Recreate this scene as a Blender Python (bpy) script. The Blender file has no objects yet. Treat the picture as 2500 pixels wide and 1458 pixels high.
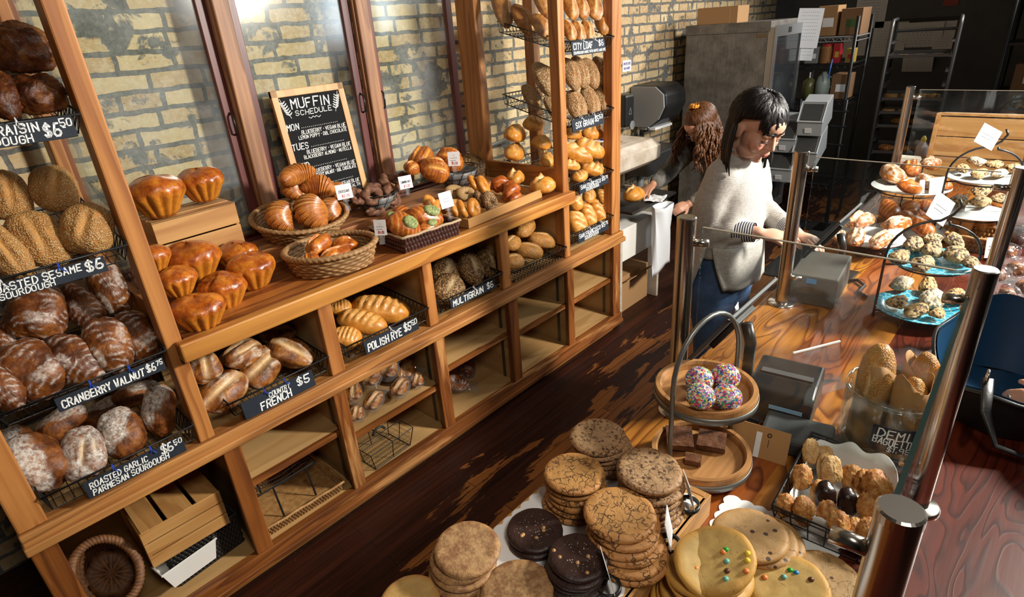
import bpy, math, random
from mathutils import Vector, Matrix, Euler, noise
PI = math.pi
C = bpy.context.scene.collection
SC = bpy.context.scene
# ------------------------------------------------------------------ camera
CAM = Vector((0.0, 0.0, 1.84))
FPX = 1437.25
RW = ((0.66935301, -0.35394132, 0.65321673), (-0.73976599, -0.23627485, 0.63001625), (-0.0686501, -0.90493079, -0.41998503))
cam = bpy.data.objects.new('camera', bpy.data.cameras.new('camera'))
C.objects.link(cam)
cam.data.sensor_width = 36.0
cam.data.lens = FPX / 2500 * 36.0
cam.data.clip_start = 0.05
mw = Matrix([[RW[i][0], -RW[i][1], -RW[i][2]] for i in range(3)]).to_4x4()
mw.translation = CAM
cam.matrix_world = mw
SC.camera = cam
# ------------------------------------------------------------------ light, world, exposure
SC.view_settings.view_transform = 'Standard'
SC.view_settings.look = 'None'
SC.view_settings.gamma = 1.0
SC.view_settings.use_curve_mapping = False
SC.view_settings.exposure = 0.25
wd = bpy.data.worlds.new('world'); SC.world = wd; wd.use_nodes = True
wd.node_tree.nodes['Background'].inputs[0].default_value = (0.75, 0.85, 1.0, 1)
wd.node_tree.nodes['Background'].inputs[1].default_value = 0.06
def area(name, loc, target, sx, sy, power, col, spread=180):
    l = bpy.data.lights.new(name, 'AREA'); l.shape = 'RECTANGLE'; l.size = sx; l.size_y = sy; l.energy = power; l.color = col
    l.spread = math.radians(spread)
    o = bpy.data.objects.new(name, l); C.objects.link(o); o.location = loc
    o.rotation_euler = (Vector(target) - Vector(loc)).to_track_quat('-Z', 'Y').to_euler()
    return o
area('key_strobe', (2.95, -1.05, 2.45), (1.5, 2.0, 0.9), 0.35, 0.35, 122, (1.0, 0.94, 0.84), 150)
area('fill_flash', (0.25, -0.5, 2.75), (0.9, 2.0, 0.6), 0.5, 0.5, 11, (1.0, 0.92, 0.8), 140)
area('kitchen_strobe', (6.3, 0.2, 2.8), (4.0, 2.6, 1.4), 0.4, 0.4, 30, (1.0, 0.95, 0.88), 110)
area('window_daylight', (4.75, -1.65, 2.30), (1.8, 2.6, 1.7), 0.8, 0.9, 30, (0.80, 0.91, 1.0), 150)
# ------------------------------------------------------------------ helpers
def at(px, py, axis, val):
    """world point where a ray through an image position meets the plane axis = val"""
    v = (px - 1250.0, py - 729.0, FPX)
    d = Vector([sum(RW[i][k] * v[k] for k in range(3)) for i in range(3)])
    t = (val - CAM[axis]) / d[axis]
    return CAM + d * t
def clamp(x, a=0.0, b=1.0): return a if x < a else b if x > b else x
def sstep(a, b, x):
    t = clamp((x - a) / (b - a)); return t * t * (3 - 2 * t)
def tag(o, label=None, cat=None, group=None, kind=None):
    if label: o['label'] = label
    if cat: o['category'] = cat
    if group: o['group'] = group
    if kind: o['kind'] = kind
    return o
def thing(name, label, cat, loc=(0, 0, 0), rot=(0, 0, 0), group=None):
    o = bpy.data.objects.new(name, None); C.objects.link(o); o.empty_display_size = 0.02
    o.location = loc; o.rotation_euler = rot
    return tag(o, label, cat, group)
class MB:
    def __init__(s): s.v = []; s.f = []; s.m = []; s.c = []; s.M = Matrix.Identity(4)
    def add(s, vs, fs, mi=0, col=None):
        b = len(s.v)
        for i, p in enumerate(vs):
            s.v.append(tuple(s.M @ Vector(p))); s.c.append(col[i] if col else (0, 0, 0, 1))
        for f in fs: s.f.append(tuple(b + i for i in f)); s.m.append(mi)
        return s
    def box(s, x0, x1, y0, y1, z0, z1, mi=0, rot=None, piv=None):
        vs = [Vector((x, y, z)) for x in (x0, x1) for y in (y0, y1) for z in (z0, z1)]
        if rot:
            R = Euler(rot).to_matrix(); p = Vector(piv) if piv else Vector(((x0 + x1) / 2, (y0 + y1) / 2, (z0 + z1) / 2))
            vs = [p + R @ (v - p) for v in vs]
        return s.add(vs, [(0, 1, 3, 2), (4, 6, 7, 5), (0, 4, 5, 1), (2, 3, 7, 6), (0, 2, 6, 4), (1, 5, 7, 3)], mi)
    def tube(s, pts, r, n=6, closed=False, mi=0, flat=1.0, up=None):
        pts = [Vector(p) for p in pts]; N = len(pts); vs = []; fs = []
        ref = Vector(up) if up else None
        prev = None
        for i, p in enumerate(pts):
            if closed: t = pts[(i + 1) % N] - pts[i - 1]
            else: t = pts[min(i + 1, N - 1)] - pts[max(i - 1, 0)]
            if t.length < 1e-9: t = Vector((0, 0, 1))
            t.normalize()
            if ref: a = ref - t * ref.dot(t)
            elif prev is not None: a = prev - t * prev.dot(t)
            else:
                a = Vector((0, 0, 1)) if abs(t.z) < 0.9 else Vector((1, 0, 0)); a = a - t * a.dot(t)
            if a.length < 1e-6: a = t.orthogonal()
            a.normalize(); prev = a; b = t.cross(a)
            rr = r[i] if isinstance(r, (list, tuple)) else r
            for k in range(n):
                w = 2 * PI * k / n
                vs.append(p + a * math.cos(w) * rr * flat + b * math.sin(w) * rr)
        M = N if closed else N - 1
        for i in range(M):
            for k in range(n):
                a0 = i * n + k; a1 = i * n + (k + 1) % n; b0 = ((i + 1) % N) * n + k; b1 = ((i + 1) % N) * n + (k + 1) % n
                fs.append((a0, a1, b1, b0))
        if not closed:
            fs.append(tuple(range(n - 1, -1, -1))); fs.append(tuple((N - 1) * n + k for k in range(n)))
        return s.add(vs, fs, mi)
    def lathe(s, prof, n=32, fn=None, mi=0, colf=None, closed=False, cap=True):
        """prof: (r, z) list; fn(r, z, angle, i) -> (x, y, z)"""
        vs = []; cs = []
        for i, (r, z) in enumerate(prof):
            for k in range(n):
                a = 2 * PI * k / n
                vs.append(fn(r, z, a, i) if fn else (r * math.cos(a), r * math.sin(a), z))
                cs.append(colf(r, z, a, i) if colf else (0, 0, 0, 1))
        fs = []
        L = len(prof)
        for i in range(L if closed else L - 1):
            j = (i + 1) % L
            for k in range(n):
                fs.append((i * n + k, i * n + (k + 1) % n, j * n + (k + 1) % n, j * n + k))
        if cap and not closed:
            fs.append(tuple(range(n - 1, -1, -1))); fs.append(tuple((L - 1) * n + k for k in range(n)))
        return s.add(vs, fs, mi, cs)
    def grid(s, fn, nu, nv, cu=False, cv=False, mi=0, colf=None):
        vs = []; cs = []
        for i in range(nu):
            for j in range(nv):
                u = i / (nu if cu else nu - 1); v = j / (nv if cv else nv - 1)
                vs.append(fn(u, v)); cs.append(colf(u, v) if colf else (0, 0, 0, 1))
        fs = []
        for i in range(nu if cu else nu - 1):
            for j in range(nv if cv else nv - 1):
                a = i * nv + j; b = ((i + 1) % nu) * nv + j; a1 = i * nv + (j + 1) % nv; b1 = ((i + 1) % nu) * nv + (j + 1) % nv
                fs.append((a, b, b1, a1))
        return s.add(vs, fs, mi, cs)
    def prism(s, poly, z0, z1, mi=0):
        n = len(poly)
        vs = [(x, y, z0) for x, y in poly] + [(x, y, z1) for x, y in poly]
        fs = [tuple(range(n - 1, -1, -1)), tuple(range(n, 2 * n))] + [(i, (i + 1) % n, n + (i + 1) % n, n + i) for i in range(n)]
        return s.add(vs, fs, mi)
    def mesh(s, name, mats, smooth=False):
        me = bpy.data.meshes.new(name); me.from_pydata(s.v, [], s.f)
        for m in (mats if isinstance(mats, (list, tuple)) else [mats]): me.materials.append(m)
        me.polygons.foreach_set('material_index', s.m)
        me.polygons.foreach_set('use_smooth', [smooth] * len(s.f))
        if any(c[0] or c[1] or c[2] for c in s.c):
            at_ = me.color_attributes.new('mask', 'FLOAT_COLOR', 'POINT')
            at_.data.foreach_set('color', [x for c in s.c for x in c])
        me.validate(); me.update()
        return me
    def build(s, name, mats, parent=None, smooth=False, bevel=0, loc=None, rot=None, solid=0, sub=0):
        o = bpy.data.objects.new(name, s.mesh(name, mats, smooth)); C.objects.link(o)
        if parent: o.parent = parent
        if loc: o.location = loc
        if rot: o.rotation_euler = rot
        if solid:
            m = o.modifiers.new('solid', 'SOLIDIFY'); m.thickness = solid; m.offset = 0
        if bevel:
            m = o.modifiers.new('bevel', 'BEVEL'); m.width = bevel; m.segments = 2; m.limit_method = 'ANGLE'
        if sub:
            m = o.modifiers.new('sub', 'SUBSURF'); m.levels = sub; m.render_levels = sub
        return o
def linked(me, name, parent=None, loc=(0, 0, 0), rot=(0, 0, 0), sc=(1, 1, 1)):
    o = bpy.data.objects.new(name, me); C.objects.link(o)
    if parent: o.parent = parent
    o.location = loc; o.rotation_euler = rot; o.scale = sc
    return o
def copy_tree(o, parent=None):
    c = o.copy(); C.objects.link(c)
    if parent: c.parent = parent
    for ch in list(o.children): copy_tree(ch, c)
    return c
def arc(c, r, a0, a1, n, plane='xz'):
    out = []
    for i in range(n + 1):
        a = a0 + (a1 - a0) * i / n
        x = r * math.cos(a); y = r * math.sin(a)
        out.append((c[0] + x, c[1], c[2] + y) if plane == 'xz' else (c[0] + x, c[1] + y, c[2]) if plane == 'xy' else (c[0], c[1] + x, c[2] + y))
    return out
def nz(p, s=1.0, seed=0.0): return noise.noise(Vector((p[0] * s + seed, p[1] * s - seed * 0.7, p[2] * s + seed * 1.3)))
# ------------------------------------------------------------------ materials
class NT:
    def __init__(s, name):
        s.m = bpy.data.materials.new(name); s.m.use_nodes = True; s.t = s.m.node_tree; s.t.nodes.clear()
        s.o = s.n('ShaderNodeOutputMaterial'); s.b = s.n('ShaderNodeBsdfPrincipled'); s.l(s.b.outputs[0], s.o.inputs[0])
    def n(s, t, **k):
        x = s.t.nodes.new(t)
        for a, b in k.items(): setattr(x, a, b)
        return x
    def l(s, a, b): s.t.links.new(a, b); return s
    def set(s, **k):
        nm = {'col': 'Base Color', 'rough': 'Roughness', 'metal': 'Metallic', 'spec': 'Specular IOR Level', 'coat': 'Coat Weight', 'coatr': 'Coat Roughness', 'alpha': 'Alpha', 'sss': 'Subsurface Weight', 'trans': 'Transmission Weight', 'ior': 'IOR', 'sheen': 'Sheen Weight'}
        for a, v in k.items():
            i = s.b.inputs[nm[a]]
            if hasattr(v, 'is_linked') or hasattr(v, 'node'): s.l(v, i)
            else: i.default_value = (*v, 1) if isinstance(v, (tuple, list)) and len(v) == 3 else v
        return s
    def coord(s, scale=(1, 1, 1), rand=False, kind='Object', rot=(0, 0, 0), loc=(0, 0, 0)):
        tc = s.n('ShaderNodeTexCoord'); out = tc.outputs[kind]
        if rand:
            oi = s.n('ShaderNodeObjectInfo'); mu = s.n('ShaderNodeVectorMath', operation='SCALE'); mu.inputs[0].default_value = (7.3, 3.1, 5.7)
            s.l(oi.outputs['Random'], mu.inputs['Scale']); ad = s.n('ShaderNodeVectorMath', operation='ADD'); s.l(out, ad.inputs[0]); s.l(mu.outputs[0], ad.inputs[1]); out = ad.outputs[0]
        mp = s.n('ShaderNodeMapping'); mp.inputs['Scale'].default_value = scale; mp.inputs['Rotation'].default_value = rot; mp.inputs['Location'].default_value = loc
        s.l(out, mp.inputs[0]); return mp.outputs[0]
    def noise(s, vec, scale=5, detail=3, rough=0.55, dist=0, out='Fac'):
        x = s.n('ShaderNodeTexNoise'); x.inputs['Scale'].default_value = scale; x.inputs['Detail'].default_value = detail
        x.inputs['Roughness'].default_value = rough; x.inputs['Distortion'].default_value = dist; s.l(vec, x.inputs['Vector']); return x.outputs[out]
    def vor(s, vec, scale=5, feat='F1', out='Distance', rnd=1.0):
        x = s.n('ShaderNodeTexVoronoi', feature=feat); x.inputs['Scale'].default_value = scale; x.inputs['Randomness'].default_value = rnd; s.l(vec, x.inputs['Vector']); return x.outputs[out]
    def ramp(s, fac, stops, interp='LINEAR'):
        x = s.n('ShaderNodeValToRGB'); e = x.color_ramp.elements; x.color_ramp.interpolation = interp
        while len(e) < len(stops): e.new(0.5)
        for i, (p, c) in enumerate(stops):
            e[i].position = p; c = (c, c, c) if isinstance(c, (int, float)) else c; e[i].color = (*c, 1)
        s.l(fac, x.inputs[0]); return x.outputs[0]
    def mix(s, fac, a, b, mode='MIX'):
        x = s.n('ShaderNodeMix', data_type='RGBA', blend_type=mode)
        for v, i in ((fac, x.inputs[0]), (a, x.inputs[6]), (b, x.inputs[7])):
            if hasattr(v, 'node'): s.l(v, i)
            elif isinstance(v, (tuple, list)): i.default_value = (*v, 1)
            else: i.default_value = v
        return x.outputs[2]
    def math(s, op, a, b=0.0, c=None):
        x = s.n('ShaderNodeMath', operation=op)
        for v, i in ((a, x.inputs[0]), (b, x.inputs[1])) + (((c, x.inputs[2]),) if c is not None else ()):
            if hasattr(v, 'node'): s.l(v, i)
            else: i.default_value = v
        return x.outputs[0]
    def bump(s, h, strength=0.5, dist=0.01):
        x = s.n('ShaderNodeBump'); x.inputs['Strength'].default_value = strength; x.inputs['Distance'].default_value = dist
        s.l(h, x.inputs['Height']); s.l(x.outputs[0], s.b.inputs['Normal']); return s
    def attr(s, name='mask'):
        x = s.n('ShaderNodeAttribute'); x.attribute_name = name; y = s.n('ShaderNodeSeparateColor'); s.l(x.outputs['Color'], y.inputs[0]); return y.outputs
def plain(name, col, rough=0.6, metal=0.0, **k): return NT(name).set(col=col, rough=rough, metal=metal, **k).m
def wood(name, light, dark, axis=0, ring=7.0, rough=0.5, scale=1.0, wear=None, coat=0.0, fine=1.0, offs=0.0, bump=0.15):
    t = NT(name); sc = [7.0 * scale] * 3; sc[axis] = 0.7 * scale
    v = t.coord(tuple(sc), loc=(offs, offs * 1.7, offs * .6))
    n1 = t.noise(v, 1.0, 2, 0.5, 0.3)
    fr = t.math('FRACT', t.math('MULTIPLY', n1, ring))
    r = t.ramp(fr, [(0, 0.0), (0.45, 0.12), (0.82, 0.95), (0.93, 1.0), (1.0, 0.0)])
    sc2 = [60.0 * scale] * 3; sc2[axis] = 2.0 * scale
    n2 = t.noise(t.coord(tuple(sc2)), 1.0, 2, 0.6)
    mid = tuple(a * 0.36 + b * 0.64 for a, b in zip(light, dark))
    c = t.mix(r, light, mid)
    c = t.mix(t.ramp(n2, [(0.35, 0.0), (0.75, 0.5 * fine)]), c, dark)
    n3 = t.noise(t.coord((1, 1, 1)), 3.0, 3)
    c = t.mix(t.ramp(n3, [(0.3, 0.0), (0.8, 0.3)]), c, dark)
    if wear:
        n4 = t.noise(t.coord(tuple(x * 1.6 for x in sc)), 1.2, 4, 0.6)
        c = t.mix(t.ramp(n4, [(0.56, 0.0), (0.64, 1.0)]), c, wear)
    t.set(col=c, rough=rough, coat=coat, coatr=0.15)
    t.bump(t.math('ADD', fr, n2), bump, 0.002)
    return t.m
# ------------------------------------------------------------------ chalk lettering
GL = {'A': '002640 1232', 'B': '00063645443303 3342413000', 'C': '4536160501103041', 'D': '00062644422000', 'E': '40000646 0333', 'F': '000646 0333', 'G': '45361605011030414323', 'H': '0006 4046 0343', 'I': '2026', 'J': '4641301001', 'K': '0006 460340', 'L': '060040', 'M': '0006234640', 'N': '00064046', 'O': '160501103041453616', 'P': '00063645443303', 'Q': '160501103041453616 2240', 'R': '00063645443303 2340', 'S': '453616050413334241301001', 'T': '0646 2620', 'U': '060110304146', 'V': '062046', 'W': '0610233046', 'X': '0046 0640', 'Y': '062346 2320', 'Z': '06460040',
      '0': '160501103041453616', '1': '152620', '2': '05163645440040', '3': '0516364544334241301001', '4': '360242 3036', '5': '46060333424130100 1'.replace(' ', ''), '6': '3616020110304142331302', '7': '064610', '8': '13040516364544331302011030414233', '9': '43130405163645 4540', '$': '453616050413334241301001 2720', '.': '2021', '*': '2324', '-': '1333', ',': '2110', '&': '40051625030110304 2'.replace(' ', '')}
def stroke(mb, pts, w, h):
    for i in range(len(pts) - 1):
        a, b = Vector(pts[i]), Vector(pts[i + 1]); d = b - a
        if d.length < 1e-6: continue
        d.normalize(); q = Vector((-d.y, d.x)) * w / 2; e = d * w * 0.4
        ps = [a - e - q, b + e - q, b + e + q, a - e + q]
        mb.add([(p.x, -h, p.y) for p in ps], [(0, 1, 2, 3)])
def write(mb, text, x, z, size, w=None, rnd=None, h=0.0012, slant=0.12, wid=0.62, gap=0.30, jit=0.06):
    """draws capital letters in the xz plane facing -y; returns the end x"""
    rnd = rnd or random.Random(hash(len(text)) % 97)
    w = w or size * 0.15
    for ch in text:
        if ch == ' ': x += size * wid * 0.75; continue
        g = GL.get(ch)
        k = size * (1 + rnd.uniform(-jit, jit)); dz = rnd.uniform(-jit, jit) * size * 0.6; ro = rnd.uniform(-jit, jit)
        narrow = ch in 'I1.*,'
        if g:
            for pl in g.split(' '):
                pts = []
                for i in range(0, len(pl) - 1, 2):
                    gx, gy = int(pl[i]) / 4 * wid, int(pl[i + 1]) / 6
                    if narrow: gx -= 0.5 * wid - 0.08
                    gx, gy = gx - gy * ro + gy * slant, gy + gx * ro
                    pts.append((x + gx * k, z + dz + gy * k))
                stroke(mb, pts, w, h)
        x += (size * 0.16 if narrow else size * wid) + size * gap
    return x
# ------------------------------------------------------------------ shared materials
FIR_L, FIR_D = (0.56, 0.235, 0.062), (0.22, 0.058, 0.009)
M_fir_z = wood('fir_upright', FIR_L, FIR_D, 2, 9)
M_fir_x = wood('fir_rail', (0.54, 0.235, 0.062), (0.21, 0.058, 0.009), 0, 8)
M_fir_y = wood('fir_depth', FIR_L, FIR_D, 1, 8)
M_rail = wood('worn_rail', (0.53, 0.24, 0.068), (0.17, 0.052, 0.010), 0, 8, offs=3)
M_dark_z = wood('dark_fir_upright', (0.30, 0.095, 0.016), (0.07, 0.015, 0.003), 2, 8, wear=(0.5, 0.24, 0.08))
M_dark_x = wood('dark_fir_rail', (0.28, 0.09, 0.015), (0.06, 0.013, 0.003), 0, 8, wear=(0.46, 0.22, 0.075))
M_top_edge = wood('worn_counter_edge', (0.58, 0.26, 0.048), (0.28, 0.09, 0.012), 0, 6, wear=(0.34, 0.11, 0.018))
M_top = wood('worn_counter_top', (0.25, 0.072, 0.013), (0.06, 0.014, 0.003), 0, 6, rough=0.42, scale=0.9, wear=(0.40, 0.14, 0.028))
M_ply = wood('plywood', (0.52, 0.32, 0.13), (0.36, 0.19, 0.06), 0, 4, rough=0.6, scale=0.6, fine=0.5)
M_plyside = wood('plywood_side', (0.46, 0.29, 0.125), (0.33, 0.185, 0.07), 1, 4, rough=0.6, scale=0.6, fine=0.5)
M_purple = wood('purple_stained_wood', (0.17, 0.045, 0.038), (0.07, 0.018, 0.017), 2, 6, rough=0.4)
M_weather = wood('weathered_wood', (0.47, 0.23, 0.10), (0.15, 0.055, 0.022), 2, 11, fine=1.6)
M_crate = wood('crate_wood', (0.58, 0.32, 0.11), (0.34, 0.14, 0.035), 0, 6)
M_crate_y = wood('crate_wood_side', (0.58, 0.32, 0.11), (0.34, 0.14, 0.035), 1, 6)
M_pine = wood('pine_frame', (0.70, 0.40, 0.155), (0.50, 0.245, 0.08), 2, 5, fine=0.5)
M_bw = plain('black_wire', (0.012, 0.012, 0.013), 0.45, 0.3)
M_black = plain('black_plastic', (0.012, 0.012, 0.013), 0.35)
M_dkgrey = plain('dark_grey_plastic', (0.05, 0.052, 0.056), 0.5)
M_grey = plain('grey_plastic', (0.22, 0.22, 0.22), 0.5)
M_steel = NT('brushed_steel').set(col=(0.56, 0.52, 0.47), rough=0.22, metal=1.0).m
M_white = plain('white_paint', (0.72, 0.70, 0.66), 0.5)
M_paper = plain('white_paper', (0.82, 0.82, 0.83), 0.7)
M_chalk = plain('white_chalk_ink', (0.85, 0.85, 0.83), 0.8)
M_ink = plain('black_ink', (0.015, 0.015, 0.02), 0.7)
M_red = plain('red_ink', (0.5, 0.02, 0.02), 0.6)
M_blue = plain('blue_tie', (0.02, 0.08, 0.55), 0.4)
def board_mat():
    t = NT('chalkboard'); n = t.noise(t.coord((1, 1, 1)), 9, 4, 0.6)
    t.set(col=t.ramp(n, [(0.3, (0.012, 0.016, 0.024)), (0.75, (0.024, 0.031, 0.044))]), rough=0.6, spec=0.2); return t.m
M_board = board_mat()
def glass_mat(name, tint=(1, 1, 1), refl=1.0, dirt=0.03, grough=0.03):
    m = bpy.data.materials.new(name); m.use_nodes = True; t = m.node_tree; t.nodes.clear()
    o = t.nodes.new('ShaderNodeOutputMaterial'); a = t.nodes.new('ShaderNodeBsdfTransparent'); a.inputs[0].default_value = (*tint, 1)
    g = t.nodes.new('ShaderNodeBsdfGlossy'); g.inputs['Roughness'].default_value = grough
    f = t.nodes.new('ShaderNodeLayerWeight'); pw = t.nodes.new('ShaderNodeMath'); pw.operation = 'POWER'; pw.inputs[1].default_value = 5.0; t.links.new(f.outputs['Facing'], pw.inputs[0])
    k = t.nodes.new('ShaderNodeMath'); k.operation = 'MULTIPLY_ADD'; k.inputs[1].default_value = 0.7; k.inputs[2].default_value = 0.03 * refl; t.links.new(pw.outputs[0], k.inputs[0])
    mx = t.nodes.new('ShaderNodeMixShader'); t.links.new(k.outputs[0], mx.inputs[0]); t.links.new(a.outputs[0], mx.inputs[1]); t.links.new(g.outputs[0], mx.inputs[2])
    if dirt:
        d = t.nodes.new('ShaderNodeBsdfDiffuse'); d.inputs[0].default_value = (0.8, 0.85, 0.9, 1)
        tc = t.nodes.new('ShaderNodeTexCoord'); n = t.nodes.new('ShaderNodeTexNoise'); n.inputs['Scale'].default_value = 6; n.inputs['Detail'].default_value = 5
        t.links.new(tc.outputs['Object'], n.inputs['Vector']); r = t.nodes.new('ShaderNodeMapRange'); r.inputs[1].default_value = 0.35; r.inputs[2].default_value = 0.75; r.inputs[4].default_value = dirt
        t.links.new(n.outputs[0], r.inputs[0]); m2 = t.nodes.new('ShaderNodeMixShader'); t.links.new(r.outputs[0], m2.inputs[0]); t.links.new(mx.outputs[0], m2.inputs[1]); t.links.new(d.outputs[0], m2.inputs[2]); mx = m2
    t.links.new(mx.outputs[0], o.inputs[0]); return m
M_glass = glass_mat('window_glass', (0.97, 1.0, 0.99), 1.0, 0.10, 0.13)
M_guard = glass_mat('guard_glass', (0.98, 1.0, 0.99), 1.0, 0.012)
M_edge = plain('glass_edge', (0.30, 0.26, 0.20), 0.1)
M_edged = plain('dark_glass_edge', (0.012, 0.022, 0.019), 0.1)
M_bag = glass_mat('clear_plastic', (0.97, 0.97, 0.97), 2.2, 0.10)
# ------------------------------------------------------------------ room
def brick_mat():
    t = NT('cream_brick'); v = t.coord((1, 1, 1), rot=(PI / 2, 0, 0))
    nv = t.n('ShaderNodeTexNoise'); nv.inputs['Scale'].default_value = 14; nv.inputs['Detail'].default_value = 4; t.l(v, nv.inputs['Vector'])
    sb = t.n('ShaderNodeVectorMath', operation='SUBTRACT'); sb.inputs[1].default_value = (0.5, 0.5, 0.5); t.l(nv.outputs['Color'], sb.inputs[0])
    sc = t.n('ShaderNodeVectorMath', operation='SCALE'); sc.inputs['Scale'].default_value = 0.022; t.l(sb.outputs[0], sc.inputs[0])
    ad = t.n('ShaderNodeVectorMath', operation='ADD'); t.l(v, ad.inputs[0]); t.l(sc.outputs[0], ad.inputs[1])
    br = t.n('ShaderNodeTexBrick', offset=0.45, squash=0.75, squash_frequency=3); t.l(ad.outputs[0], br.inputs['Vector'])
    br.inputs['Scale'].default_value = 1.0; br.inputs['Brick Width'].default_value = 0.215; br.inputs['Row Height'].default_value = 0.071
    br.inputs['Mortar Size'].default_value = 0.0095; br.inputs['Mortar Smooth'].default_value = 0.12; br.inputs['Bias'].default_value = 0.0
    br.inputs['Color1'].default_value = (0.66, 0.51, 0.28, 1); br.inputs['Color2'].default_value = (0.40, 0.25, 0.105, 1); br.inputs['Mortar'].default_value = (0.0, 0.0, 0.0, 1)
    n1 = t.noise(v, 9, 5, 0.65); n2 = t.noise(v, 55, 4, 0.6)
    c = t.mix(t.ramp(n1, [(0.35, 0.0), (0.7, 0.7)]), br.outputs['Color'], (0.50, 0.32, 0.15), 'MIX')
    c = t.mix(t.ramp(n2, [(0.4, 0.0), (0.75, 0.55)]), c, (0.70, 0.60, 0.42))
    wv = t.n('ShaderNodeTexWhiteNoise', noise_dimensions='2D')
    smear = t.ramp(t.noise(v, 6.5, 4, 0.6, 0.4), [(0.565, 0.0), (0.61, 1.0)])
    mort = t.math('MAXIMUM', br.outputs['Fac'], smear)
    mc = t.ramp(n2, [(0.3, (0.085, 0.083, 0.075)), (0.7, (0.20, 0.19, 0.165))])
    c = t.mix(mort, c, mc)
    t.set(col=c, rough=0.85)
    t.bump(t.math('SUBTRACT', t.math('MULTIPLY', n2, 0.35), mort), 0.7, 0.006); return t.m
def floor_mat():
    t = NT('worn_floor_boards'); v = t.coord((1, 1, 1))
    br = t.n('ShaderNodeTexBrick', offset=0.37); t.l(v, br.inputs['Vector']); br.inputs['Scale'].default_value = 1
    br.inputs['Brick Width'].default_value = 1.3; br.inputs['Row Height'].default_value = 0.058; br.inputs['Mortar Size'].default_value = 0.0014
    br.inputs['Color1'].default_value = (0.3, 0.3, 0.3, 1); br.inputs['Color2'].default_value = (0.75, 0.75, 0.75, 1); br.inputs['Mortar'].default_value = (0, 0, 0, 1)
    g = t.noise(t.coord((2.5, 45, 1)), 1, 3, 0.6)
    base = t.ramp(t.math('ADD', t.math('MULTIPLY', g, 0.6), t.math('MULTIPLY', br.outputs['Color'], 0.4)), [(0.3, (0.008, 0.0022, 0.001)), (0.8, (0.060, 0.013, 0.004))])
    # worn through to bare wood along the middle of the aisle
    sx = t.n('ShaderNodeSeparateXYZ'); t.l(v, sx.inputs[0])
    dist = t.math('ABSOLUTE', t.math('SUBTRACT', sx.outputs[1], 1.30)); band = t.math('SUBTRACT', 0.30, dist)
    rx = t.math('MULTIPLY', t.math('SUBTRACT', sx.outputs[0], 1.9), 0.03)
    n = t.noise(t.coord((1.8, 9, 1)), 1, 5, 0.65, 0.5)
    wear = t.ramp(t.math('ADD', t.math('ADD', n, t.math('MULTIPLY', band, 0.42)), t.math('MINIMUM', rx, 0.05)), [(0.555, 0.0), (0.575, 1.0)])
    bare = t.ramp(t.math('ADD', t.math('MULTIPLY', g, 0.5), t.math('MULTIPLY', br.outputs['Color'], 0.5)), [(0.2, (0.10, 0.03, 0.007)), (0.75, (0.36, 0.13, 0.028))])
    c = t.mix(wear, base, bare)
    c = t.mix(br.outputs['Fac'], c, (0.006, 0.003, 0.002))
    vo = t.vor(v, 75); sp = t.ramp(vo, [(0.06, 1.0), (0.085, 0.0)])
    spm = t.math('MULTIPLY', sp, t.ramp(t.noise(v, 5, 3), [(0.52, 0.0), (0.66, 1.0)]))
    c = t.mix(t.math('MULTIPLY', spm, 0.8), c, (0.6, 0.45, 0.33))
    t.set(col=c, rough=t.ramp(g, [(0.2, 0.38), (0.8, 0.6)]), spec=0.3)
    t.bump(t.math('SUBTRACT', t.math('MULTIPLY', g, 0.3), br.outputs['Fac']), 0.25, 0.003); return t.m
def plaster(name, c1, c2):
    t = NT(name); n = t.noise(t.coord((1, 1, 1)), 2.5, 5, 0.6); t.set(col=t.ramp(n, [(0.3, c1), (0.75, c2)]), rough=0.8); return t.m
def struct(name, mb, m, parent=None, **k):
    o = mb.build(name, m, parent, **k)
    if not parent: o['kind'] = 'structure'
    return o
M_brick = brick_mat()
struct('floor', MB().box(-1.9, 7.5, -3.6, 2.72, -0.05, 0), floor_mat())
struct('wall_back', MB().box(-1.9, 7.5, 2.72, 2.9, 0, 3.3), M_brick)
struct('wall_right', MB().box(7.4, 7.5, -3.6, 2.72, 0, 3.3), plaster('grey_wall', (0.075, 0.078, 0.085), (0.125, 0.13, 0.14)))
struct('wall_left', MB().box(-1.9, -1.8, -3.6, 2.72, 0, 3.3), plaster('dark_wall', (0.02, 0.016, 0.013), (0.035, 0.028, 0.022)))
struct('wall_front', MB().box(-1.8, 7.4, -3.6, -3.5, 0, 3.3), plaster('front_wall', (0.05, 0.045, 0.04), (0.08, 0.07, 0.06)))
struct('ceiling', MB().box(-1.9, 7.5, -3.6, 2.9, 3.3, 3.4), plaster('ceiling_paint', (0.10, 0.095, 0.09), (0.14, 0.13, 0.12)))
# old glazed doors between counter and brick wall
def window(n, x0, x1, lab_handles):
    w = thing('window_%d' % n, None, None, (0, 0, 0)); w['kind'] = 'structure'
    z0, z1, y = 1.06, 2.62, 2.6
    f = MB(); f.box(x0, x0 + 0.042, y, y + 0.03, z0, z1); f.box(x1 - 0.042, x1, y, y + 0.03, z0, z1); f.build('window_stile', M_purple, w, bevel=0.003)
    f = MB(); f.box(x0 + 0.042, x1 - 0.042, y, y + 0.03, z0, z0 + 0.012); f.box(x0 + 0.042, x1 - 0.042, y, y + 0.03, z1 - 0.06, z1); f.build('window_rail', M_purple, w, bevel=0.003)
    MB().box(x0 + 0.04, x1 - 0.04, y + 0.012, y + 0.016, z0 + 0.01, z1 - 0.05).build('window_pane', M_glass, w)
    for hx in lab_handles:
        MB().tube([(hx, y, 1.50), (hx, y - 0.022, 1.51), (hx, y - 0.026, 1.545), (hx, y - 0.022, 1.58), (hx, y, 1.59)], 0.0045, 6).build('door_handle', M_black, w, smooth=True)
    return w
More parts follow.
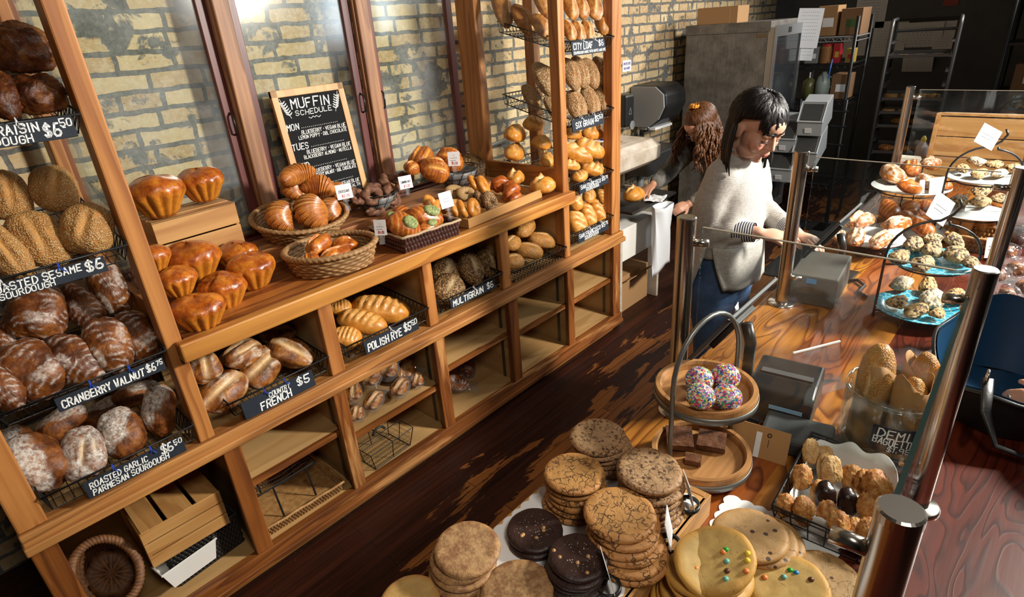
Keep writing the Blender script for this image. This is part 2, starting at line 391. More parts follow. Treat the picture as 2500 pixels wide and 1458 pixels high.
window(1, 0.46, 1.108, [1.088]); window(2, 1.183, 1.758, [1.738]); window(3, 1.838, 2.40, [1.858])
for n, xc in ((1, 1.145), (2, 1.80)):
    p = MB(); p.box(xc - 0.034, xc + 0.034, 2.555, 2.60, 1.06, 2.62); p.box(xc - 0.042, xc - 0.028, 2.572, 2.60, 1.06, 2.62)
    tag(p.build('trim_%d' % n, M_weather, bevel=0.006), kind='structure')
tag(MB().box(0.46, 2.40, 2.555, 2.63, 1.036, 1.06).build('trim_3', M_purple, bevel=0.003), kind='structure')
# ------------------------------------------------------------------ bread display cabinet
cab = thing('display_cabinet', 'long built-in wooden bread cabinet of open cubbyholes with a wooden base rail', 'cabinet')
YF = 1.864
LOW = [(-0.083, -0.017), (0.463, 0.525), (0.895, 0.952), (1.41, 1.475), (1.905, 1.972), (2.39, 2.448), (2.85, 2.927)]
UP = [(0.911, 0.970), (1.405, 1.457), (1.877, 1.940)]
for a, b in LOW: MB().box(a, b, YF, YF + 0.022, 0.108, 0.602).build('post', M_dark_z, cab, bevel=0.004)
for a, b in UP: MB().box(a, b, YF, YF + 0.03, 0.665, 0.957).build('post', M_fir_z, cab, bevel=0.005)
m = MB(); m.box(-0.085, 2.94, YF - 0.012, YF + 0.05, 0.60, 0.664); m.box(-0.088, 2.945, YF - 0.026, YF + 0.02, 0.60, 0.628); m.build('middle_rail', M_rail, cab, bevel=0.004)
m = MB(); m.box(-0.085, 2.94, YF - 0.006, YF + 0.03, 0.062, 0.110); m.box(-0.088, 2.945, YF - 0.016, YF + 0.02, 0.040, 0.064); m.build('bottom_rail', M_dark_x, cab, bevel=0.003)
MB().box(-0.05, 2.88, YF + 0.022, YF + 0.04, 0, 0.042).build('toe_kick', wood('toe_kick_wood', (0.34, 0.17, 0.04), (0.2, 0.08, 0.02), 0), cab)
MB().box(-0.06, 2.90, 2.42, 2.435, 0.05, 0.652).build('back_panel', M_ply, cab)
MB().box(0.49, 2.35, 2.42, 2.435, 0.652, 0.957).build('back_panel', M_ply, cab)
MB().box(-0.06, 2.90, YF + 0.03, 2.42, 0.088, 0.104).build('bottom_panel', M_ply, cab)
MB().box(-0.06, 2.90, YF + 0.05, 2.42, 0.632, 0.652).build('deck', M_ply, cab)
CX = [-0.05, 0.494, 0.924, 1.442, 1.938, 2.418, 2.888]
for i, x in enumerate(CX):
    MB().box(x - 0.009, x + 0.009, YF + 0.022, 2.42, 0.104, 0.632).build('divider', M_plyside, cab)
    if 1 <= i <= 5 and i not in (1, 5): MB().box(x - 0.009, x + 0.009, YF + 0.03, 2.42, 0.652, 0.957).build('divider', M_plyside, cab)
MB().box(2.385, 2.40, 1.93, 2.405, 0.652, 0.957).build('divider', M_plyside, cab)
SHZ = [None, 0.405, 0.345, 0.405, 0.372, 0.368]
for i in range(1, 6):
    a, b = CX[i] + 0.009, CX[i + 1] - 0.009; z = SHZ[i]
    s = MB().box(a, b, YF + 0.04, 2.42, z - 0.018, z).build('shelf', M_ply, cab)
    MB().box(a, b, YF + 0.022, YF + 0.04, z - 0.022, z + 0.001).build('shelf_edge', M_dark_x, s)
m_std = NT('slotted_strip'); cc = m_std.coord((1, 1, 60)); ww = m_std.n('ShaderNodeTexWave', wave_type='BANDS', bands_direction='Z'); m_std.l(cc, ww.inputs[0]); ww.inputs['Scale'].default_value = 1.2
m_std.set(col=m_std.ramp(ww.outputs['Fac'], [(0.3, (0.02, 0.02, 0.018)), (0.7, (0.16, 0.15, 0.11))]), rough=0.4, metal=0.5)
for i in range(1, 6):
    x = CX[i + 1] - 0.009
    MB().box(x - 0.004, x, 1.945, 1.962, 0.11, 0.60).build('shelf_standard', m_std.m, cab)
# counter top
ct = thing('countertop', 'worn dark wooden countertop over the bread cubbies, holding pastry baskets', 'countertop')
MB().box(0.464, 2.374, YF + 0.001, 2.55, 0.985, 1.035).build('top_board', M_top, ct)
m = MB(); m.box(0.435, 2.425, YF - 0.044, YF - 0.001, 0.972, 1.036); m.build('front_edge', M_top_edge, ct, bevel=0.006)
m = MB(); m.box(0.464, 2.374, 2.46, 2.55, 1.035, 1.043); m.build('back_board', wood('back_board', (0.42, 0.19, 0.09), (0.2, 0.07, 0.03), 0, wear=(0.55, 0.32, 0.18)), ct, bevel=0.003)
MB().box(0.464, 2.374, YF + 0.001, YF + 0.02, 0.958, 0.984).build('apron', M_fir_x, ct, bevel=0.003)
# towers
def tower(label, posts, backs, glass_x, rx0, rx1, cap):
    t = thing('bread_tower', label, 'bread rack')
    for a, b, y0, y1 in posts + backs: MB().box(a, b, y0, y1, 0.6655, 2.45).build('post', M_fir_z, t, bevel=0.005)
    for gx, y0, y1, zb in glass_x:
        MB().box(gx - 0.012, gx + 0.012, y0, y1, zb - 0.113, zb).build('side_rail', M_fir_y, t, bevel=0.003)
        MB().box(gx - 0.003, gx + 0.003, y0, y1, zb, 2.40).build('glass_pane', M_guard, t)
    MB().box(rx0, rx1, YF, 2.55, 2.45, 2.48).build('top_panel', M_ply, t)
    return t
TWL = tower('left wooden bread tower with raisin, sesame, walnut and garlic loaves', [(-0.083, -0.012, YF, 1.915), (0.410, 0.460, YF, 1.93)], [(0.405, 0.44, 2.35, 2.43), (-0.08, -0.04, 2.35, 2.43)], [(0.435, 1.93, 2.35, 1.15)], -0.083, 0.46, 0)
TWR = tower('right wooden bread tower beside the slicer, with city and grain loaves', [(2.378, 2.426, YF, 1.925), (2.832, 2.920, YF, 1.925)], [(2.379, 2.435, 2.412, 2.552), (2.86, 2.92, 2.43, 2.50)], [(2.395, 1.925, 2.412, 1.152)], 2.36, 2.92, 0)
# ------------------------------------------------------------------ bread: crusts and shapes
def crust(name, dark, mid, light, crumb=(0.72, 0.52, 0.27), flour=(0.70, 0.66, 0.60), seeds=None, rough=0.45, spec=0.4, nscale=22, bmp=0.5, seedscale=170, seed2=None, coat=0.0, lines=None):
    t = NT(name); v = t.coord((1, 1, 1), rand=True)
    n1 = t.noise(v, nscale, 4, 0.62); n2 = t.noise(v, 140, 3, 0.6)
    c = t.ramp(n1, [(0.30, dark), (0.50, mid), (0.72, light)])
    a = t.attr()
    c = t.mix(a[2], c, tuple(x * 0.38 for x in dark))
    n4 = t.noise(v, 55, 4, 0.7); h = t.math('MULTIPLY_ADD', n2, 0.3, t.math('MULTIPLY', n4, 0.6)); c = t.mix(t.ramp(n4, [(0.35, 0.55), (0.55, 0.0)]), c, dark)
    if lines:
        c = t.mix(t.math('MULTIPLY', a[1], t.math('MULTIPLY_ADD', n1, 1.0, 0.1)), c, lines)
    c = t.mix(t.math('MULTIPLY', a[0], t.math('MULTIPLY_ADD', n2, 0.7, 0.5)), c, crumb)
    if seeds:
        d = t.vor(v, seedscale); cid = t.vor(v, seedscale, out='Color')
        msk = t.ramp(d, [(0.35, 1.0), (0.62, 0.0)])
        cov = t.math('MULTIPLY', msk, t.math('SUBTRACT', 1.0, t.math('MULTIPLY', a[0], 0.75)))
        ss = t.n('ShaderNodeSeparateColor'); t.l(cid, ss.inputs[0])
        sc = t.ramp(ss.outputs[0], [(0.0, seeds), (0.55, tuple(x * 0.75 for x in seeds)), (0.56, seed2 or seeds), (1.0, seed2 or seeds)])
        c = t.mix(cov, c, sc); h = t.math('MULTIPLY_ADD', cov, 0.8, h)
    if not lines:
        fl = t.math('MULTIPLY', a[1], t.ramp(t.noise(v, 75, 6, 0.75), [(0.38, 0.05), (0.58, 1.0)]))
        c = t.mix(fl, c, flour)
    t.set(col=c, rough=rough, spec=spec, coat=coat, coatr=0.2)
    t.bump(h, bmp, 0.004); return t.m
def loaf_mesh(name, L, W, H, mat, seed, amp=0.05, freq=2.4, cuts=(), flourf=None, ex=0.9, nu=72, nv=36, fine=0.02, taper=0.0, bend=0.0, tail=0.0):
    mb = MB(); rs = seed * 11.3; col = []; vs = []
    def pt(u, v):
        th = v * PI; ph = u * 2 * PI
        s, c = math.sin(th), math.cos(th)
        sg = lambda x, e: math.copysign(abs(x) ** e, x)
        x = sg(s, 0.95) * sg(math.cos(ph), ex); y = sg(s, 0.95) * sg(math.sin(ph), ex); z = c
        k = 1 + amp * nz((x, y, z), freq * 0.5, rs) * 1.6 + fine * nz((x, y, z), 7, rs) + fine * 0.8 * nz((x, y, z), 17, rs)
        y *= 1 - taper * x
        z2 = z * (0.62 if z > 0 else 0.38)
        P = Vector((x * k * L / 2, y * k * W / 2, z2 * k * H))
        P.y += bend * (x * x - 0.4) * L
        if tail and x > 0.5: P.z += tail * (x - 0.5) * H
        r = g = 0.0
        if z > -0.15:
            for (ax, ay, bx, by, w, d) in cuts:
                a = Vector((ax * L / 2, ay * W / 2)); b = Vector((bx * L / 2, by * W / 2)); q = Vector((P.x, P.y))
                e = b - a; tt = clamp((q - a).dot(e) / e.length_squared); f = a + e * tt
                dd = (q - f).length / w; side = e.x * (q.y - f.y) - e.y * (q.x - f.x)
                m = math.exp(-dd * dd) * (0.35 + 0.65 * math.sin(PI * clamp(tt, 0.06, 0.94)))
                P.z -= d * m; r = max(r, m if dd < 1.4 else 0)
                lip = math.exp(-((dd - 1.5) / 0.55) ** 2) * (1.0 if side > 0 else 0.35)
                P.z += d * 0.75 * lip * math.sin(PI * tt)
        if flourf: g = clamp(flourf(x, y, z, rs))
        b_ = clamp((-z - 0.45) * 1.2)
        return P, (r, g, b_, 1)
    cache = {}
    def f(u, v):
        cache[(u, v)] = pt(u, v); return cache[(u, v)][0]
    mb.grid(f, nu, nv, cu=True, colf=lambda u, v: cache[(u, v)][1])
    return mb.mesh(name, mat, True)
def halfflour(x, y, z, rs): return sstep(-0.15, 0.15, x * 0.6 + y * 0.8 + 0.35 * nz((x, y, z), 2.5, rs)) * (0.5 + 0.5 * sstep(-0.3, 0.2, z))
def allflour(x, y, z, rs): return 0.35 + 0.65 * sstep(-0.2, 0.35, nz((x, y, z), 3, rs) + 0.15)
def ringflour(x, y, z, rs):
    w = 0.5 + 0.5 * math.cos((x * 0.8 + 0.25 * y * y + 0.08 * nz((x, y, z), 3, rs)) * 34)
    return w ** 6 * 1.0 * sstep(-0.1, 0.2, nz((x, y, z), 1.6, rs) + 0.12) + 0.6 * sstep(0.3, 0.5, nz((x, y, z), 1.9, rs + 5))
def dustflour(x, y, z, rs): return 0.8 * sstep(0.05, 0.4, nz((x, y, z), 2.3, rs))
CR = {
 'raisin': crust('raisin_crust', (0.020, 0.005, 0.002), (0.095, 0.024, 0.005), (0.27, 0.10, 0.020), rough=0.4, bmp=0.9, nscale=16),
 'sesame': crust('sesame_crust', (0.25, 0.088, 0.015), (0.41, 0.165, 0.032), (0.52, 0.25, 0.062), crumb=(0.50, 0.25, 0.07), seeds=(0.58, 0.40, 0.18), seed2=(0.46, 0.27, 0.10), rough=0.6, bmp=0.8),
 'walnut': crust('walnut_crust', (0.030, 0.008, 0.003), (0.15, 0.040, 0.007), (0.33, 0.115, 0.022), rough=0.45, bmp=0.7, nscale=14, flour=(0.62, 0.54, 0.48)),
 'garlic': crust('garlic_crust', (0.05, 0.014, 0.004), (0.20, 0.058, 0.010), (0.40, 0.15, 0.028), rough=0.5, bmp=0.7, flour=(0.66, 0.61, 0.55)),
 'country': crust('country_crust', (0.07, 0.019, 0.004), (0.27, 0.085, 0.014), (0.52, 0.23, 0.05), rough=0.42, bmp=0.6, flour=(0.62, 0.50, 0.36)),
 'rye': crust('rye_crust', (0.40, 0.135, 0.016), (0.57, 0.235, 0.032), (0.66, 0.33, 0.07), crumb=(0.70, 0.45, 0.18), rough=0.35, bmp=0.2),
 'multi': crust('multigrain_crust', (0.10, 0.04, 0.012), (0.22, 0.10, 0.028), (0.34, 0.17, 0.05), seeds=(0.56, 0.37, 0.17), seed2=(0.10, 0.055, 0.025), rough=0.6, bmp=0.9, seedscale=120),
 'demi': crust('demi_crust', (0.27, 0.088, 0.011), (0.46, 0.175, 0.026), (0.60, 0.30, 0.062), rough=0.42, bmp=0.5, seeds=(0.50, 0.30, 0.10), seed2=(0.36, 0.17, 0.04), seedscale=230),
 'city': crust('city_crust', (0.20, 0.058, 0.009), (0.44, 0.17, 0.034), (0.60, 0.30, 0.085), crumb=(0.66, 0.48, 0.26), rough=0.45, bmp=0.4, flour=(0.74, 0.66, 0.55)),
 'six': crust('six_grain_crust', (0.20, 0.08, 0.025), (0.32, 0.15, 0.05), (0.42, 0.22, 0.08), crumb=(0.36, 0.17, 0.06), seeds=(0.60, 0.44, 0.25), seed2=(0.38, 0.22, 0.09), rough=0.65, bmp=0.8, seedscale=150),
 'gold': crust('golden_crust', (0.42, 0.135, 0.016), (0.62, 0.27, 0.042), (0.70, 0.40, 0.11), crumb=(0.74, 0.54, 0.28), rough=0.38, bmp=0.25),
 'brioche': crust('brioche_crust', (0.17, 0.028, 0.003), (0.44, 0.105, 0.009), (0.66, 0.25, 0.025), crumb=(0.70, 0.28, 0.03), rough=0.3, spec=0.5, coat=0.3, bmp=0.6, nscale=26),
 'croissant': crust('croissant_crust', (0.17, 0.027, 0.004), (0.36, 0.078, 0.008), (0.54, 0.16, 0.016), crumb=(0.74, 0.36, 0.08), rough=0.36, coat=0.15, bmp=0.4, nscale=30, lines=(0.72, 0.38, 0.10)),
 'cinnamon': crust('cinnamon_crust', (0.10, 0.038, 0.018), (0.19, 0.080, 0.042), (0.29, 0.145, 0.085), rough=0.7, bmp=1.0, nscale=40),
 'bagel': crust('bagel_crust', (0.38, 0.125, 0.016), (0.57, 0.23, 0.034), (0.66, 0.33, 0.075), rough=0.35, bmp=0.25),
 'sesbagel': crust('sesame_bagel_crust', (0.30, 0.13, 0.04), (0.38, 0.2, 0.06), (0.46, 0.27, 0.1), seeds=(0.62, 0.46, 0.25), seed2=(0.48, 0.31, 0.13), rough=0.6, bmp=0.8, seedscale=230),
 'everything': crust('everything_bagel_crust', (0.14, 0.05, 0.014), (0.27, 0.11, 0.03), (0.40, 0.19, 0.05), seeds=(0.58, 0.42, 0.22), seed2=(0.03, 0.018, 0.012), rough=0.6, bmp=1.0, seedscale=190),
 'scone': crust('scone_crust', (0.33, 0.17, 0.06), (0.48, 0.28, 0.11), (0.60, 0.42, 0.22), seeds=(0.035, 0.014, 0.008), seed2=(0.55, 0.36, 0.16), rough=0.6, bmp=0.8, seedscale=62, flour=(0.75, 0.68, 0.58)),
 'greyscone': crust('pale_scone_crust', (0.24, 0.14, 0.06), (0.36, 0.235, 0.11), (0.47, 0.34, 0.18), seeds=(0.055, 0.03, 0.018), seed2=(0.42, 0.29, 0.14), rough=0.6, bmp=0.8, seedscale=62),
 'muffin': crust('muffin_top', (0.30, 0.10, 0.02), (0.46, 0.19, 0.04), (0.56, 0.28, 0.075), rough=0.5, bmp=0.9, nscale=45),
 'macaroon': crust('coconut_macaroon', (0.30, 0.09, 0.014), (0.50, 0.21, 0.045), (0.66, 0.40, 0.15), rough=0.55, bmp=1.0, nscale=55),
 'palemac': crust('pale_coconut_macaroon', (0.50, 0.25, 0.075), (0.62, 0.38, 0.15), (0.68, 0.47, 0.24), rough=0.55, bmp=1.0, nscale=55),
 'chocmac': crust('dark_chocolate_coating', (0.012, 0.005, 0.004), (0.022, 0.009, 0.007), (0.035, 0.014, 0.010), rough=0.25, bmp=0.5, nscale=55),
 'pastry': crust('glazed_pastry', (0.19, 0.05, 0.009), (0.37, 0.115, 0.018), (0.55, 0.24, 0.055), crumb=(0.72, 0.55, 0.33), rough=0.3, coat=0.3, bmp=0.7, nscale=26, flour=(0.75, 0.66, 0.52)),
}
def variants(kind, n, *a, **k): return [loaf_mesh(kind, *a[:3], CR[a[3]] if isinstance(a[3], str) else a[3], i * 3 + len(kind), **k) for i in range(n)]
LB = {}
def defloaf(key, n, L, W, H, mat, **k): LB[key] = (variants(key, n, L, W, H, mat, **k), L, W, H)
defloaf('raisin', 3, 0.19, 0.17, 0.12, 'raisin', amp=0.13, freq=3.2, fine=0.05)
defloaf('sesame', 3, 0.20, 0.14, 0.09, 'sesame', amp=0.07, cuts=((-0.7, 0.15, 0.75, -0.1, 0.012, 0.010),))
defloaf('walnut', 3, 0.19, 0.135, 0.085, 'walnut', amp=0.10, nu=110, nv=50, fine=0.025, flourf=ringflour)
defloaf('garlic', 3, 0.19, 0.14, 0.085, 'garlic', amp=0.11, fine=0.035, flourf=halfflour)
defloaf('garlicw', 1, 0.19, 0.14, 0.085, 'garlic', amp=0.09, fine=0.025, flourf=allflour, cuts=((-0.5, 0.1, 0.5, -0.05, 0.008, 0.008), (-0.2, -0.5, 0.4, -0.4, 0.006, 0.006)))
defloaf('country', 3, 0.20, 0.13, 0.085, 'country', amp=0.11, fine=0.02, flourf=dustflour, cuts=((-0.8, 0.1, 0.8, -0.1, 0.014, 0.014),))
defloaf('twist', 1, 0.15, 0.12, 0.08, 'country', amp=0.12, flourf=dustflour, cuts=((-0.8, 0.3, 0.5, 0.4, 0.010, 0.014), (-0.5, -0.3, 0.8, -0.2, 0.010, 0.014)))
defloaf('rye', 2, 0.22, 0.10, 0.075, 'rye', amp=0.03, fine=0.0, nu=72, nv=30, cuts=tuple((x - 0.05, -0.55, x + 0.13, 0.55, 0.007, 0.010) for x in (-0.6, -0.33, -0.06, 0.21, 0.48)))
defloaf('multi', 3, 0.19, 0.13, 0.085, 'multi', amp=0.06, cuts=((-0.5, 0.0, 0.5, 0.15, 0.012, 0.006),))
defloaf('demi', 2, 0.19, 0.09, 0.075, 'demi', amp=0.04, cuts=((-0.6, 0.2, 0.6, 0.0, 0.006, 0.004),))
defloaf('city', 3, 0.20, 0.11, 0.085, 'city', amp=0.05, nu=56, cuts=((-0.75, 0.35, 0.8, 0.1, 0.013, 0.014),), flourf=lambda x, y, z, r: sstep(-0.1, 0.5, -y + 0.5 * nz((x, y, z), 2, r)) * 0.8)
defloaf('six', 3, 0.19, 0.125, 0.085, 'six', amp=0.04, nu=56, cuts=((-0.7, 0.45, 0.6, 0.3, 0.010, 0.012), (-0.6, -0.25, 0.75, -0.35, 0.010, 0.012)))
defloaf('gold', 3, 0.20, 0.105, 0.08, 'gold', amp=0.03, fine=0.0, nu=64, nv=28, cuts=((-0.62, -0.35, -0.25, 0.5, 0.011, 0.011), (-0.15, -0.5, 0.2, 0.5, 0.012, 0.012), (0.32, -0.5, 0.62, 0.35, 0.011, 0.011)))
defloaf('goldball', 2, 0.15, 0.135, 0.10, 'gold', amp=0.05, nu=56, nv=28, cuts=((-0.6, 0.2, 0.65, -0.05, 0.015, 0.020), (-0.1, 0.6, 0.1, 0.0, 0.012, 0.014)))
defloaf('bun', 2, 0.13, 0.10, 0.085, 'croissant', amp=0.05, nu=60, flourf=lambda x, y, z, r: (0.5 + 0.5 * math.cos((x + 0.25 * y + 0.1 * nz((x, y, z), 2, r)) * 30)) ** 3 * 0.5, cuts=((-0.75, 0.4, 0.7, 0.5, 0.008, 0.010), (-0.7, -0.45, 0.7, -0.3, 0.008, 0.010)))
defloaf('glazed', 3, 0.14, 0.085, 0.06, 'brioche', amp=0.10, nu=56, cuts=((-0.9, 0.35, 0.9, 0.45, 0.009, 0.014),))
defloaf('scone', 4, 0.105, 0.085, 0.045, 'scone', amp=0.16, fine=0.05, taper=0.35, ex=0.8)
defloaf('greyscone', 4, 0.11, 0.09, 0.045, 'greyscone', amp=0.16, fine=0.05, taper=0.35, ex=0.8)
defloaf('whitescone', 2, 0.105, 0.085, 0.045, 'scone', amp=0.16, fine=0.05, flourf=lambda x, y, z, r: 0.75 * sstep(-0.2, 0.3, z + nz((x, y, z), 3, r) * 0.5))
defloaf('pastry', 4, 0.13, 0.075, 0.055, 'pastry', amp=0.14, fine=0.05, nu=48, flourf=lambda x, y, z, r: 0.8 * sstep(0.0, 0.35, nz((x, y, z), 3.5, r) + 0.4 * z - 0.1), cuts=((-0.8, 0.3, 0.8, 0.2, 0.008, 0.007),))
defloaf('striped', 2, 0.13, 0.07, 0.06, 'croissant', amp=0.07, nu=64, flourf=lambda x, y, z, r: (0.5 + 0.5 * math.cos((x * 0.9 + 0.5 * y) * 22)) ** 6 * sstep(-0.2, 0.2, z))
defloaf('macaroon', 3, 0.075, 0.07, 0.032, 'macaroon', amp=0.12, fine=0.11, nu=56, nv=30)
defloaf('palemac', 2, 0.08, 0.07, 0.032, 'palemac', amp=0.12, fine=0.11, nu=56, nv=30)
defloaf('chocmac', 1, 0.07, 0.06, 0.035, 'chocmac', amp=0.12, fine=0.06, nu=28, nv=16)
def brioche_mesh(seed):
    mb = MB(); N = 84; nf = 13
    prof = [(0.0, 0.0), (0.030, 0.0), (0.036, 0.003), (0.042, 0.014), (0.048, 0.026), (0.054, 0.038), (0.060, 0.050), (0.0655, 0.060), (0.070, 0.069), (0.0735, 0.078), (0.0745, 0.088), (0.0715, 0.099), (0.064, 0.109), (0.053, 0.117), (0.038, 0.123), (0.02, 0.1265), (0.0, 0.127)]
    def fn(r, z, a, i):
        fl = sstep(0.001, 0.014, z) * (1 - sstep(0.066, 0.092, z))
        k = 1 + 0.125 * fl * (abs(math.cos(a * nf / 2)) ** 0.7 - 0.55) * 1.5
        p = Vector((r * k * math.cos(a), r * k * math.sin(a), z))
        n = nz(p, 16, seed * 7) * 0.010 * sstep(0.03, 0.08, z)
        crease = math.exp(-((a - 2.2 - seed) % (2 * PI) / 0.22) ** 2) * 0.010 * sstep(0.05, 0.09, z) * sstep(0.0, 0.02, r)
        p *= 1 + n * 6; p.z -= crease + 0.003 * math.cos(2 * a + seed) * sstep(0.08, 0.1, z)
        return p
    def cf(r, z, a, i):
        fl = sstep(0.001, 0.014, z) * (1 - sstep(0.060, 0.088, z)); ridge = abs(math.cos(a * nf / 2))
        return (fl * (0.25 + 0.6 * ridge), 0, 0.0 + 0.75 * fl * (1 - ridge) ** 2, 1)
    mb.lathe(prof, N, fn, 0, cf, cap=False)
    return mb.mesh('brioche', CR['brioche'], True)
LB['brioche'] = ([brioche_mesh(i * 1.7) for i in range(3)], 0.149, 0.149, 0.125)
def croissant_mesh(seed, R=0.075, rad=0.040, span=2.2):
    mb = MB()
    def f(u, v):
        t = 2 * u - 1; a = t * span / 2
        env = (1 - abs(t) ** 2.2) ** 0.75
        seg = t * 5.5 + (0.5 if t > 0 else -0.5); fr = abs(seg) % 1.0
        r = rad * (0.03 + 0.97 * env) * (1.10 - 0.20 * fr) * (1 + 0.05 * nz((u * 5, v * 3, 0), 1, seed))
        c = Vector((R * math.sin(a), R * math.cos(a) - R, rad * 0.75)); rd = Vector((math.sin(a), math.cos(a), 0))
        w = v * 2 * PI
        p = c + rd * r * math.cos(w) * 1.0 + Vector((0, 0, r * math.sin(w) * 0.88))
        if p.z < 0.002: p.z = 0.002
        return p
    def cf(u, v):
        t = 2 * u - 1; fr = (abs(t) * 5.5 + 0.5) % 1.0
        ln = (0.5 + 0.5 * math.sin((abs(t) * 5.5 + 0.06 * math.sin(v * 12)) * 2 * PI * 4)) ** 2
        return (0.35 * (1 - sstep(0.0, 0.25, fr)), ln * 0.95 * (1 - fr * 0.3), sstep(0.80, 1.0, fr) * 0.5 + 0.35 * sstep(0.85, 1, abs(t)), 1)
    mb.grid(f, 320, 22, cv=True, colf=cf)
    return mb.mesh('croissant', CR['croissant'], True)
LB['croissant'] = ([croissant_mesh(1), croissant_mesh(4, 0.085, 0.042, 1.7)], 0.16, 0.11, 0.075)
def torus_mesh(name, mat, R, r, seed, sq=0.8, twist=0, amp=0.05, nu=48, nv=18):
    mb = MB()
    def f(u, v):
        a = u * 2 * PI; w = v * 2 * PI
        rr = r * (1 + amp * nz((math.cos(a) * 3, math.sin(a) * 3, w), 1, seed))
        if twist: rr *= 1 + 0.17 * math.cos(2 * w - twist * a)
        q = R * (1 + 0.05 * nz((math.cos(a), math.sin(a), 0), 1.3, seed)) + rr * math.cos(w)
        return (q * math.cos(a), q * math.sin(a), rr * sq * math.sin(w) + r * sq * 0.5)
    def cf(u, v): return (0.0, 0.0, (0.45 * clamp(-math.cos(2 * v * 2 * PI - twist * u * 2 * PI)) if twist else 0.0) + 0.001, 1)
    mb.grid(f, nu, nv, True, True, colf=cf); return mb.mesh(name, mat, True)
LB['bagel'] = ([torus_mesh('bagel', CR['bagel'], 0.034, 0.0235, i) for i in range(2)], 0.115, 0.115, 0.04)
LB['sesbagel'] = ([torus_mesh('bagel', CR['sesbagel'], 0.034, 0.0235, 3)], 0.115, 0.115, 0.04)
LB['everything'] = ([torus_mesh('bagel', CR['everything'], 0.034, 0.0235, 5)], 0.115, 0.115, 0.04)
LB['twistring'] = ([torus_mesh('twist', CR['cinnamon'], 0.037, 0.021, i, 0.85, 5, 0.12, 72, 24) for i in range(2)], 0.115, 0.115, 0.038)
def braid_mesh():
    mb = MB()
    for s in (0, 1):
        pts = []; rad = []
        for i in range(41):
            t = i / 40; x = (t - 0.5) * 0.15; a = t * 2 * PI * 1.25 + s * PI
            env = max(0.12, math.sin(PI * clamp(t, 0.03, 0.97)) ** 0.5)
            pts.append((x, 0.024 * math.cos(a) * env, 0.036 + 0.016 * math.sin(a) * env)); rad.append(0.029 * env)
        mb.tube(pts, rad, 16)
    return mb.mesh('braided_roll', CR['croissant'], True)
LB['braid'] = ([braid_mesh()], 0.16, 0.10, 0.08)
PXM = lambda px, py, ax, v: (Vector(RW[0]) * 0).length  # unused
def depth_of(p):
    d = Vector(p) - CAM
    return d.x * RW[0][2] + d.y * RW[1][2] + d.z * RW[2][2]
VC = {}
def put(kind, name, label, cat, px, py, Lp, Wp, spin=0.0, tilt=0.0, yaw=0.0, group=None, y=None, z=None, x=None, hs=1.0):
    """stands one baked thing so that its middle lies on the plane y = .. (or z = .., x = ..); Lp, Wp: its length and width as seen"""
    me, L, W, H = LB[kind]
    p = at(px, py, 1, y) if y is not None else at(px, py, 2, z) if z is not None else at(px, py, 0, x)
    k = depth_of(p) / FPX
    sl, sw = Lp * k / L, Wp * k / W
    i = VC.get(kind, 0); VC[kind] = i + 1
    R = Euler((0, 0, math.radians(yaw))).to_matrix() @ Euler((math.radians(tilt), 0, 0)).to_matrix() @ Euler((0, 0, math.radians(spin))).to_matrix()
    sh = (sl * sw) ** 0.5 * hs
    o = linked(me[i % len(me)], name, None, p, R.to_euler(), (sl, sw, sh))
    if kind in ('brioche', 'croissant', 'bagel', 'sesbagel', 'everything', 'twistring', 'braid', 'muffin'):
        o.location = p - R @ Vector((0, 0, H * 0.45 * sh))
    return tag(o, label, cat, group)
# ------------------------------------------------------------------ wire trays and chalk signs of the bread display
def wire_tray(label, x0, x1, zf, tilt, h=0.05, dep=0.46):
    t = thing('wire_tray', label, 'tray', (x0, 1.852, zf), (math.radians(tilt), 0, 0), 'black wire bread trays')
    w = x1 - x0
    m = MB(); m.tube([(0, 0, 0), (w, 0, 0), (w, dep, 0), (0, dep, 0)], 0.0035, 6, True); m.build('rim', M_bw, t, smooth=True)
    m = MB(); b = 0.012
    m.tube([(b, b, -h), (w - b, b, -h), (w - b, dep - b, -h), (b, dep - b, -h)], 0.0022, 5, True)
    n = int(w / 0.022)
    for i in range(1, n): m.tube([(w * i / n, b, -h), (w * i / n, dep - b, -h)], 0.0013, 4)
    for i in range(1, 8): m.tube([(b, dep * i / 8, -h - 0.002), (w - b, dep * i / 8, -h - 0.002)], 0.0016, 4)
    m.build('wire_floor', M_bw, t)
    m = MB()
    for (ax, ay, bx, by, L) in ((0, 0, w, 0, w), (0, dep, w, dep, w), (0, 0, 0, dep, dep), (w, 0, w, dep, dep)):
        k = int(L / 0.025); pts = []
        for i in range(2 * k + 1):
            u = i / (2 * k); q = b if i % 2 else 0
            px = ax + (bx - ax) * u; py = ay + (by - ay) * u
            if q: px = clamp(px, b, w - b); py = clamp(py, b, dep - b)
            pts.append((px, py, -h if i % 2 else 0))
        m.tube(pts, 0.0014, 4)
    m.build('zigzag_side', M_bw, t)
    return t
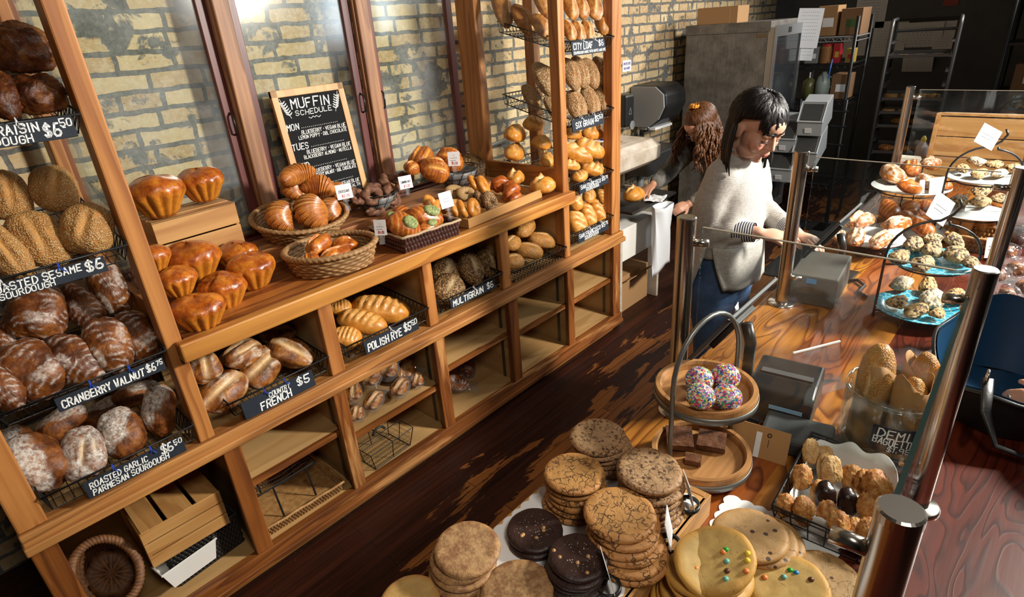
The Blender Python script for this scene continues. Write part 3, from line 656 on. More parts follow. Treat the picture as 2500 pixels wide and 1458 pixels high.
TRAYS = [('wire tray of raisin loaves, highest in the left tower', -0.005, 0.405, 1.712, 14), ('wire tray of toasted sesame loaves in the left tower', -0.005, 0.405, 1.362, 14),
         ('wire tray of cranberry walnut loaves in the left tower', -0.005, 0.405, 1.024, 14), ('wire tray of garlic loaves at the foot of the left tower', -0.005, 0.405, 0.748, 5),
         ('wire tray of country french loaves under the counter', 0.525, 0.905, 0.760, 4), ('wire tray of polish rye loaves under the counter', 0.985, 1.40, 0.764, 4),
         ('wire tray of multigrain loaves under the counter', 1.465, 1.87, 0.764, 4), ('wire tray of long rolls in the cubby without a sign', 1.95, 2.375, 0.735, 3),
         ('wire tray of city loaves, highest in the right tower', 2.43, 2.828, 1.752, 14), ('wire tray of six grain loaves in the right tower', 2.43, 2.828, 1.396, 14),
         ('wire tray of long sourdough loaves in the right tower', 2.43, 2.828, 1.056, 12), ('wire tray of short sourdough loaves at the foot of the right tower', 2.43, 2.828, 0.790, 5)]
for a in TRAYS: wire_tray(*a, h=0.05 if a[4] > 6 else 0.06)
def chalk_sign(label, x0, x1, z0, z1, lines, ties, tilt=-8, y=1.838):
    t = thing('chalk_sign', label, 'sign', ((x0 + x1) / 2, y, z1), (math.radians(tilt), 0, 0), 'chalk price signs on the bread display')
    w, h = x1 - x0, z1 - z0
    MB().box(-w / 2, w / 2, -0.003, 0.003, -h, 0).build('board', M_board, t, bevel=0.001)
    m = MB(); m2 = MB(); rnd = random.Random(int(x0 * 1000))
    for ln in lines:
        txt, fx, fz, size = ln[:4]; n = sum(0.465 if c == ' ' else (0.46 if c in 'I1.*,' else 0.92) for c in txt); wmax = ((ln[4] if len(ln) > 4 else 1.0) - fx) * w
        k = min(1.0, wmax / (n * size * h)); write(m2 if txt[0] in '$0123456789-' else m, txt, -w / 2 + fx * w, -h + fz * h, size * h, rnd=rnd, h=0.0036, w=size * h * 0.17, wid=0.62 * k, gap=0.30 * k)
    m.build('lettering', M_chalk, t); m2.build('price', M_chalk, t)
    for i, f in enumerate(ties):
        x = -w / 2 + abs(f) * w; col = M_blue if f > 0 else M_paper
        MB().tube([(x - 0.004, -0.004, -0.006), (x - 0.002, -0.010, 0.004), (x, 0.004, 0.012), (x + 0.003, 0.012, 0.004), (x + 0.002, -0.006, -0.004), (x + 0.010, -0.012, -0.012)], 0.0016, 5).build('cable_tie', col, t)
chalk_sign('chalk sign reading cinnamon raisin sourdough, top of the left tower', 0.095, 0.381, 1.662, 1.712, [('CINNAMON RAISIN', -0.02, 0.52, 0.40, 0.76), ('SOURDOUGH', 0.2, 0.07, 0.34, 0.74), ('$6', 0.77, 0.18, 0.55, 0.9), ('50', 0.9, 0.56, 0.34), ('-', 0.9, 0.36, 0.3)], [-0.62])
chalk_sign('chalk sign reading toasted sesame sourdough', 0.075, 0.338, 1.313, 1.355, [('TOASTED SESAME', 0.04, 0.50, 0.42, 0.80), ('SOURDOUGH', 0.10, 0.07, 0.34, 0.62), ('$6', 0.82, 0.30, 0.6, 0.99)], [0.62, -0.16])
chalk_sign('chalk sign reading cranberry walnut', 0.112, 0.386, 0.977, 1.017, [('CRANBERRY WALNUT', 0.04, 0.18, 0.52, 0.80), ('$6', 0.82, 0.28, 0.55, 0.92), ('75', 0.925, 0.52, 0.36, 0.99)], [0.68, 0.32])
chalk_sign('chalk sign reading roasted garlic parmesan sourdough', 0.088, 0.360, 0.688, 0.742, [('ROASTED GARLIC', 0.05, 0.52, 0.32, 0.62), ('PARMESAN SOURDOUGH', 0.05, 0.10, 0.32, 0.82), ('$6', 0.76, 0.46, 0.48, 0.90), ('50', 0.905, 0.66, 0.28), ('-', 0.9, 0.5, 0.25)], [0.68, 0.3])
chalk_sign('chalk sign reading country french', 0.555, 0.822, 0.688, 0.752, [('COUNTRY', 0.36, 0.60, 0.26, 0.66), ('FRENCH', 0.22, 0.10, 0.42, 0.66), ('$5', 0.76, 0.44, 0.44)], [0.62, 0.33])
chalk_sign('chalk sign reading polish rye', 1.050, 1.318, 0.705, 0.760, [('POLISH RYE', 0.05, 0.18, 0.54, 0.68), ('$5', 0.73, 0.28, 0.56, 0.87), ('50', 0.875, 0.54, 0.34), ('-', 0.9, 0.36, 0.3)], [-0.5])
chalk_sign('chalk sign reading multigrain', 1.508, 1.788, 0.718, 0.760, [('MULTIGRAIN', 0.05, 0.2, 0.6, 0.74), ('$6', 0.82, 0.28, 0.60)], [-0.55])
chalk_sign('chalk sign reading city loaf', 2.437, 2.715, 1.686, 1.750, [('CITY LOAF', 0.04, 0.42, 0.42, 0.62), ('SOURDOUGH MADE WITH WHITE AND RYE', 0.03, 0.10, 0.17), ('$6', 0.80, 0.50, 0.40)], [-0.35, -0.7])
chalk_sign('chalk sign reading six grain', 2.424, 2.704, 1.334, 1.392, [('SIX GRAIN', 0.10, 0.24, 0.46, 0.66), ('$5', 0.70, 0.36, 0.46, 0.83), ('50', 0.84, 0.52, 0.34)], [-0.3, -0.7])
chalk_sign('chalk sign reading san francisco sourdough in the middle of the right tower', 2.474, 2.745, 1.004, 1.052, [('SAN FRANCISCO', 0.05, 0.46, 0.38, 0.74), ('SOURDOUGH', 0.2, 0.08, 0.34, 0.66), ('$5', 0.77, 0.5, 0.42, 0.9), ('75', 0.905, 0.62, 0.3)], [-0.4, -0.8])
chalk_sign('chalk sign reading san francisco sourdough at the foot of the right tower', 2.450, 2.745, 0.734, 0.788, [('SAN FRANCISCO', 0.05, 0.46, 0.38, 0.74), ('SOURDOUGH', 0.2, 0.08, 0.34, 0.66), ('$5', 0.77, 0.5, 0.42, 0.9), ('75', 0.905, 0.62, 0.3)], [-0.4, -0.8])
# ------------------------------------------------------------------ loaves in the left tower
def loaves(kind, name, cat, group, rows, adj):
    for r in rows: put(r[6] if len(r) > 6 and r[6] else kind, name, adj + ' ' + r[5], cat, r[0], r[1], r[2], r[3], *r[4][1:], group=group, y=r[4][0])
loaves('raisin', 'raisin_loaf', 'bread', 'cinnamon raisin loaves', [
    (65, 128, 150, 150, (2.02, 20, 35, 0), 'resting on top of the pile'), (20, 235, 130, 95, (1.96, 80, 50, 0), 'at the left edge under the topmost one'),
    (113, 240, 120, 110, (1.95, 10, 40, 0), 'right behind the raisin sign price'), (70, 215, 110, 100, (2.12, 50, 30, 0), 'hidden at the back of the pile')], 'dark crusty cinnamon raisin loaf')
loaves('sesame', 'sesame_loaf', 'bread', 'toasted sesame loaves', [
    (25, 478, 130, 95, (2.08, 80, 62, 10), 'standing at the back left'), (128, 462, 120, 105, (2.06, 70, 62, 0), 'standing at the back beside the post'),
    (98, 588, 165, 120, (1.95, 100, 58, 0), 'in the middle of the front row'), (215, 560, 135, 118, (1.94, 70, 58, -8), 'nearest the post in the front row'),
    (15, 610, 190, 90, (1.93, 100, 60, 10), 'at the left end of the front row')], 'golden seeded sesame loaf')
loaves('walnut', 'walnut_loaf', 'bread', 'cranberry walnut loaves', [
    (98, 775, 150, 130, (2.07, 60, 55, 10), 'left in the back row'), (188, 752, 140, 78, (2.07, 100, 62, 0), 'narrow, in the middle of the back row'),
    (258, 705, 165, 88, (2.11, 90, 70, 0), 'standing tall at the back right'), (88, 912, 165, 145, (1.945, 120, 52, 0), 'second from the left in the front row'),
    (190, 885, 155, 120, (1.945, 110, 52, 0), 'in the middle of the front row'), (266, 848, 150, 110, (1.95, 80, 55, 0), 'second from the post in the front row'),
    (345, 828, 140, 100, (1.96, 110, 52, -10), 'nearest the post in the front row'), (5, 945, 160, 80, (1.93, 100, 55, 0), 'cut by the left edge of the photo'),
    (20, 830, 120, 80, (2.06, 80, 55, 0), 'floury, behind the left end of the row')], 'dark floured walnut loaf')
loaves('garlic', 'garlic_loaf', 'bread', 'roasted garlic loaves', [
    (102, 1138, 165, 128, (1.96, 115, 50, 10), 'half white, at the left of the front row'), (196, 1106, 135, 104, (1.96, 70, 50, 0), 'almost all white with flour', 'garlicw'),
    (301, 1070, 135, 104, (1.965, 75, 52, 0), 'half white, second from the post'), (395, 1012, 130, 80, (1.98, 75, 58, -15), 'narrow and brown, beside the post'),
    (150, 1032, 110, 70, (2.12, 20, 40, 0), 'lying in the back row under the sign'), (338, 962, 105, 60, (2.13, -10, 40, 0), 'at the back under the walnut sign price'),
    (48, 1085, 100, 70, (2.10, 100, 45, 0), 'at the far back left'), (255, 1005, 110, 60, (2.16, 10, 40, 0), 'at the back behind the half white ones')], 'rustic roasted garlic loaf')
# ------------------------------------------------------------------ loaves in the cubbies
loaves('country', 'country_loaf', 'bread', 'country french loaves', [
    (592, 868, 105, 72, (2.0, 10, 30, 0), 'knotted on top, at the middle of the cubby', 'twist'), (640, 905, 130, 95, (1.99, 25, 45, 0), 'dark, with a pale ridge'),
    (708, 872, 120, 80, (1.98, -55, 35, 0), 'pointed and pale, nearest the cubby wall'), (548, 965, 135, 98, (1.95, 25, 40, 0), 'half floured, at the front left'),
    (500, 895, 85, 75, (1.97, 80, 45, 0), 'behind the tower post'), (683, 815, 90, 62, (2.12, -20, 20, 0), 'lying highest at the back')], 'crusty country french loaf')
loaves('rye', 'rye_loaf', 'bread', 'polish rye loaves', [
    (937, 762, 150, 82, (2.03, -42, 25, 0), 'with deep slashes, nearest the cubby wall'), (878, 792, 130, 70, (2.0, -52, 25, 0), 'in the middle of the tray'),
    (843, 822, 78, 66, (1.97, -40, 25, 0), 'at the front left of the tray'), (833, 752, 60, 50, (2.10, -20, 25, 0), 'at the back left of the tray')], 'smooth golden rye loaf')
loaves('multi', 'multigrain_loaf', 'bread', 'multigrain loaves', [
    (1094, 668, 90, 80, (2.02, 30, 45, 0), 'behind the frontmost one'), (1097, 708, 95, 78, (1.945, 20, 45, 0), 'frontmost on the left'),
    (1145, 660, 95, 72, (1.985, 70, 50, 0), 'in the middle of the row'), (1195, 645, 85, 58, (1.985, 70, 50, 0), 'nearest the right cubby wall'),
    (1165, 603, 85, 40, (2.10, 10, 20, 0), 'lying dark at the back')], 'seed covered multigrain loaf')
loaves('demi', 'long_roll', 'bread', 'long rolls in the cubby without a sign', [
    (1283, 558, 90, 44, (2.05, 22, 15, 0), 'lying topmost across the others'), (1252, 596, 60, 45, (2.02, 20, 20, 0), 'behind the cubby post'),
    (1292, 612, 76, 50, (1.985, -42, 25, 0), 'in the middle of the tray'), (1328, 590, 80, 48, (1.99, -40, 25, 0), 'nearest the tower post'),
    (1253, 640, 60, 48, (1.95, -10, 20, 0), 'at the front left of the tray')], 'golden brown long roll')
# ------------------------------------------------------------------ loaves in the right tower
loaves('city', 'city_loaf', 'bread', 'city loaves', [
    (1222, 25, 110, 62, (2.30, 70, 70, 30), 'tall, at the back seen through the side glass'), (1276, 52, 85, 56, (2.18, 100, 60, 20), 'floury, second from the back through the glass'),
    (1320, 70, 75, 60, (2.02, 70, 55, 30), 'dark, just left of the tower post'), (1325, 12, 80, 60, (2.06, 90, 60, 30), 'on the upper layer left of the post'),
    (1388, 15, 75, 42, (1.98, 80, 60, 10), 'first on the upper layer right of the post'), (1418, 20, 75, 45, (1.97, 75, 60, 10), 'second on the upper layer right of the post'),
    (1452, 20, 80, 50, (1.96, 70, 60, 0), 'at the right end of the upper layer'), (1472, 56, 88, 52, (1.94, 60, 50, 0), 'leaning at the right end of the lower layer'),
    (1388, 76, 60, 38, (1.93, 80, 60, 10), 'first on the lower layer right of the post'), (1410, 78, 62, 38, (1.93, 75, 60, 10), 'second on the lower layer right of the post'),
    (1433, 74, 60, 38, (1.93, 75, 60, 5), 'third on the lower layer right of the post')], 'floured city loaf')
loaves('six', 'six_grain_loaf', 'bread', 'six grain loaves', [
    (1325, 198, 95, 74, (2.08, 60, 62, 35), 'in the upper layer seen through the side glass'), (1297, 246, 75, 62, (2.18, 60, 62, 45), 'at the back of the lower layer through the glass'),
    (1345, 262, 62, 50, (2.02, 70, 60, 35), 'just left of the tower post below'), (1393, 182, 90, 58, (1.975, 70, 60, 15), 'first of the upper layer right of the post'),
    (1415, 180, 88, 52, (1.975, 75, 62, 15), 'second of the upper layer right of the post'), (1439, 180, 85, 48, (1.975, 75, 62, 12), 'third of the upper layer right of the post'),
    (1465, 178, 82, 44, (1.975, 72, 62, 10), 'at the right end of the upper layer'), (1405, 258, 84, 62, (1.935, 70, 58, 10), 'first of the lower layer right of the post'),
    (1440, 249, 84, 50, (1.935, 75, 60, 10), 'second of the lower layer right of the post'), (1470, 243, 82, 46, (1.94, 72, 60, 5), 'at the right end of the lower layer')], 'seeded six grain loaf')
loaves('gold', 'sourdough_loaf', 'bread', 'san francisco sourdough loaves', [
    (1259, 333, 100, 54, (2.17, -12, 20, 40), 'topmost of the two at the side glass'), (1257, 374, 100, 52, (2.15, -10, 20, 40), 'lower of the two at the side glass'),
    (1303, 305, 100, 44, (2.22, -20, 20, 40), 'in shade under the grain tray'), (1322, 352, 70, 48, (2.10, -20, 20, 40), 'in the middle behind the post'),
    (1335, 394, 84, 40, (2.03, 0, 20, 40), 'lying along the bottom of the side glass'), (1402, 378, 110, 48, (1.965, -58, 30, 10), 'long and plain, pointing at the sign'),
    (1434, 362, 90, 58, (1.965, -45, 35, 10), 'with a big slash, in the middle of the pile'), (1470, 368, 60, 46, (1.96, -40, 30, 0), 'at the right end of the middle layer'),
    (1450, 328, 84, 44, (1.99, -10, 25, 0), 'topmost, under the six grain sign'), (1395, 330, 70, 40, (2.02, -30, 25, 10), 'behind the post on the top layer'),
    (1391, 402, 60, 36, (1.945, -40, 25, 10), 'low beside the tower post'), (1444, 414, 62, 42, (1.935, -45, 30, 0), 'second from the right at the bottom'),
    (1472, 410, 52, 40, (1.935, -45, 30, 0), 'rightmost at the bottom'), (1416, 432, 56, 34, (1.925, 10, 20, 0), 'dark, right above the middle sign')], 'slashed golden sourdough loaf')
loaves('gold', 'sourdough_loaf', 'bread', 'small sourdough loaves', [
    (1403, 494, 60, 44, (1.99, 70, 45, 0), 'behind the post on the upper layer'), (1438, 481, 54, 36, (1.99, 30, 35, 0), 'on the upper layer by the middle sign'),
    (1412, 548, 70, 56, (1.945, 70, 50, 0), 'widest, beside the tower post'), (1437, 532, 72, 44, (1.945, 75, 55, 0), 'second in the lower row'),
    (1463, 520, 70, 42, (1.945, 75, 55, 0), 'at the right end of the lower row'), (1470, 480, 44, 30, (2.08, 60, 40, 0), 'at the back right')], 'pale small sourdough loaf')
# ------------------------------------------------------------------ on the counter: crate, baskets, board, pastries
def wicker_mat(name, a, b, sc=60):
    t = NT(name); v = t.coord((1, 1, 1), rand=True); n = t.noise(v, sc, 3); k = t.attr()
    c = t.mix(t.ramp(n, [(0.3, 0.0), (0.7, 1.0)]), a, b); c = t.mix(k[0], c, tuple(x * 0.28 for x in b)); t.set(col=c, rough=0.6); return t.m
M_wick = wicker_mat('tan_wicker', (0.46, 0.27, 0.115), (0.27, 0.13, 0.042))
M_wickd = wicker_mat('dark_wicker', (0.24, 0.10, 0.03), (0.11, 0.04, 0.014))
M_wickb = wicker_mat('brown_banana_weave', (0.15, 0.05, 0.035), (0.055, 0.017, 0.012), 35)
M_wickk = wicker_mat('black_weave', (0.035, 0.03, 0.025), (0.012, 0.010, 0.009))
M_wicky = wicker_mat('straw_weave', (0.50, 0.28, 0.10), (0.27, 0.12, 0.035), 40)
def basket(name, label, loc, rot, rx0, ry0, rx1, ry1, h, mat, rimmat, rows=8, stakes=22, rim=0.012, group=None, cat='basket'):
    t = thing(name, label, cat, loc, rot, group)
    m = MB(); prof = [(0.0, 0.004)] + [(k / 4, 0.004) for k in range(1, 5)]
    SUB = 4
    for j in range(rows * SUB + 1): prof.append((1 + j / (rows * SUB), 0.004 + h * j / (rows * SUB)))
    def fn(r, z, a, i):
        if i < 5: return (rx0 * r * math.cos(a), ry0 * r * math.sin(a), 0.004 + (0.002 * math.cos(a * 12) if r < 1 else 0))
        f = r - 1; j = i - 5; row = j // SUB; fr = (j % SUB) / SUB
        b = 0.0045 * math.sin(PI * fr) * (0.5 + 0.9 * math.cos(a * stakes + PI * row))
        ff = f ** 0.75
        return ((rx0 + (rx1 - rx0) * ff + b) * math.cos(a), (ry0 + (ry1 - ry0) * ff + b) * math.sin(a), z + 0.003 * math.sin(a * 3 + row))
    def cf(r, z, a, i):
        if i < 5: return (0.3 if i % 2 else 0.1, 0, 0, 1)
        j = i - 5; fr = (j % SUB) / SUB
        return ((0.8 if fr == 0 else 0.0) + 0.25 * (0.5 - 0.5 * math.cos(a * stakes + PI * (j // SUB))), 0, 0, 1)
    m.lathe(prof, stakes * 6, fn, 0, cf, cap=False); m.build('woven_body', mat, t, smooth=True, solid=0.004)
    m = MB(); N = 96
    def rf(u, v):
        a = u * 2 * PI; w = v * 2 * PI; rr = rim * (1 + 0.10 * math.cos(a * 55 + w * 2))
        q = 1 + (rr * math.cos(w)) / rx1
        return (rx1 * q * math.cos(a), (ry1 + rr * math.cos(w)) * math.sin(a), h + 0.006 + rr * 0.8 * math.sin(w))
    m.grid(rf, 330, 10, True, True, colf=lambda u, v: (0.45 * (0.5 + 0.5 * math.cos(u * 2 * PI * 55)) ** 3, 0, 0, 1)); m.build('rim', rimmat, t, smooth=True)
    return t
def rect_basket(name, label, loc, rot, w, d, h, mat, rimcol, cell=0.016, flare=0.01, cat='basket', group=None):
    t = thing(name, label, cat, loc, rot, group)
    per = []; n1, n2 = max(4, int(w / cell) * 4), max(4, int(d / cell) * 4)
    for k in range(n1): per.append((-w / 2 + w * k / n1, -d / 2, 0, -1, k))
    for k in range(n2): per.append((w / 2, -d / 2 + d * k / n2, 1, 0, k))
    for k in range(n1): per.append((w / 2 - w * k / n1, d / 2, 0, 1, k))
    for k in range(n2): per.append((-w / 2, d / 2 - d * k / n2, -1, 0, k))
    rows = max(3, int(h / cell)); N = len(per); m = MB()
    def f(u, v):
        i = int(round(u * N)) % N; x, y, nx, ny, k = per[i]; jz = v * rows
        b = 0.0042 * math.sin(PI * (jz % 1.0)) * math.cos(k * PI / 2 + PI * int(jz + 1e-6)) * 1.2
        o = flare * v + b
        return (x + nx * o, y + ny * o, 0.003 + h * v)
    nv = rows * 4 + 1
    m.grid(f, N, nv, cu=True, colf=lambda u, v: (0.75 * (0.5 + 0.5 * math.cos(v * rows * 2 * PI)) ** 2 + 0.2 * ((int(u * N) // 2) % 2), 0, 0, 1))
    m.box(-w / 2, w / 2, -d / 2, d / 2, 0, 0.006); m.build('woven_body', mat, t, smooth=False, solid=0.005)
    m = MB(); o = flare; q = h + 0.006
    pts = []
    for (ax, ay, bx, by) in ((-1, -1, 1, -1), (1, -1, 1, 1), (1, 1, -1, 1), (-1, 1, -1, -1)):
        for k in range(12): pts.append(((ax + (bx - ax) * k / 12) * (w / 2 + o), (ay + (by - ay) * k / 12) * (d / 2 + o), q + 0.002 * math.sin(k * 1.7)))
    m.tube(pts, 0.006, 6, True); m.build('rim', rimcol, t, smooth=True)
    return t
M_rope = plain('pale_rope', (0.42, 0.30, 0.18), 0.8)
def crate(name, label, loc, rot, w, d, h, nslat, topslats, gap, group=None):
    """wooden crate turned upside down: slatted top, slatted long sides, end boards"""
    t = thing(name, label, 'crate', loc, rot, group)
    for sx in (-1, 1):
        MB().box(sx * w / 2 - (0.012 if sx > 0 else 0), sx * w / 2 + (0.012 if sx < 0 else 0), -d / 2 + 0.008, d / 2 - 0.008, 0, h - 0.008).build('end_board', M_crate_y, t, bevel=0.0015)
    sh = (h - gap * (nslat - 1)) / nslat
    for sy in (-1, 1):
        for k in range(nslat):
            z = k * (sh + gap); y = sy * d / 2
            MB().box(-w / 2, w / 2, min(y, y - sy * 0.008), max(y, y - sy * 0.008), z, z + sh).build('side_slat', M_crate, t, bevel=0.0015)
    for a, b, along in topslats:
        if along == 'x': MB().box(-w / 2 + 0.001, w / 2 - 0.001, a, b, h - 0.008, h).build('top_slat', M_crate, t, bevel=0.0015)
        else: MB().box(a, b, -d / 2 + 0.001, d / 2 - 0.001, h - 0.007, h + 0.001).build('top_slat', M_crate_y, t, bevel=0.0015)
    return t
CTZ = 1.035
crate('wooden_crate', 'upturned slatted wooden crate on the counter carrying two brioches', (0.745, 2.395, CTZ), (0, 0, math.radians(2)), 0.305, 0.17, 0.262, 3, [(-0.085, -0.045, 'x'), (-0.035, 0.035, 'x'), (0.045, 0.085, 'x')], 0.006)
tag(MB().box(0.925, 2.30, 2.235, 2.455, CTZ, 1.085).build('display_riser', wood('riser_wood', (0.36, 0.13, 0.035), (0.15, 0.045, 0.012), 0, wear=(0.5, 0.26, 0.12)), bevel=0.003), 'low reddish plank riser along the back of the counter under the baskets', 'riser')
BR = [(385, 484, 132, 0.0, 2.36, 'left of the two on the crate'), (492, 455, 106, 1.5, 2.40, 'right of the two on the crate'), (472, 645, 138, 2.1, 2.12, 'in the middle of the group, widest'),
      (385, 640, 90, 0.4, 2.10, 'half hidden by the tower post'), (436, 690, 100, 3.0, 2.03, 'second from the post on the counter'), (546, 716, 118, 4.4, 2.02, 'in front of the rightmost one'),
      (612, 672, 120, 5.2, 2.08, 'rightmost on the bare counter'), (583, 630, 100, 0.9, 2.21, 'at the back by the crate corner'), (487, 768, 128, 2.6, 1.93, 'frontmost, beside the tower post')]
for px, py, wd, sp, y, lab in BR:
    put('brioche', 'brioche', 'shiny fluted brioche ' + lab, 'brioche', px, py, wd, wd, math.degrees(sp), 0, 0, 'fluted brioches', y=y, hs=0.90)
basket('wicker_basket', 'round wicker basket heaped with croissants', (1.155, 2.335, 1.087), (math.radians(9), 0, 0), 0.13, 0.125, 0.195, 0.185, 0.085, M_wick, M_wick, 9, 24, 0.011)
basket('wicker_basket', 'oval wicker basket of glazed rolls at the counter edge', (1.085, 1.995, CTZ), (0, 0, math.radians(-20)), 0.145, 0.125, 0.172, 0.15, 0.078, M_wick, M_wick, 7, 22, 0.013)
for px, py, L, W, sp, ti, ya, y, lab in [(690, 523, 110, 88, 65, 35, 0, 2.27, 'at the left end of the basket'), (757, 512, 130, 105, 75, 40, 0, 2.24, 'in the middle of the basket front'),
        (812, 515, 95, 82, 70, 35, 0, 2.27, 'right in the basket beside the price card'), (770, 452, 105, 88, -30, 30, 0, 2.29, 'on the second layer'), (718, 460, 80, 70, 60, 30, 0, 2.33, 'at the back left of the second layer'),
        (728, 428, 130, 66, 12, 10, 0, 2.31, 'lying on the very top'), (823, 470, 70, 60, 70, 30, 0, 2.33, 'behind the price card')]:
    put('croissant', 'croissant', 'flaky striped croissant ' + lab, 'croissant', px, py, L, W, sp, ti, ya, 'croissants in the wicker basket', y=y)
for px, py, L, W, sp, ti, y, lab in [(778, 598, 80, 46, 25, 20, 2.02, 'at the back left of the oval basket'), (842, 600, 66, 50, -30, 20, 2.0, 'at the back right of the oval basket'),
        (817, 628, 100, 46, 5, 20, 1.95, 'largest, in front'), (763, 632, 50, 38, 60, 20, 1.96, 'at the front left')]:
    put('glazed', 'glazed_roll', 'dark shiny torn glazed roll ' + lab, 'pastry', px, py, L, W, sp, ti, 0, 'glazed rolls in the oval basket', y=y)
def wire_bowl(label, loc, R, h, base):
    t = thing('wire_bowl', label, 'bowl', loc)
    m = MB(); ring = lambda r, z: [(r * math.cos(2 * PI * k / 40), r * math.sin(2 * PI * k / 40), z) for k in range(40)]
    m.tube(ring(R, h), 0.003, 6, True); m.tube(ring(base, 0.003), 0.003, 6, True); m.tube(ring(R * 0.9, h * 0.55), 0.0015, 5, True); m.build('rings', M_bw, t, smooth=True)
    m = MB()
    for k in range(14):
        a = 2 * PI * k / 14
        m.tube([((base + (R - base) * (1 - (1 - f) ** 1.8)) * math.cos(a + f * 0.3), (base + (R - base) * (1 - (1 - f) ** 1.8)) * math.sin(a + f * 0.3), 0.003 + (h - 0.003) * f) for f in (0, 0.15, 0.3, 0.5, 0.75, 1)], 0.0013, 5)
    m.build('ribs', M_bw, t)
    MB().lathe([(0.0, 0.006), (base, 0.006), (R * 0.72, h * 0.3), (R * 0.88, h * 0.6), (R * 0.93, h * 0.85)], 40, lambda r, z, a, i: (r * math.cos(a) * (1 + 0.03 * math.sin(a * 9)), r * math.sin(a) * (1 + 0.03 * math.sin(a * 9)), z), cap=False).build('liner', plain('grey_liner_paper', (0.16, 0.155, 0.15), 0.5), t, smooth=True, solid=0.001)
    return t
wire_bowl('black wire bowl of cinnamon twists', (1.555, 2.345, 1.086), 0.105, 0.088, 0.055)
wire_bowl('black wire bowl of glossy layered buns by the right tower', (2.08, 2.345, 1.086), 0.118, 0.095, 0.06)
for px, py, L, W, sp, ti, ya, y, lab in [(908, 480, 62, 56, 10, 55, 0, 2.28, 'standing with its hole showing'), (962, 478, 64, 52, 60, 60, 20, 2.30, 'right at the bowl rim'), (918, 462, 52, 44, 20, 40, 0, 2.36, 'behind the standing one'),
        (958, 450, 70, 52, -50, 50, 0, 2.35, 'on top behind the price card'), (990, 432, 50, 40, 0, 30, 0, 2.40, 'topmost at the back'), (880, 480, 50, 44, 80, 50, 0, 2.31, 'at the left of the bowl'), (918, 510, 56, 36, 0, 15, 0, 2.29, 'low in the bowl')]:
    put('twistring', 'cinnamon_twist', 'sugary brown cinnamon twist ' + lab, 'pastry', px, py, L, W, sp, ti, ya, 'cinnamon twists in the wire bowl', y=y)
for px, py, L, W, sp, ti, y, lab in [(1055, 415, 78, 68, -40, 45, 2.25, 'in front'), (1030, 392, 84, 60, 30, 35, 2.33, 'at the left, reaching highest'), (1098, 392, 72, 58, -60, 45, 2.33, 'behind the price card'), (1012, 415, 40, 40, 0, 40, 2.27, 'small, at the left rim')]:
    put('bun', 'layered_bun', 'glossy brown layered bun ' + lab, 'bun', px, py, L, W, sp, ti, 0, 'layered buns in the wire bowl', y=y)
put('multi', 'seeded_loaf', 'large seeded loaf leaning beside the right tower', 'bread', 1152, 418, 92, 82, 70, 45, 0, None, y=2.42)
rb = rect_basket('woven_basket', 'square dark brown woven basket of spinach croissants', (1.475, 1.965, CTZ), (0, 0, math.radians(-4)), 0.275, 0.235, 0.062, M_wickb, M_rope)
def filling(o, L, W):
    m = MB(); n = 18
    m.lathe([(1.0, 0.0), (0.98, 0.004), (0.8, 0.009), (0.4, 0.012), (0.0, 0.012)], n, lambda r, z, a, i: (L * r * math.cos(a), W * r * math.sin(a), z + 0.003 * nz((r * math.cos(a) * 5, r * math.sin(a) * 5, 1), 1, 3)), cap=False)
    t = bpy.data.materials.get('spinach_filling')
    if not t:
        q = NT('spinach_filling'); nn = q.noise(q.coord(), 130, 4, 0.7); q.set(col=q.ramp(nn, [(0.35, (0.055, 0.09, 0.02)), (0.5, (0.26, 0.31, 0.10)), (0.65, (0.46, 0.46, 0.22))]), rough=0.6).bump(nn, 0.8, 0.004); t = q.m
    f = m.build('filling', t, o, smooth=True); f['label'] = 'pale green spinach filling'; return f
for px, py, L, W, sp, ti, y, lab, fl in [(990, 562, 90, 72, -60, 45, 1.91, 'in front, largest', 1), (1030, 535, 100, 62, -30, 40, 1.95, 'in the middle', 1), (1040, 553, 66, 40, 10, 40, 1.91, 'right in front', 1), (958, 545, 60, 50, 70, 30, 1.99, 'at the left behind the card', 1), (985, 528, 70, 50, 60, 30, 2.03, 'at the back', 0)]:
    o = put('striped', 'spinach_croissant', 'striped spinach croissant ' + lab, 'pastry', px, py, L, W, sp, ti, 0, 'spinach croissants in the woven basket', y=y)
    if fl: filling(o, 0.030, 0.018).location = (0.012, 0.0, 0.0345)
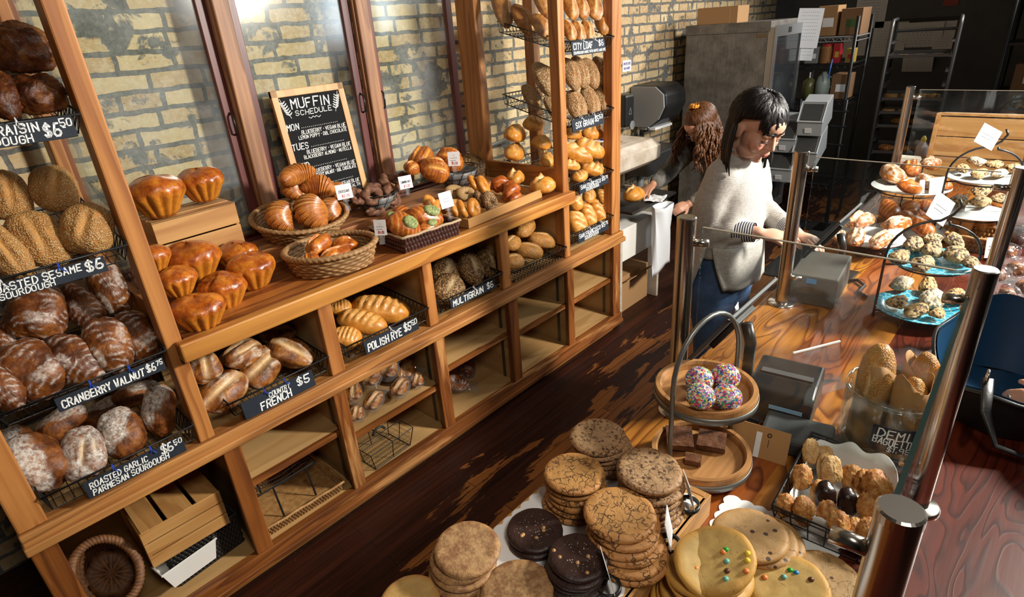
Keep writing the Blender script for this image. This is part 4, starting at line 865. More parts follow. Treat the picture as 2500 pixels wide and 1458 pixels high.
# bagel tray
bt = thing('bagel_tray', 'shallow pale wooden tray of bagels', 'tray', (1.690, 1.862, CTZ), (0, 0, math.radians(4)))
for nm, b in (('front_side', (0, 0.56, 0, 0.012, 0, 0.042)), ('back_side', (0, 0.56, 0.33, 0.342, 0, 0.042)), ('end_side', (0, 0.012, 0.012, 0.33, 0, 0.042)), ('end_side', (0.548, 0.56, 0.012, 0.33, 0, 0.042)), ('bottom', (0.012, 0.548, 0.012, 0.33, 0.002, 0.01))):
    MB().box(*b).build(nm, wood('tray_' + nm, (0.55, 0.30, 0.10), (0.40, 0.19, 0.055), 0, 4) if 'tray_' + nm not in bpy.data.materials else bpy.data.materials['tray_' + nm], bt, bevel=0.0015)
for k, px, py, L, W, sp, ti, ya, y, lab in [('bagel', 1158, 508, 62, 52, 20, 70, 25, 1.905, 'in front with its hole showing'), ('bagel', 1135, 508, 58, 46, 20, 70, 50, 1.92, 'second, just behind the front plain one'), ('bagel', 1112, 512, 56, 44, 20, 70, 55, 1.94, 'third, half hidden by the basket'),
        ('everything', 1200, 492, 60, 54, 30, 65, 20, 1.92, 'dark with mixed seeds'), ('everything', 1176, 486, 50, 46, 30, 65, 45, 1.97, 'dark, behind the seedy one'), ('sesbagel', 1137, 470, 56, 44, 0, 35, 0, 2.05, 'pale with sesame, right of the price card'), ('sesbagel', 1112, 466, 56, 44, 0, 35, 0, 2.10, 'pale with sesame, behind the price card'),
        ('bagel', 1182, 450, 54, 44, 60, 60, 30, 2.09, 'browned, beside the braided roll'), ('bagel', 1160, 444, 48, 40, 40, 55, 40, 2.13, 'browned, against the seeded loaf'), ('bagel', 1058, 498, 50, 54, 60, 60, 30, 2.0, 'plain, left of the price card'), ('bagel', 1075, 505, 46, 48, 60, 60, 30, 1.99, 'plain, under the price card')]:
    put(k, 'bagel', 'bagel ' + lab, 'bagel', px, py, L, W, sp, ti, ya, 'bagels on the counter', y=y)
put('braid', 'braided_roll', 'dark twisted braided roll in front at the tray end', 'roll', 1252, 476, 84, 52, 50, 40, 0, 'braided rolls', y=1.97)
put('braid', 'braided_roll', 'twisted braided roll behind the dark one', 'roll', 1222, 450, 60, 44, 20, 40, 0, 'braided rolls', y=2.09)
put('goldball', 'crusty_roll', 'crusty slashed roll at the counter end beside the tower post', 'roll', 1323, 458, 72, 62, 10, 5, 0, None, y=1.93, hs=0.95)
put('goldball', 'crusty_roll', 'crusty slashed roll behind the braided rolls', 'roll', 1258, 436, 52, 44, 30, 10, 0, None, y=2.12)
# muffin board
mbd = thing('muffin_board', 'framed black muffin schedule chalkboard leaning on the window post', 'chalkboard', (1.435, 2.470, 1.086), (math.radians(-7.5), 0, 0))
W2, HB = 0.180, 0.575
for x0, x1, z0, z1, mm in ((-W2, -W2 + 0.03, 0, HB, M_pine), (W2 - 0.03, W2, 0, HB, M_pine), (-W2, W2, HB - 0.03, HB, M_pine), (-W2, W2, 0, 0.03, M_pine)):
    MB().box(x0, x1, 0, 0.018, z0, z1).build('frame_side', mm, mbd, bevel=0.002)
MB().box(-W2 + 0.028, W2 - 0.028, 0.006, 0.012, 0.028, HB - 0.028).build('black_panel', plain('black_panel_paint', (0.007, 0.007, 0.008), 0.7, **{'spec': 0.15}), mbd)
m = MB(); rnd = random.Random(5); X0 = -W2 + 0.036; YB = -0.0049
def fitw(mb, txt, x0, x1, z, size, h, wf=0.14, slant=0.1):
    n = sum(0.75 * 0.62 if c == ' ' else (0.46 if c in 'I1.*,' else 0.92) for c in txt)
    k = (x1 - x0) / (n * size)
    write(mb, txt, x0, z, size, rnd=rnd, h=h, wid=0.62 * k, gap=0.30 * k, w=size * wf, slant=slant)
fitw(m, 'MUFFIN', -0.098, 0.10, 0.492, 0.038, YB); fitw(m, 'SCHEDULE', -0.088, 0.10, 0.462, 0.020, YB)
z = 0.405
for day, a, b in (('MON', 'BLUEBERRY * VEGAN BLUE', 'LEMON POPPY * DBL CHOCOLATE'), ('TUES', 'BLUEBERRY * VEGAN BLUE', 'BLACKBERRY ALMOND * NUTELLA'), ('WED', 'BLUEBERRY * VEGAN BLUE', 'CRANBERRY WALNUT * DBL CHOCOLATE'), ('THUR', 'BLUEBERRY * VEGAN BLUE', 'BANANA TOFFEE * HEALTH'), ('FRI', 'BLUEBERRY * VEGAN BLUE', 'CARROT HEALTH * SAVORY')):
    fitw(m, day, X0 - 0.004, X0 + 0.020 * len(day), z, 0.026, YB); fitw(m, '.' * 20, X0 + 0.022 * len(day), 0.145, z + 0.002, 0.014, YB)
    fitw(m, a, -0.085, 0.146, z - 0.024, 0.0155, YB); fitw(m, b, -0.09 if len(b) < 25 else -0.105, 0.146, z - 0.044, 0.0145, YB); z -= 0.086
for s in (-1, 1):
    for k in range(6):
        zz = 0.468 + k * 0.010; xx = s * (0.118 + 0.004 * k)
        for q in (-1, 1): stroke(m, [(xx, zz), (xx + q * 0.014, zz + 0.010), (xx + q * 0.008, zz + 0.004)], 0.004, YB)
    stroke(m, [(s * 0.112, 0.455), (s * 0.145, 0.54)], 0.002, YB)
stroke(m, [(-0.03, 0.448), (-0.02, 0.442), (-0.008, 0.450), (0.0, 0.444), (0.008, 0.450), (0.02, 0.442), (0.03, 0.448)], 0.0022, YB)
m.v = [(x, 0.0052, zz) for x, y, zz in m.v]
m.build('lettering', M_chalk, mbd)
# price cards
def price_card(label, px, py, y, w=0.066, h=0.060, rot=(0.25, 0, 0.15), price=None, name=None, stem=0.05, z=None, roll=0.0):
    p = at(px, py, 1, y) if z is None else at(px, py, 2, z)
    t = thing('price_card', label, 'price card', p, (-rot[0], roll, rot[2]), 'white price cards')
    MB().box(-w / 2, w / 2, -0.0008, 0.0008, -h / 2, h / 2).build('card', M_paper, t)
    m = MB(); r2 = random.Random(int(px))
    for k in range(2): fitw(m, '-' * 5, -w * 0.12 + 0.004 * k, w * 0.14, h * 0.24 - k * 0.006, 0.004, 0.0012, 0.2)
    if name: fitw(m, name, -w * 0.36, w * 0.36, -h * 0.05, h * 0.16, 0.0012)
    else:
        for k in range(2): fitw(m, '-' * 7, -w * 0.3, w * (0.3 - 0.1 * k), h * (0.0 - 0.16 * k), h * 0.12, 0.0012, 0.25)
    m.build('print', M_ink, t)
    if price: m = MB(); fitw(m, price, -w * 0.2, w * 0.3, -h * 0.38, h * 0.17, 0.0012); m.build('price', M_red, t)
    if stem:
        m = MB(); m.box(-0.006, 0.006, 0.001, 0.004, -h / 2 - stem, -h / 2 + 0.012); m.box(-0.012, 0.012, -0.006, 0.008, -h / 2 - 0.012, -h / 2 + 0.003); m.box(-0.009, 0.009, -0.008, 0.010, -h / 2 - stem, -h / 2 - stem + 0.02); m.build('clip', M_bag, t)
    return t
price_card('white price card of the croissant basket', 840, 468, 2.16, rot=(0.2, 0, -0.3), price='$2.75', name='CROISSANT')
price_card('white price card of the cinnamon twist bowl', 990, 445, 2.26, rot=(0.2, 0, -0.25), price='$3.00', name='CINNAMON TWIST', stem=0.03)
price_card('white price card in front of the layered bun bowl', 1108, 388, 2.24, 0.06, 0.07, rot=(0.1, 0, -0.9), price='$3.50', stem=0.03)
price_card('white price card between the oval basket and the woven basket', 928, 556, 1.90, 0.048, 0.062, rot=(0.1, 0, -0.9), price='$4.00', stem=0.035)
price_card('white price card standing over the woven basket', 1089, 488, 1.90, 0.068, 0.068, rot=(0.25, 0, -0.05), stem=0.06)
# pipes behind the glass
tag(MB().tube([(1.55, 2.69, 1.098), (2.1, 2.69, 1.125), (2.55, 2.69, 1.15), (2.9, 2.69, 1.17)], 0.012, 10).build('wall_pipe', plain('galvanised_pipe', (0.45, 0.47, 0.48), 0.35, 0.9), smooth=True), 'thin galvanised pipe running low along the brick wall behind the glass', 'pipe')
tag(MB().tube([(0.98, 2.68, 1.07), (0.985, 2.68, 1.16), (1.02, 2.68, 1.20), (1.07, 2.68, 1.225), (1.16, 2.69, 1.235), (1.24, 2.69, 1.23)], 0.009, 10).build('bent_hose', plain('grey_hose', (0.30, 0.31, 0.32), 0.4, 0.2), smooth=True), 'bent grey hose against the bricks between crate and window post', 'hose')
# ------------------------------------------------------------------ things kept in the cubbies below
BZ = 0.104
crate('wooden_crate', 'upturned slatted wooden crate in the left cubby on the dark basket', (0.300, 2.09, 0.262), (0, 0, math.radians(-1)), 0.262, 0.32, 0.15, 3, [(-0.125, -0.055, 'y'), (-0.042, 0.040, 'y'), (0.053, 0.125, 'y')], 0.006)
rect_basket('woven_basket', 'low black woven basket under the crate in the left cubby', (0.328, 2.12, BZ), (0, 0, math.radians(5)), 0.24, 0.30, 0.135, M_wickk, M_wickk, 0.014, 0.004)
wt = thing('white_tub', 'white plastic tub squeezed under the crate in the left cubby', 'tub', (0.27, 1.965, 0.140), (math.radians(-8), 0, math.radians(6)))
m = MB(); a, b = [(-0.095, -0.04), (0.095, -0.04), (0.095, 0.04), (-0.095, 0.04)], [(-0.075, -0.03), (0.075, -0.03), (0.075, 0.03), (-0.075, 0.03)]
m.add([(x, y, 0.0) for x, y in b] + [(x, y, 0.075) for x, y in a], [(3, 2, 1, 0), (0, 1, 5, 4), (1, 2, 6, 5), (2, 3, 7, 6), (3, 0, 4, 7)]); m.build('tub_body', M_white, wt, solid=0.003)
m = MB(); m.tube([(x * 1.03, y * 1.06, 0.075) for x, y in a], 0.004, 6, True); m.build('tub_rim', M_white, wt)
basket('wicker_basket', 'big dark wicker basket lying open at the far left under the tower', (0.066, 2.08, 0.222), (math.radians(48), math.radians(-8), 0), 0.072, 0.080, 0.086, 0.112, 0.15, M_wickd, M_wickd, 10, 18, 0.014)
rect_basket('woven_tray', 'flat straw woven tray lying in the lower cubby by the crate', (0.705, 2.06, BZ), (0, 0, math.radians(-2)), 0.32, 0.28, 0.040, M_wicky, M_wicky, 0.012, 0.012, 'tray')
rk = thing('wire_rack', 'black wire rack standing in the straw tray', 'rack', (0.685, 2.08, BZ + 0.008))
m = MB()
for k in range(9): m.tube([(-0.13, -0.08 + 0.026 * k, 0.135 + 0.004 * math.sin(k * 2)), (0.0, -0.078 + 0.026 * k, 0.122), (0.13, -0.08 + 0.026 * k, 0.14)], 0.002, 5)
m.tube([(-0.13, -0.085, 0.135), (0.13, -0.085, 0.135), (0.13, 0.135, 0.14), (-0.13, 0.135, 0.14)], 0.004, 6, True); m.build('wire_top', M_bw, rk)
for x in (-0.06, 0.085):
    for y in (-0.085, 0.11): MB().tube([(x, y, 0.135), (x, y - 0.03, 0.004)], 0.004, 6).build('leg', M_bw, rk)
mk = thing('blue_marker', 'blue handled brush with white rim hanging in the lower cubby', 'brush', at(827, 1158, 1, 2.13), (math.radians(12), math.radians(8), 0))
MB().lathe([(0.0, 0.035), (0.012, 0.033), (0.017, 0.015), (0.016, -0.01), (0.013, -0.022), (0, -0.022)], 20).build('handle', NT('blue_print').set(col=(0.03, 0.22, 0.40), rough=0.4).m, mk, smooth=True)
MB().lathe([(0.008, -0.022), (0.014, -0.021), (0.0145, -0.029), (0.008, -0.029)], 20, closed=True).build('rim', M_white, mk, smooth=True)
MB().tube([(0, 0, -0.02), (0, -0.002, -0.05), (-0.002, -0.002, -0.075)], [0.006, 0.004, 0.0025], 8).build('bristles', plain('tan_stick', (0.5, 0.3, 0.16), 0.7), mk)
def bagged(kind, label, px, py, L, W, sp, ti, y, group, tail=0.4):
    p = at(px, py, 1, y); me, l0, w0, h0 = LB[kind]; k = depth_of(p) / FPX; sl, sw = L * k / l0, W * k / w0
    R = Euler((math.radians(ti), 0, 0)).to_matrix() @ Euler((0, 0, math.radians(sp))).to_matrix()
    t = thing('bagged_loaf', label, 'bagged bread', p, R.to_euler(), group)
    linked(me[0], 'loaf', t, (0, 0, 0), (0, 0, 0), (sl, sw, (sl * sw) ** 0.5))
    m = MB(); a, b, c = sl * l0 / 2 * 1.08, sw * w0 / 2 * 1.10, (sl * sw) ** 0.5 * h0 * 0.68
    def f(u, v):
        x = (u * 2.0 - 1) ; e = (1 - min(1, abs(x)) ** 3.2) ** 0.5
        fl = 0.0
        if x > 0.86: fl = (x - 0.86) / 0.14
        w = v * 2 * PI; q = 1 + 0.06 * nz((x * 4, math.cos(w) * 2, math.sin(w) * 2), 2.0, px)
        ey = e * (1 - fl) + fl * 1.0; ez = e * (1 - fl) + 0.05 * fl
        return (a * (x + fl * tail), b * max(0.05, ey) * math.cos(w) * q, c * max(0.03, ez) * math.sin(w) * q - 0.25 * c * (1 - fl * 2.0))
    m.grid(f, 30, 26, cv=True); m.build('plastic_bag', M_bag, t, smooth=True)
    return t
for px, py, L, W, sp, ti, y, lab in [(945, 905, 62, 54, 30, 20, 2.02, 'highest in the middle'), (908, 925, 58, 50, 30, 20, 2.02, 'second from the left on top'), (868, 960, 60, 46, 60, 25, 2.0, 'behind the cubby post'), (995, 905, 80, 56, 50, 15, 2.04, 'at the right under the shelf strip'),
        (968, 942, 64, 44, 25, 20, 1.95, 'in the front row at the right'), (910, 975, 66, 42, 25, 20, 1.95, 'in the front row in the middle'), (872, 1005, 46, 40, 50, 20, 1.94, 'at the front left'), (1020, 925, 50, 36, 40, 20, 1.97, 'at the front right corner')]:
    bagged('country', 'clear bagged brown loaf ' + lab, px, py, L, W, sp, ti, y, 'bagged loaves on the cubby shelf')
bagged('walnut', 'bagged dark floured loaf deeper in the cubby', 1140, 905, 58, 44, 40, 25, 2.13, 'dark bagged loaves'); bagged('walnut', 'bagged dark floured loaf nearer the post with its bag end spread', 1112, 938, 62, 44, -50, 25, 2.07, 'dark bagged loaves', 0.7)
bagged('multi', 'bagged seeded loaf low behind the cubby post', 1287, 912, 56, 46, 60, 20, 1.98, None)
bagged('demi', 'small bagged roll on the shelf behind the cubby post', 1266, 782, 36, 40, 60, 20, 2.02, None)
# chicken wire basket
wb = thing('wire_basket', 'empty wire mesh basket with a twisted handle in the lower cubby', 'basket', (1.125, 1.985, BZ + 0.003), (0, 0, math.radians(3)))
w, d, h = 0.10, 0.078, 0.095; w2, d2 = 0.122, 0.092
m = MB(); lo = [(-w, -d, 0), (w, -d, 0), (w, d, 0), (-w, d, 0)]; hi = [(-w2, -d2, h), (w2, -d2, h), (w2, d2, h), (-w2, d2, h)]
m.tube(lo, 0.0022, 5, True); m.tube(hi, 0.0022, 5, True)
for p, q in zip(lo, hi): m.tube([p, q], 0.0022, 5)
for s in (-1, 1): m.tube([(0, s * d, 0), (0, s * d2, h)], 0.002, 5); m.tube([(s * w, 0, 0), (s * w2, 0, h)], 0.002, 5)
m.tube([(0, -d2, h), (0, d2, h)], 0.0022, 5); m.tube([(-w2, 0, h), (w2, 0, h)], 0.0022, 5); m.build('frame', M_bw, wb)
m = MB()
def hexnet(o, ux, uy, nu, nv):
    o, ux, uy = Vector(o), Vector(ux), Vector(uy)
    for j in range(nv):
        for q in (0, 1): m.tube([o + ux * (i / nu) + uy * ((j + 0.5 + (0.28 if (i + q + j) % 2 else -0.28) * (1 if q else 1)) / nv) for i in range(nu + 1)], 0.0006, 3)
hexnet((-w, -d, 0), (2 * w, 0, 0), (0, 2 * d, 0), 16, 6)
hexnet((-w, -d, 0), (2 * w, 0, 0), (0, -(d2 - d), h), 16, 4); hexnet((-w, d, 0), (2 * w, 0, 0), (0, d2 - d, h), 16, 4)
hexnet((-w, -d, 0), (0, 2 * d, 0), (-(w2 - w), 0, h), 12, 4); hexnet((w, -d, 0), (0, 2 * d, 0), (w2 - w, 0, h), 12, 4)
m.build('wire_net', M_bw, wb)
MB().tube(arc((0, 0, h), 0.035, 0.3, PI - 0.3, 8), 0.006, 6).build('handle', plain('dark_wire_wrap', (0.05, 0.05, 0.055), 0.5, 0.4), wb, smooth=True)
# ------------------------------------------------------------------ serving counter and its glass guard
def counter_mat():
    t = NT('varnished_counter_planks'); v = t.coord((1, 1, 1)); sx = t.n('ShaderNodeSeparateXYZ'); t.l(v, sx.inputs[0])
    n1 = t.noise(t.coord((1.6, 7.0, 1)), 1.0, 2, 0.5, 0.9)
    fr = t.math('FRACT', t.math('MULTIPLY', n1, 13.0)); ring = t.ramp(fr, [(0, 0.0), (0.5, 0.2), (0.85, 1.0), (1.0, 0.0)])
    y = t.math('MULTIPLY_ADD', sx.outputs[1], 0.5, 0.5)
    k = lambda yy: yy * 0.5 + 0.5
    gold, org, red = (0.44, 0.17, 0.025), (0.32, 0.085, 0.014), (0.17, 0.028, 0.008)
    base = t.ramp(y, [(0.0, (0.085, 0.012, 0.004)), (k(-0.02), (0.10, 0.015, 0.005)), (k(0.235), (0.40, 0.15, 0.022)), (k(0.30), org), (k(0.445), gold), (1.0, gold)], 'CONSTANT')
    dk = t.mix(1.0, base, (0.30, 0.20, 0.16), 'MULTIPLY')
    c = t.mix(ring, base, dk)
    n2 = t.noise(t.coord((3, 60, 1)), 1, 3, 0.6); c = t.mix(t.ramp(n2, [(0.4, 0.0), (0.8, 0.5)]), c, dk)
    n3 = t.noise(v, 4.5, 5, 0.65, 0.6); c = t.mix(t.ramp(n3, [(0.665, 0.0), (0.70, 0.85)]), c, (0.50, 0.33, 0.20))
    n4 = t.noise(v, 3.0, 3, 0.6); c = t.mix(t.ramp(n4, [(0.35, 0.45), (0.5, 0.0)]), c, (0.10, 0.018, 0.006))
    t.set(col=c, rough=0.38, spec=0.35, coat=0.10, coatr=0.2); t.bump(t.math('ADD', ring, n2), 0.06, 0.002); return t.m
CZ = 0.9
sc_ = thing('serving_counter', 'long varnished plank serving counter between aisle and customers', 'counter')
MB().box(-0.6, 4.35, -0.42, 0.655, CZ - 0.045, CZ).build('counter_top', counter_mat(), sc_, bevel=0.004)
MB().box(-0.58, 4.30, -0.36, 0.60, 0.0, CZ - 0.045).build('counter_body', M_dark_x, sc_)
def guard_post(label, x, y, zt, r=0.0195, clamps=()):
    t = thing('guard_post', label, 'post', (x, y, CZ), (0, 0, 0), 'steel posts of the glass guard')
    h = zt - CZ
    MB().lathe([(r, 0.006), (r, h - 0.004)], 32, cap=False).build('tube', M_steel, t, smooth=True)
    MB().lathe([(0, h), (r * 0.9, h), (r * 1.02, h - 0.002), (r * 1.02, h - 0.012), (r, h - 0.012)], 32, cap=False).build('cap', M_steel, t, smooth=False)
    MB().lathe([(0, 0.008), (r * 1.9, 0.007), (r * 2.1, 0.0035), (r * 2.1, 0.0)], 32, cap=False).build('base_flange', M_steel, t, smooth=True)
    for cz, dx, dy in clamps:
        L = 0.03
        MB().tube([(dx * r * 0.8, dy * r * 0.8, cz - CZ), (dx * (r + L), dy * (r + L), cz - CZ)], 0.009, 14).build('glass_clamp', M_steel, t, smooth=True)
    return t
PX = [0.517, 1.184, 1.962, 3.702]
guard_post('steel post nearest the camera, its flat brushed cap filling the lower right corner', PX[0], 0.030, 1.42, 0.020, [(1.36, -0.1, 1.0)])
guard_post('steel post on the customer side beside the jar of baguettes', PX[1], 0.045, 1.42, 0.0185, [(1.36, -0.3, 0.95), (1.0, -0.3, 0.95)])
guard_post('steel post on the customer side before the muffins', PX[2], 0.060, 1.425, 0.0185, [(1.37, -0.2, 0.98), (1.02, -0.2, 0.98)])
guard_post('steel post behind the donut stand on the aisle side', PX[1] + 0.006, 0.585, 1.425, 0.0215, [(1.365, 0.3, -0.95)])
guard_post('steel post standing before the woman at the register', PX[2], 0.594, 1.425, 0.0215, [(1.37, 0.2, -0.98), (1.0, 0.2, -0.98)])
guard_post('farthest steel post, against the dark baking racks', PX[3], 0.640, 1.42, 0.0215, [(1.365, 0.2, -0.98)])
def panel(label, x0, y0, x1, y1, z0, z1, edge=None):
    t = thing('sneeze_guard', label, 'sneeze guard', ((x0 + x1) / 2, (y0 + y1) / 2, z0), (0, 0, math.atan2(y1 - y0, x1 - x0)), 'glass panels of the counter guard')
    L = math.hypot(x1 - x0, y1 - y0)
    MB().box(-L / 2, L / 2, -0.003, 0.003, 0, z1 - z0 - 0.002).build('pane', M_guard, t)
    MB().box(-L / 2, L / 2, -0.003, 0.003, z1 - z0 - 0.002, z1 - z0).build('polished_edge', edge or M_edge, t)
    return t
panel('clear cross panel between donut stand and tablet, nearest of three', PX[1] + 0.012, 0.548, PX[1] + 0.012, 0.085, 0.955, 1.405)
panel('clear cross panel at the second pair of posts', PX[2], 0.553, PX[2], 0.10, 0.955, 1.41)
panel('clear cross panel farthest away, before the wooden crate', PX[3], 0.60, PX[3], 0.05, 0.955, 1.405)
panel('clear edge-on panel on the customer side beside the jar', PX[0] + 0.05, 0.040, PX[1] - 0.04, 0.056, 0.955, 1.38, M_edged)
# ------------------------------------------------------------------ cookies
def cookie_mat(name, base, edge, crack, cscale=28, cw=0.03, speck=None, sscale=60, sth=0.28, salt=None, rough=0.6, bmp=0.8, mott=None):
    t = NT(name); v = t.coord((1, 1, 1), rand=True); n = t.noise(v, 45, 4, 0.65); n0 = t.noise(v, 12, 3)
    c = t.ramp(n, [(0.3, tuple(x * 0.75 for x in base)), (0.7, base)])
    a = t.attr(); c = t.mix(a[0], c, edge)
    h = t.math('MULTIPLY', n, 0.5)
    if mott: c = t.mix(t.ramp(t.noise(v, 40, 8, 0.8), [(0.42, 0.0), (0.58, 0.9)]), c, mott)
    if cw:
        wv = t.n('ShaderNodeVectorMath', operation='ADD'); t.l(v, wv.inputs[0]); nn = t.n('ShaderNodeTexNoise'); nn.inputs['Scale'].default_value = 70; nn.inputs['Detail'].default_value = 4; t.l(v, nn.inputs['Vector'])
        sv = t.n('ShaderNodeVectorMath', operation='SCALE'); sv.inputs['Scale'].default_value = 0.022; t.l(nn.outputs['Color'], sv.inputs[0]); t.l(sv.outputs[0], wv.inputs[1])
        d = t.vor(wv.outputs[0], cscale, 'DISTANCE_TO_EDGE'); k = t.ramp(d, [(0.0, 1.0), (cw, 0.0)])
        k = t.math('MULTIPLY', k, t.ramp(t.noise(v, 38, 3), [(0.42, 0.0), (0.62, 1.0)])); c = t.mix(t.math('MULTIPLY', k, 0.8), c, crack); h = t.math('SUBTRACT', h, k)
    if speck:
        d = t.vor(v, sscale); k = t.ramp(d, [(sth, 1.0), (sth + 0.06, 0.0)]); cid = t.vor(v, sscale, out='Color'); ss = t.n('ShaderNodeSeparateColor'); t.l(cid, ss.inputs[0])
        c = t.mix(t.math('MULTIPLY', k, t.math('GREATER_THAN', ss.outputs[0], 0.55)), c, speck)
    if salt:
        d = t.vor(v, 210); k = t.ramp(d, [(0.22, 1.0), (0.30, 0.0)]); cid = t.vor(v, 210, out='Color'); ss = t.n('ShaderNodeSeparateColor'); t.l(cid, ss.inputs[0])
        k = t.math('MULTIPLY', t.math('MULTIPLY', k, t.math('GREATER_THAN', ss.outputs[0], 0.66)), a[1]); c = t.mix(k, c, salt)
    t.set(col=c, rough=rough); t.bump(h, bmp, 0.005); return t.m
CK = {
 'ginger': cookie_mat('ginger_cookie', (0.46, 0.225, 0.065), (0.44, 0.19, 0.05), (0.18, 0.065, 0.018), 62, 0.09, bmp=1.0),
 'oat': cookie_mat('chocolate_flecked_cookie', (0.40, 0.235, 0.115), (0.33, 0.17, 0.07), (0.2, 0.09, 0.035), 75, 0.06, speck=(0.10, 0.042, 0.018), sscale=90, sth=0.30, bmp=1.0),
 'dark': cookie_mat('dark_chocolate_cookie', (0.040, 0.014, 0.010), (0.028, 0.009, 0.007), (0.012, 0.004, 0.003), 40, 0.02, salt=(0.60, 0.52, 0.45), rough=0.5, bmp=0.7),
 'snick': cookie_mat('cinnamon_sugar_cookie', (0.50, 0.305, 0.14), (0.44, 0.24, 0.09), (0.2, 0.09, 0.03), 20, 0.0, mott=(0.20, 0.085, 0.035), bmp=1.0),
 'candy': cookie_mat('yellow_candy_cookie', (0.56, 0.36, 0.115), (0.55, 0.28, 0.05), (0.30, 0.14, 0.03), 22, 0.012, bmp=0.3),
 'chip': cookie_mat('chocolate_chip_cookie', (0.42, 0.25, 0.10), (0.42, 0.22, 0.07), (0.22, 0.10, 0.03), 30, 0.02, speck=(0.05, 0.018, 0.010), sscale=55, sth=0.20, bmp=0.5),
 'sugar': cookie_mat('sugar_cookie', (0.54, 0.33, 0.11), (0.46, 0.22, 0.055), (0.25, 0.11, 0.03), 24, 0.016, bmp=0.4),
}
def cookie_mesh(kind, seed):
    mb = MB(); R, T = 0.066, 0.0135
    prof = [(0.0, 0.0), (0.9, 0.0), (0.98, 0.18), (1.0, 0.4), (0.985, 0.68), (0.94, 0.88), (0.86, 0.99), (0.72, 0.98), (0.55, 0.92), (0.38, 0.95), (0.2, 0.93), (0.0, 0.94)]
    def fn(r, z, a, i):
        k = 1 + 0.022 * nz((math.cos(a) * 1.5, math.sin(a) * 1.5, seed), 1, seed) + (0.012 * nz((math.cos(a) * 6, math.sin(a) * 6, z), 1, seed) if r > 0.8 else 0)
        x, y = r * R * k * math.cos(a), r * R * k * math.sin(a)
        return (x, y, z * T + (0.0022 * nz((x * 45, y * 45, seed), 1, seed) if i > 4 else 0))
    mb.lathe(prof, 56, fn, 0, lambda r, z, a, i: (sstep(0.72, 0.98, r), sstep(0.75, 0.4, r) if i > 6 else 0.0, 0, 1), cap=False)
    return mb.mesh(kind + '_cookie', CK[kind], True)
CKM = {k: [cookie_mesh(k, i * 2.3 + len(k)) for i in range(2)] for k in CK}
ORD = ['topmost', 'second down', 'third down', 'fourth down', 'fifth down', 'sixth down', 'seventh down']
rck = random.Random(12)
def cookie_stack(kind, desc, where, px, py, wpx, n, zb, lean=(0, 0), tilt=(0, 0), group=None, spread=0.004):
    p = at(px, py, 2, zb + n * 0.0135); s = wpx * depth_of(p) / FPX / 0.132; T = 0.0135 * s; tops = None
    p = at(px, py, 2, zb + n * T)
    for i in range(n):
        f = (n - 1 - i) / max(1, n - 1)
        x = p.x + lean[0] * (1 - i / max(1, n - 1)) + (rck.uniform(-spread, spread) if i < n - 1 else 0); y = p.y + lean[1] * (1 - i / max(1, n - 1)) + (rck.uniform(-spread, spread) if i < n - 1 else 0)
        q = (i / max(1, n - 1)) ** 1.0
        o = linked(CKM[kind][i % 2], 'cookie', None, (x, y, zb + i * T * 1.03), (tilt[0] * q, tilt[1] * q, rck.uniform(0, 6.28)), (s, s, s))
        tag(o, '%s, %s in the stack %s' % (desc, ORD[n - 1 - i], where), 'cookie', group or where)
        tops = o
    return tops
# cookie crate and paper
cc_ = thing('cookie_crate', 'flat pine crate of cookie stacks at the near end of the counter', 'crate', (0, 0, CZ))
x0, x1, y0, y1, h = 0.22, 0.905, 0.357, 0.645, 0.055
MB().box(x0, x1, y0, y0 + 0.010, 0, h).build('side_board', M_crate, cc_, bevel=0.001); MB().box(x0, x1, y1 - 0.010, y1, 0, h).build('side_board', M_crate, cc_, bevel=0.001)
MB().box(x1 - 0.014, x1, y0 + 0.01, y1 - 0.01, 0, h).build('end_board', M_crate_y, cc_, bevel=0.001); MB().box(x0, x0 + 0.014, y0 + 0.01, y1 - 0.01, 0, h).build('end_board', M_crate_y, cc_, bevel=0.001)
for k in range(4):
    b0 = y0 + 0.004 + k * 0.0705; MB().box(x0 + 0.002, x1 - 0.016, b0, b0 + 0.066, h - 0.009, h).build('top_slat', M_crate, cc_, bevel=0.001)
PZ = CZ + h + 0.002
def scallop_paper(label, xa, xb, ya, yb, z, rot=0.0):
    cx, cy = (xa + xb) / 2, (ya + yb) / 2; hx, hy = (xb - xa) / 2, (yb - ya) / 2; poly = []
    for (ax, ay, bx, by) in ((-hx, -hy, hx, -hy), (hx, -hy, hx, hy), (hx, hy, -hx, hy), (-hx, hy, -hx, -hy)):
        L = math.hypot(bx - ax, by - ay); n = int(L / 0.026); nx, ny = (by - ay) / L, -(bx - ax) / L
        for k in range(n * 6):
            u = k / (n * 6); o = 0.006 * abs(math.sin(PI * u * n)); poly.append((ax + (bx - ax) * u + nx * o, ay + (by - ay) * u + ny * o))
    m = MB(); n = len(poly); m.add([(x, y, 0) for x, y in poly], [tuple(range(n))])
    o = m.build('lining_paper', M_paper, None, loc=(cx, cy, z), rot=(0, 0, rot), solid=0.0006)
    return tag(o, label, 'paper')
scallop_paper('white scalloped paper under the dark and brown cookies on the pine crate', 0.27, 0.875, 0.375, 0.637, PZ - 0.0012)
PZ += 0.0005
cookie_stack('oat', 'chocolate flecked cookie', 'farthest from the camera', 1460, 1063, 140, 6, PZ, (0.02, -0.02), (0.02, 0.0))
cookie_stack('ginger', 'cracked ginger cookie', 'on the aisle side', 1402, 1152, 152, 6, PZ, (-0.006, -0.004), (0.0, -0.05))
cookie_stack('oat', 'chocolate flecked cookie', 'beside the donut stand', 1585, 1145, 160, 7, PZ, (-0.004, -0.012), (-0.04, -0.05))
cookie_stack('ginger', 'cracked ginger cookie', 'in the middle of the crate', 1513, 1250, 178, 6, PZ, (-0.01, -0.036), (-0.03, -0.06))
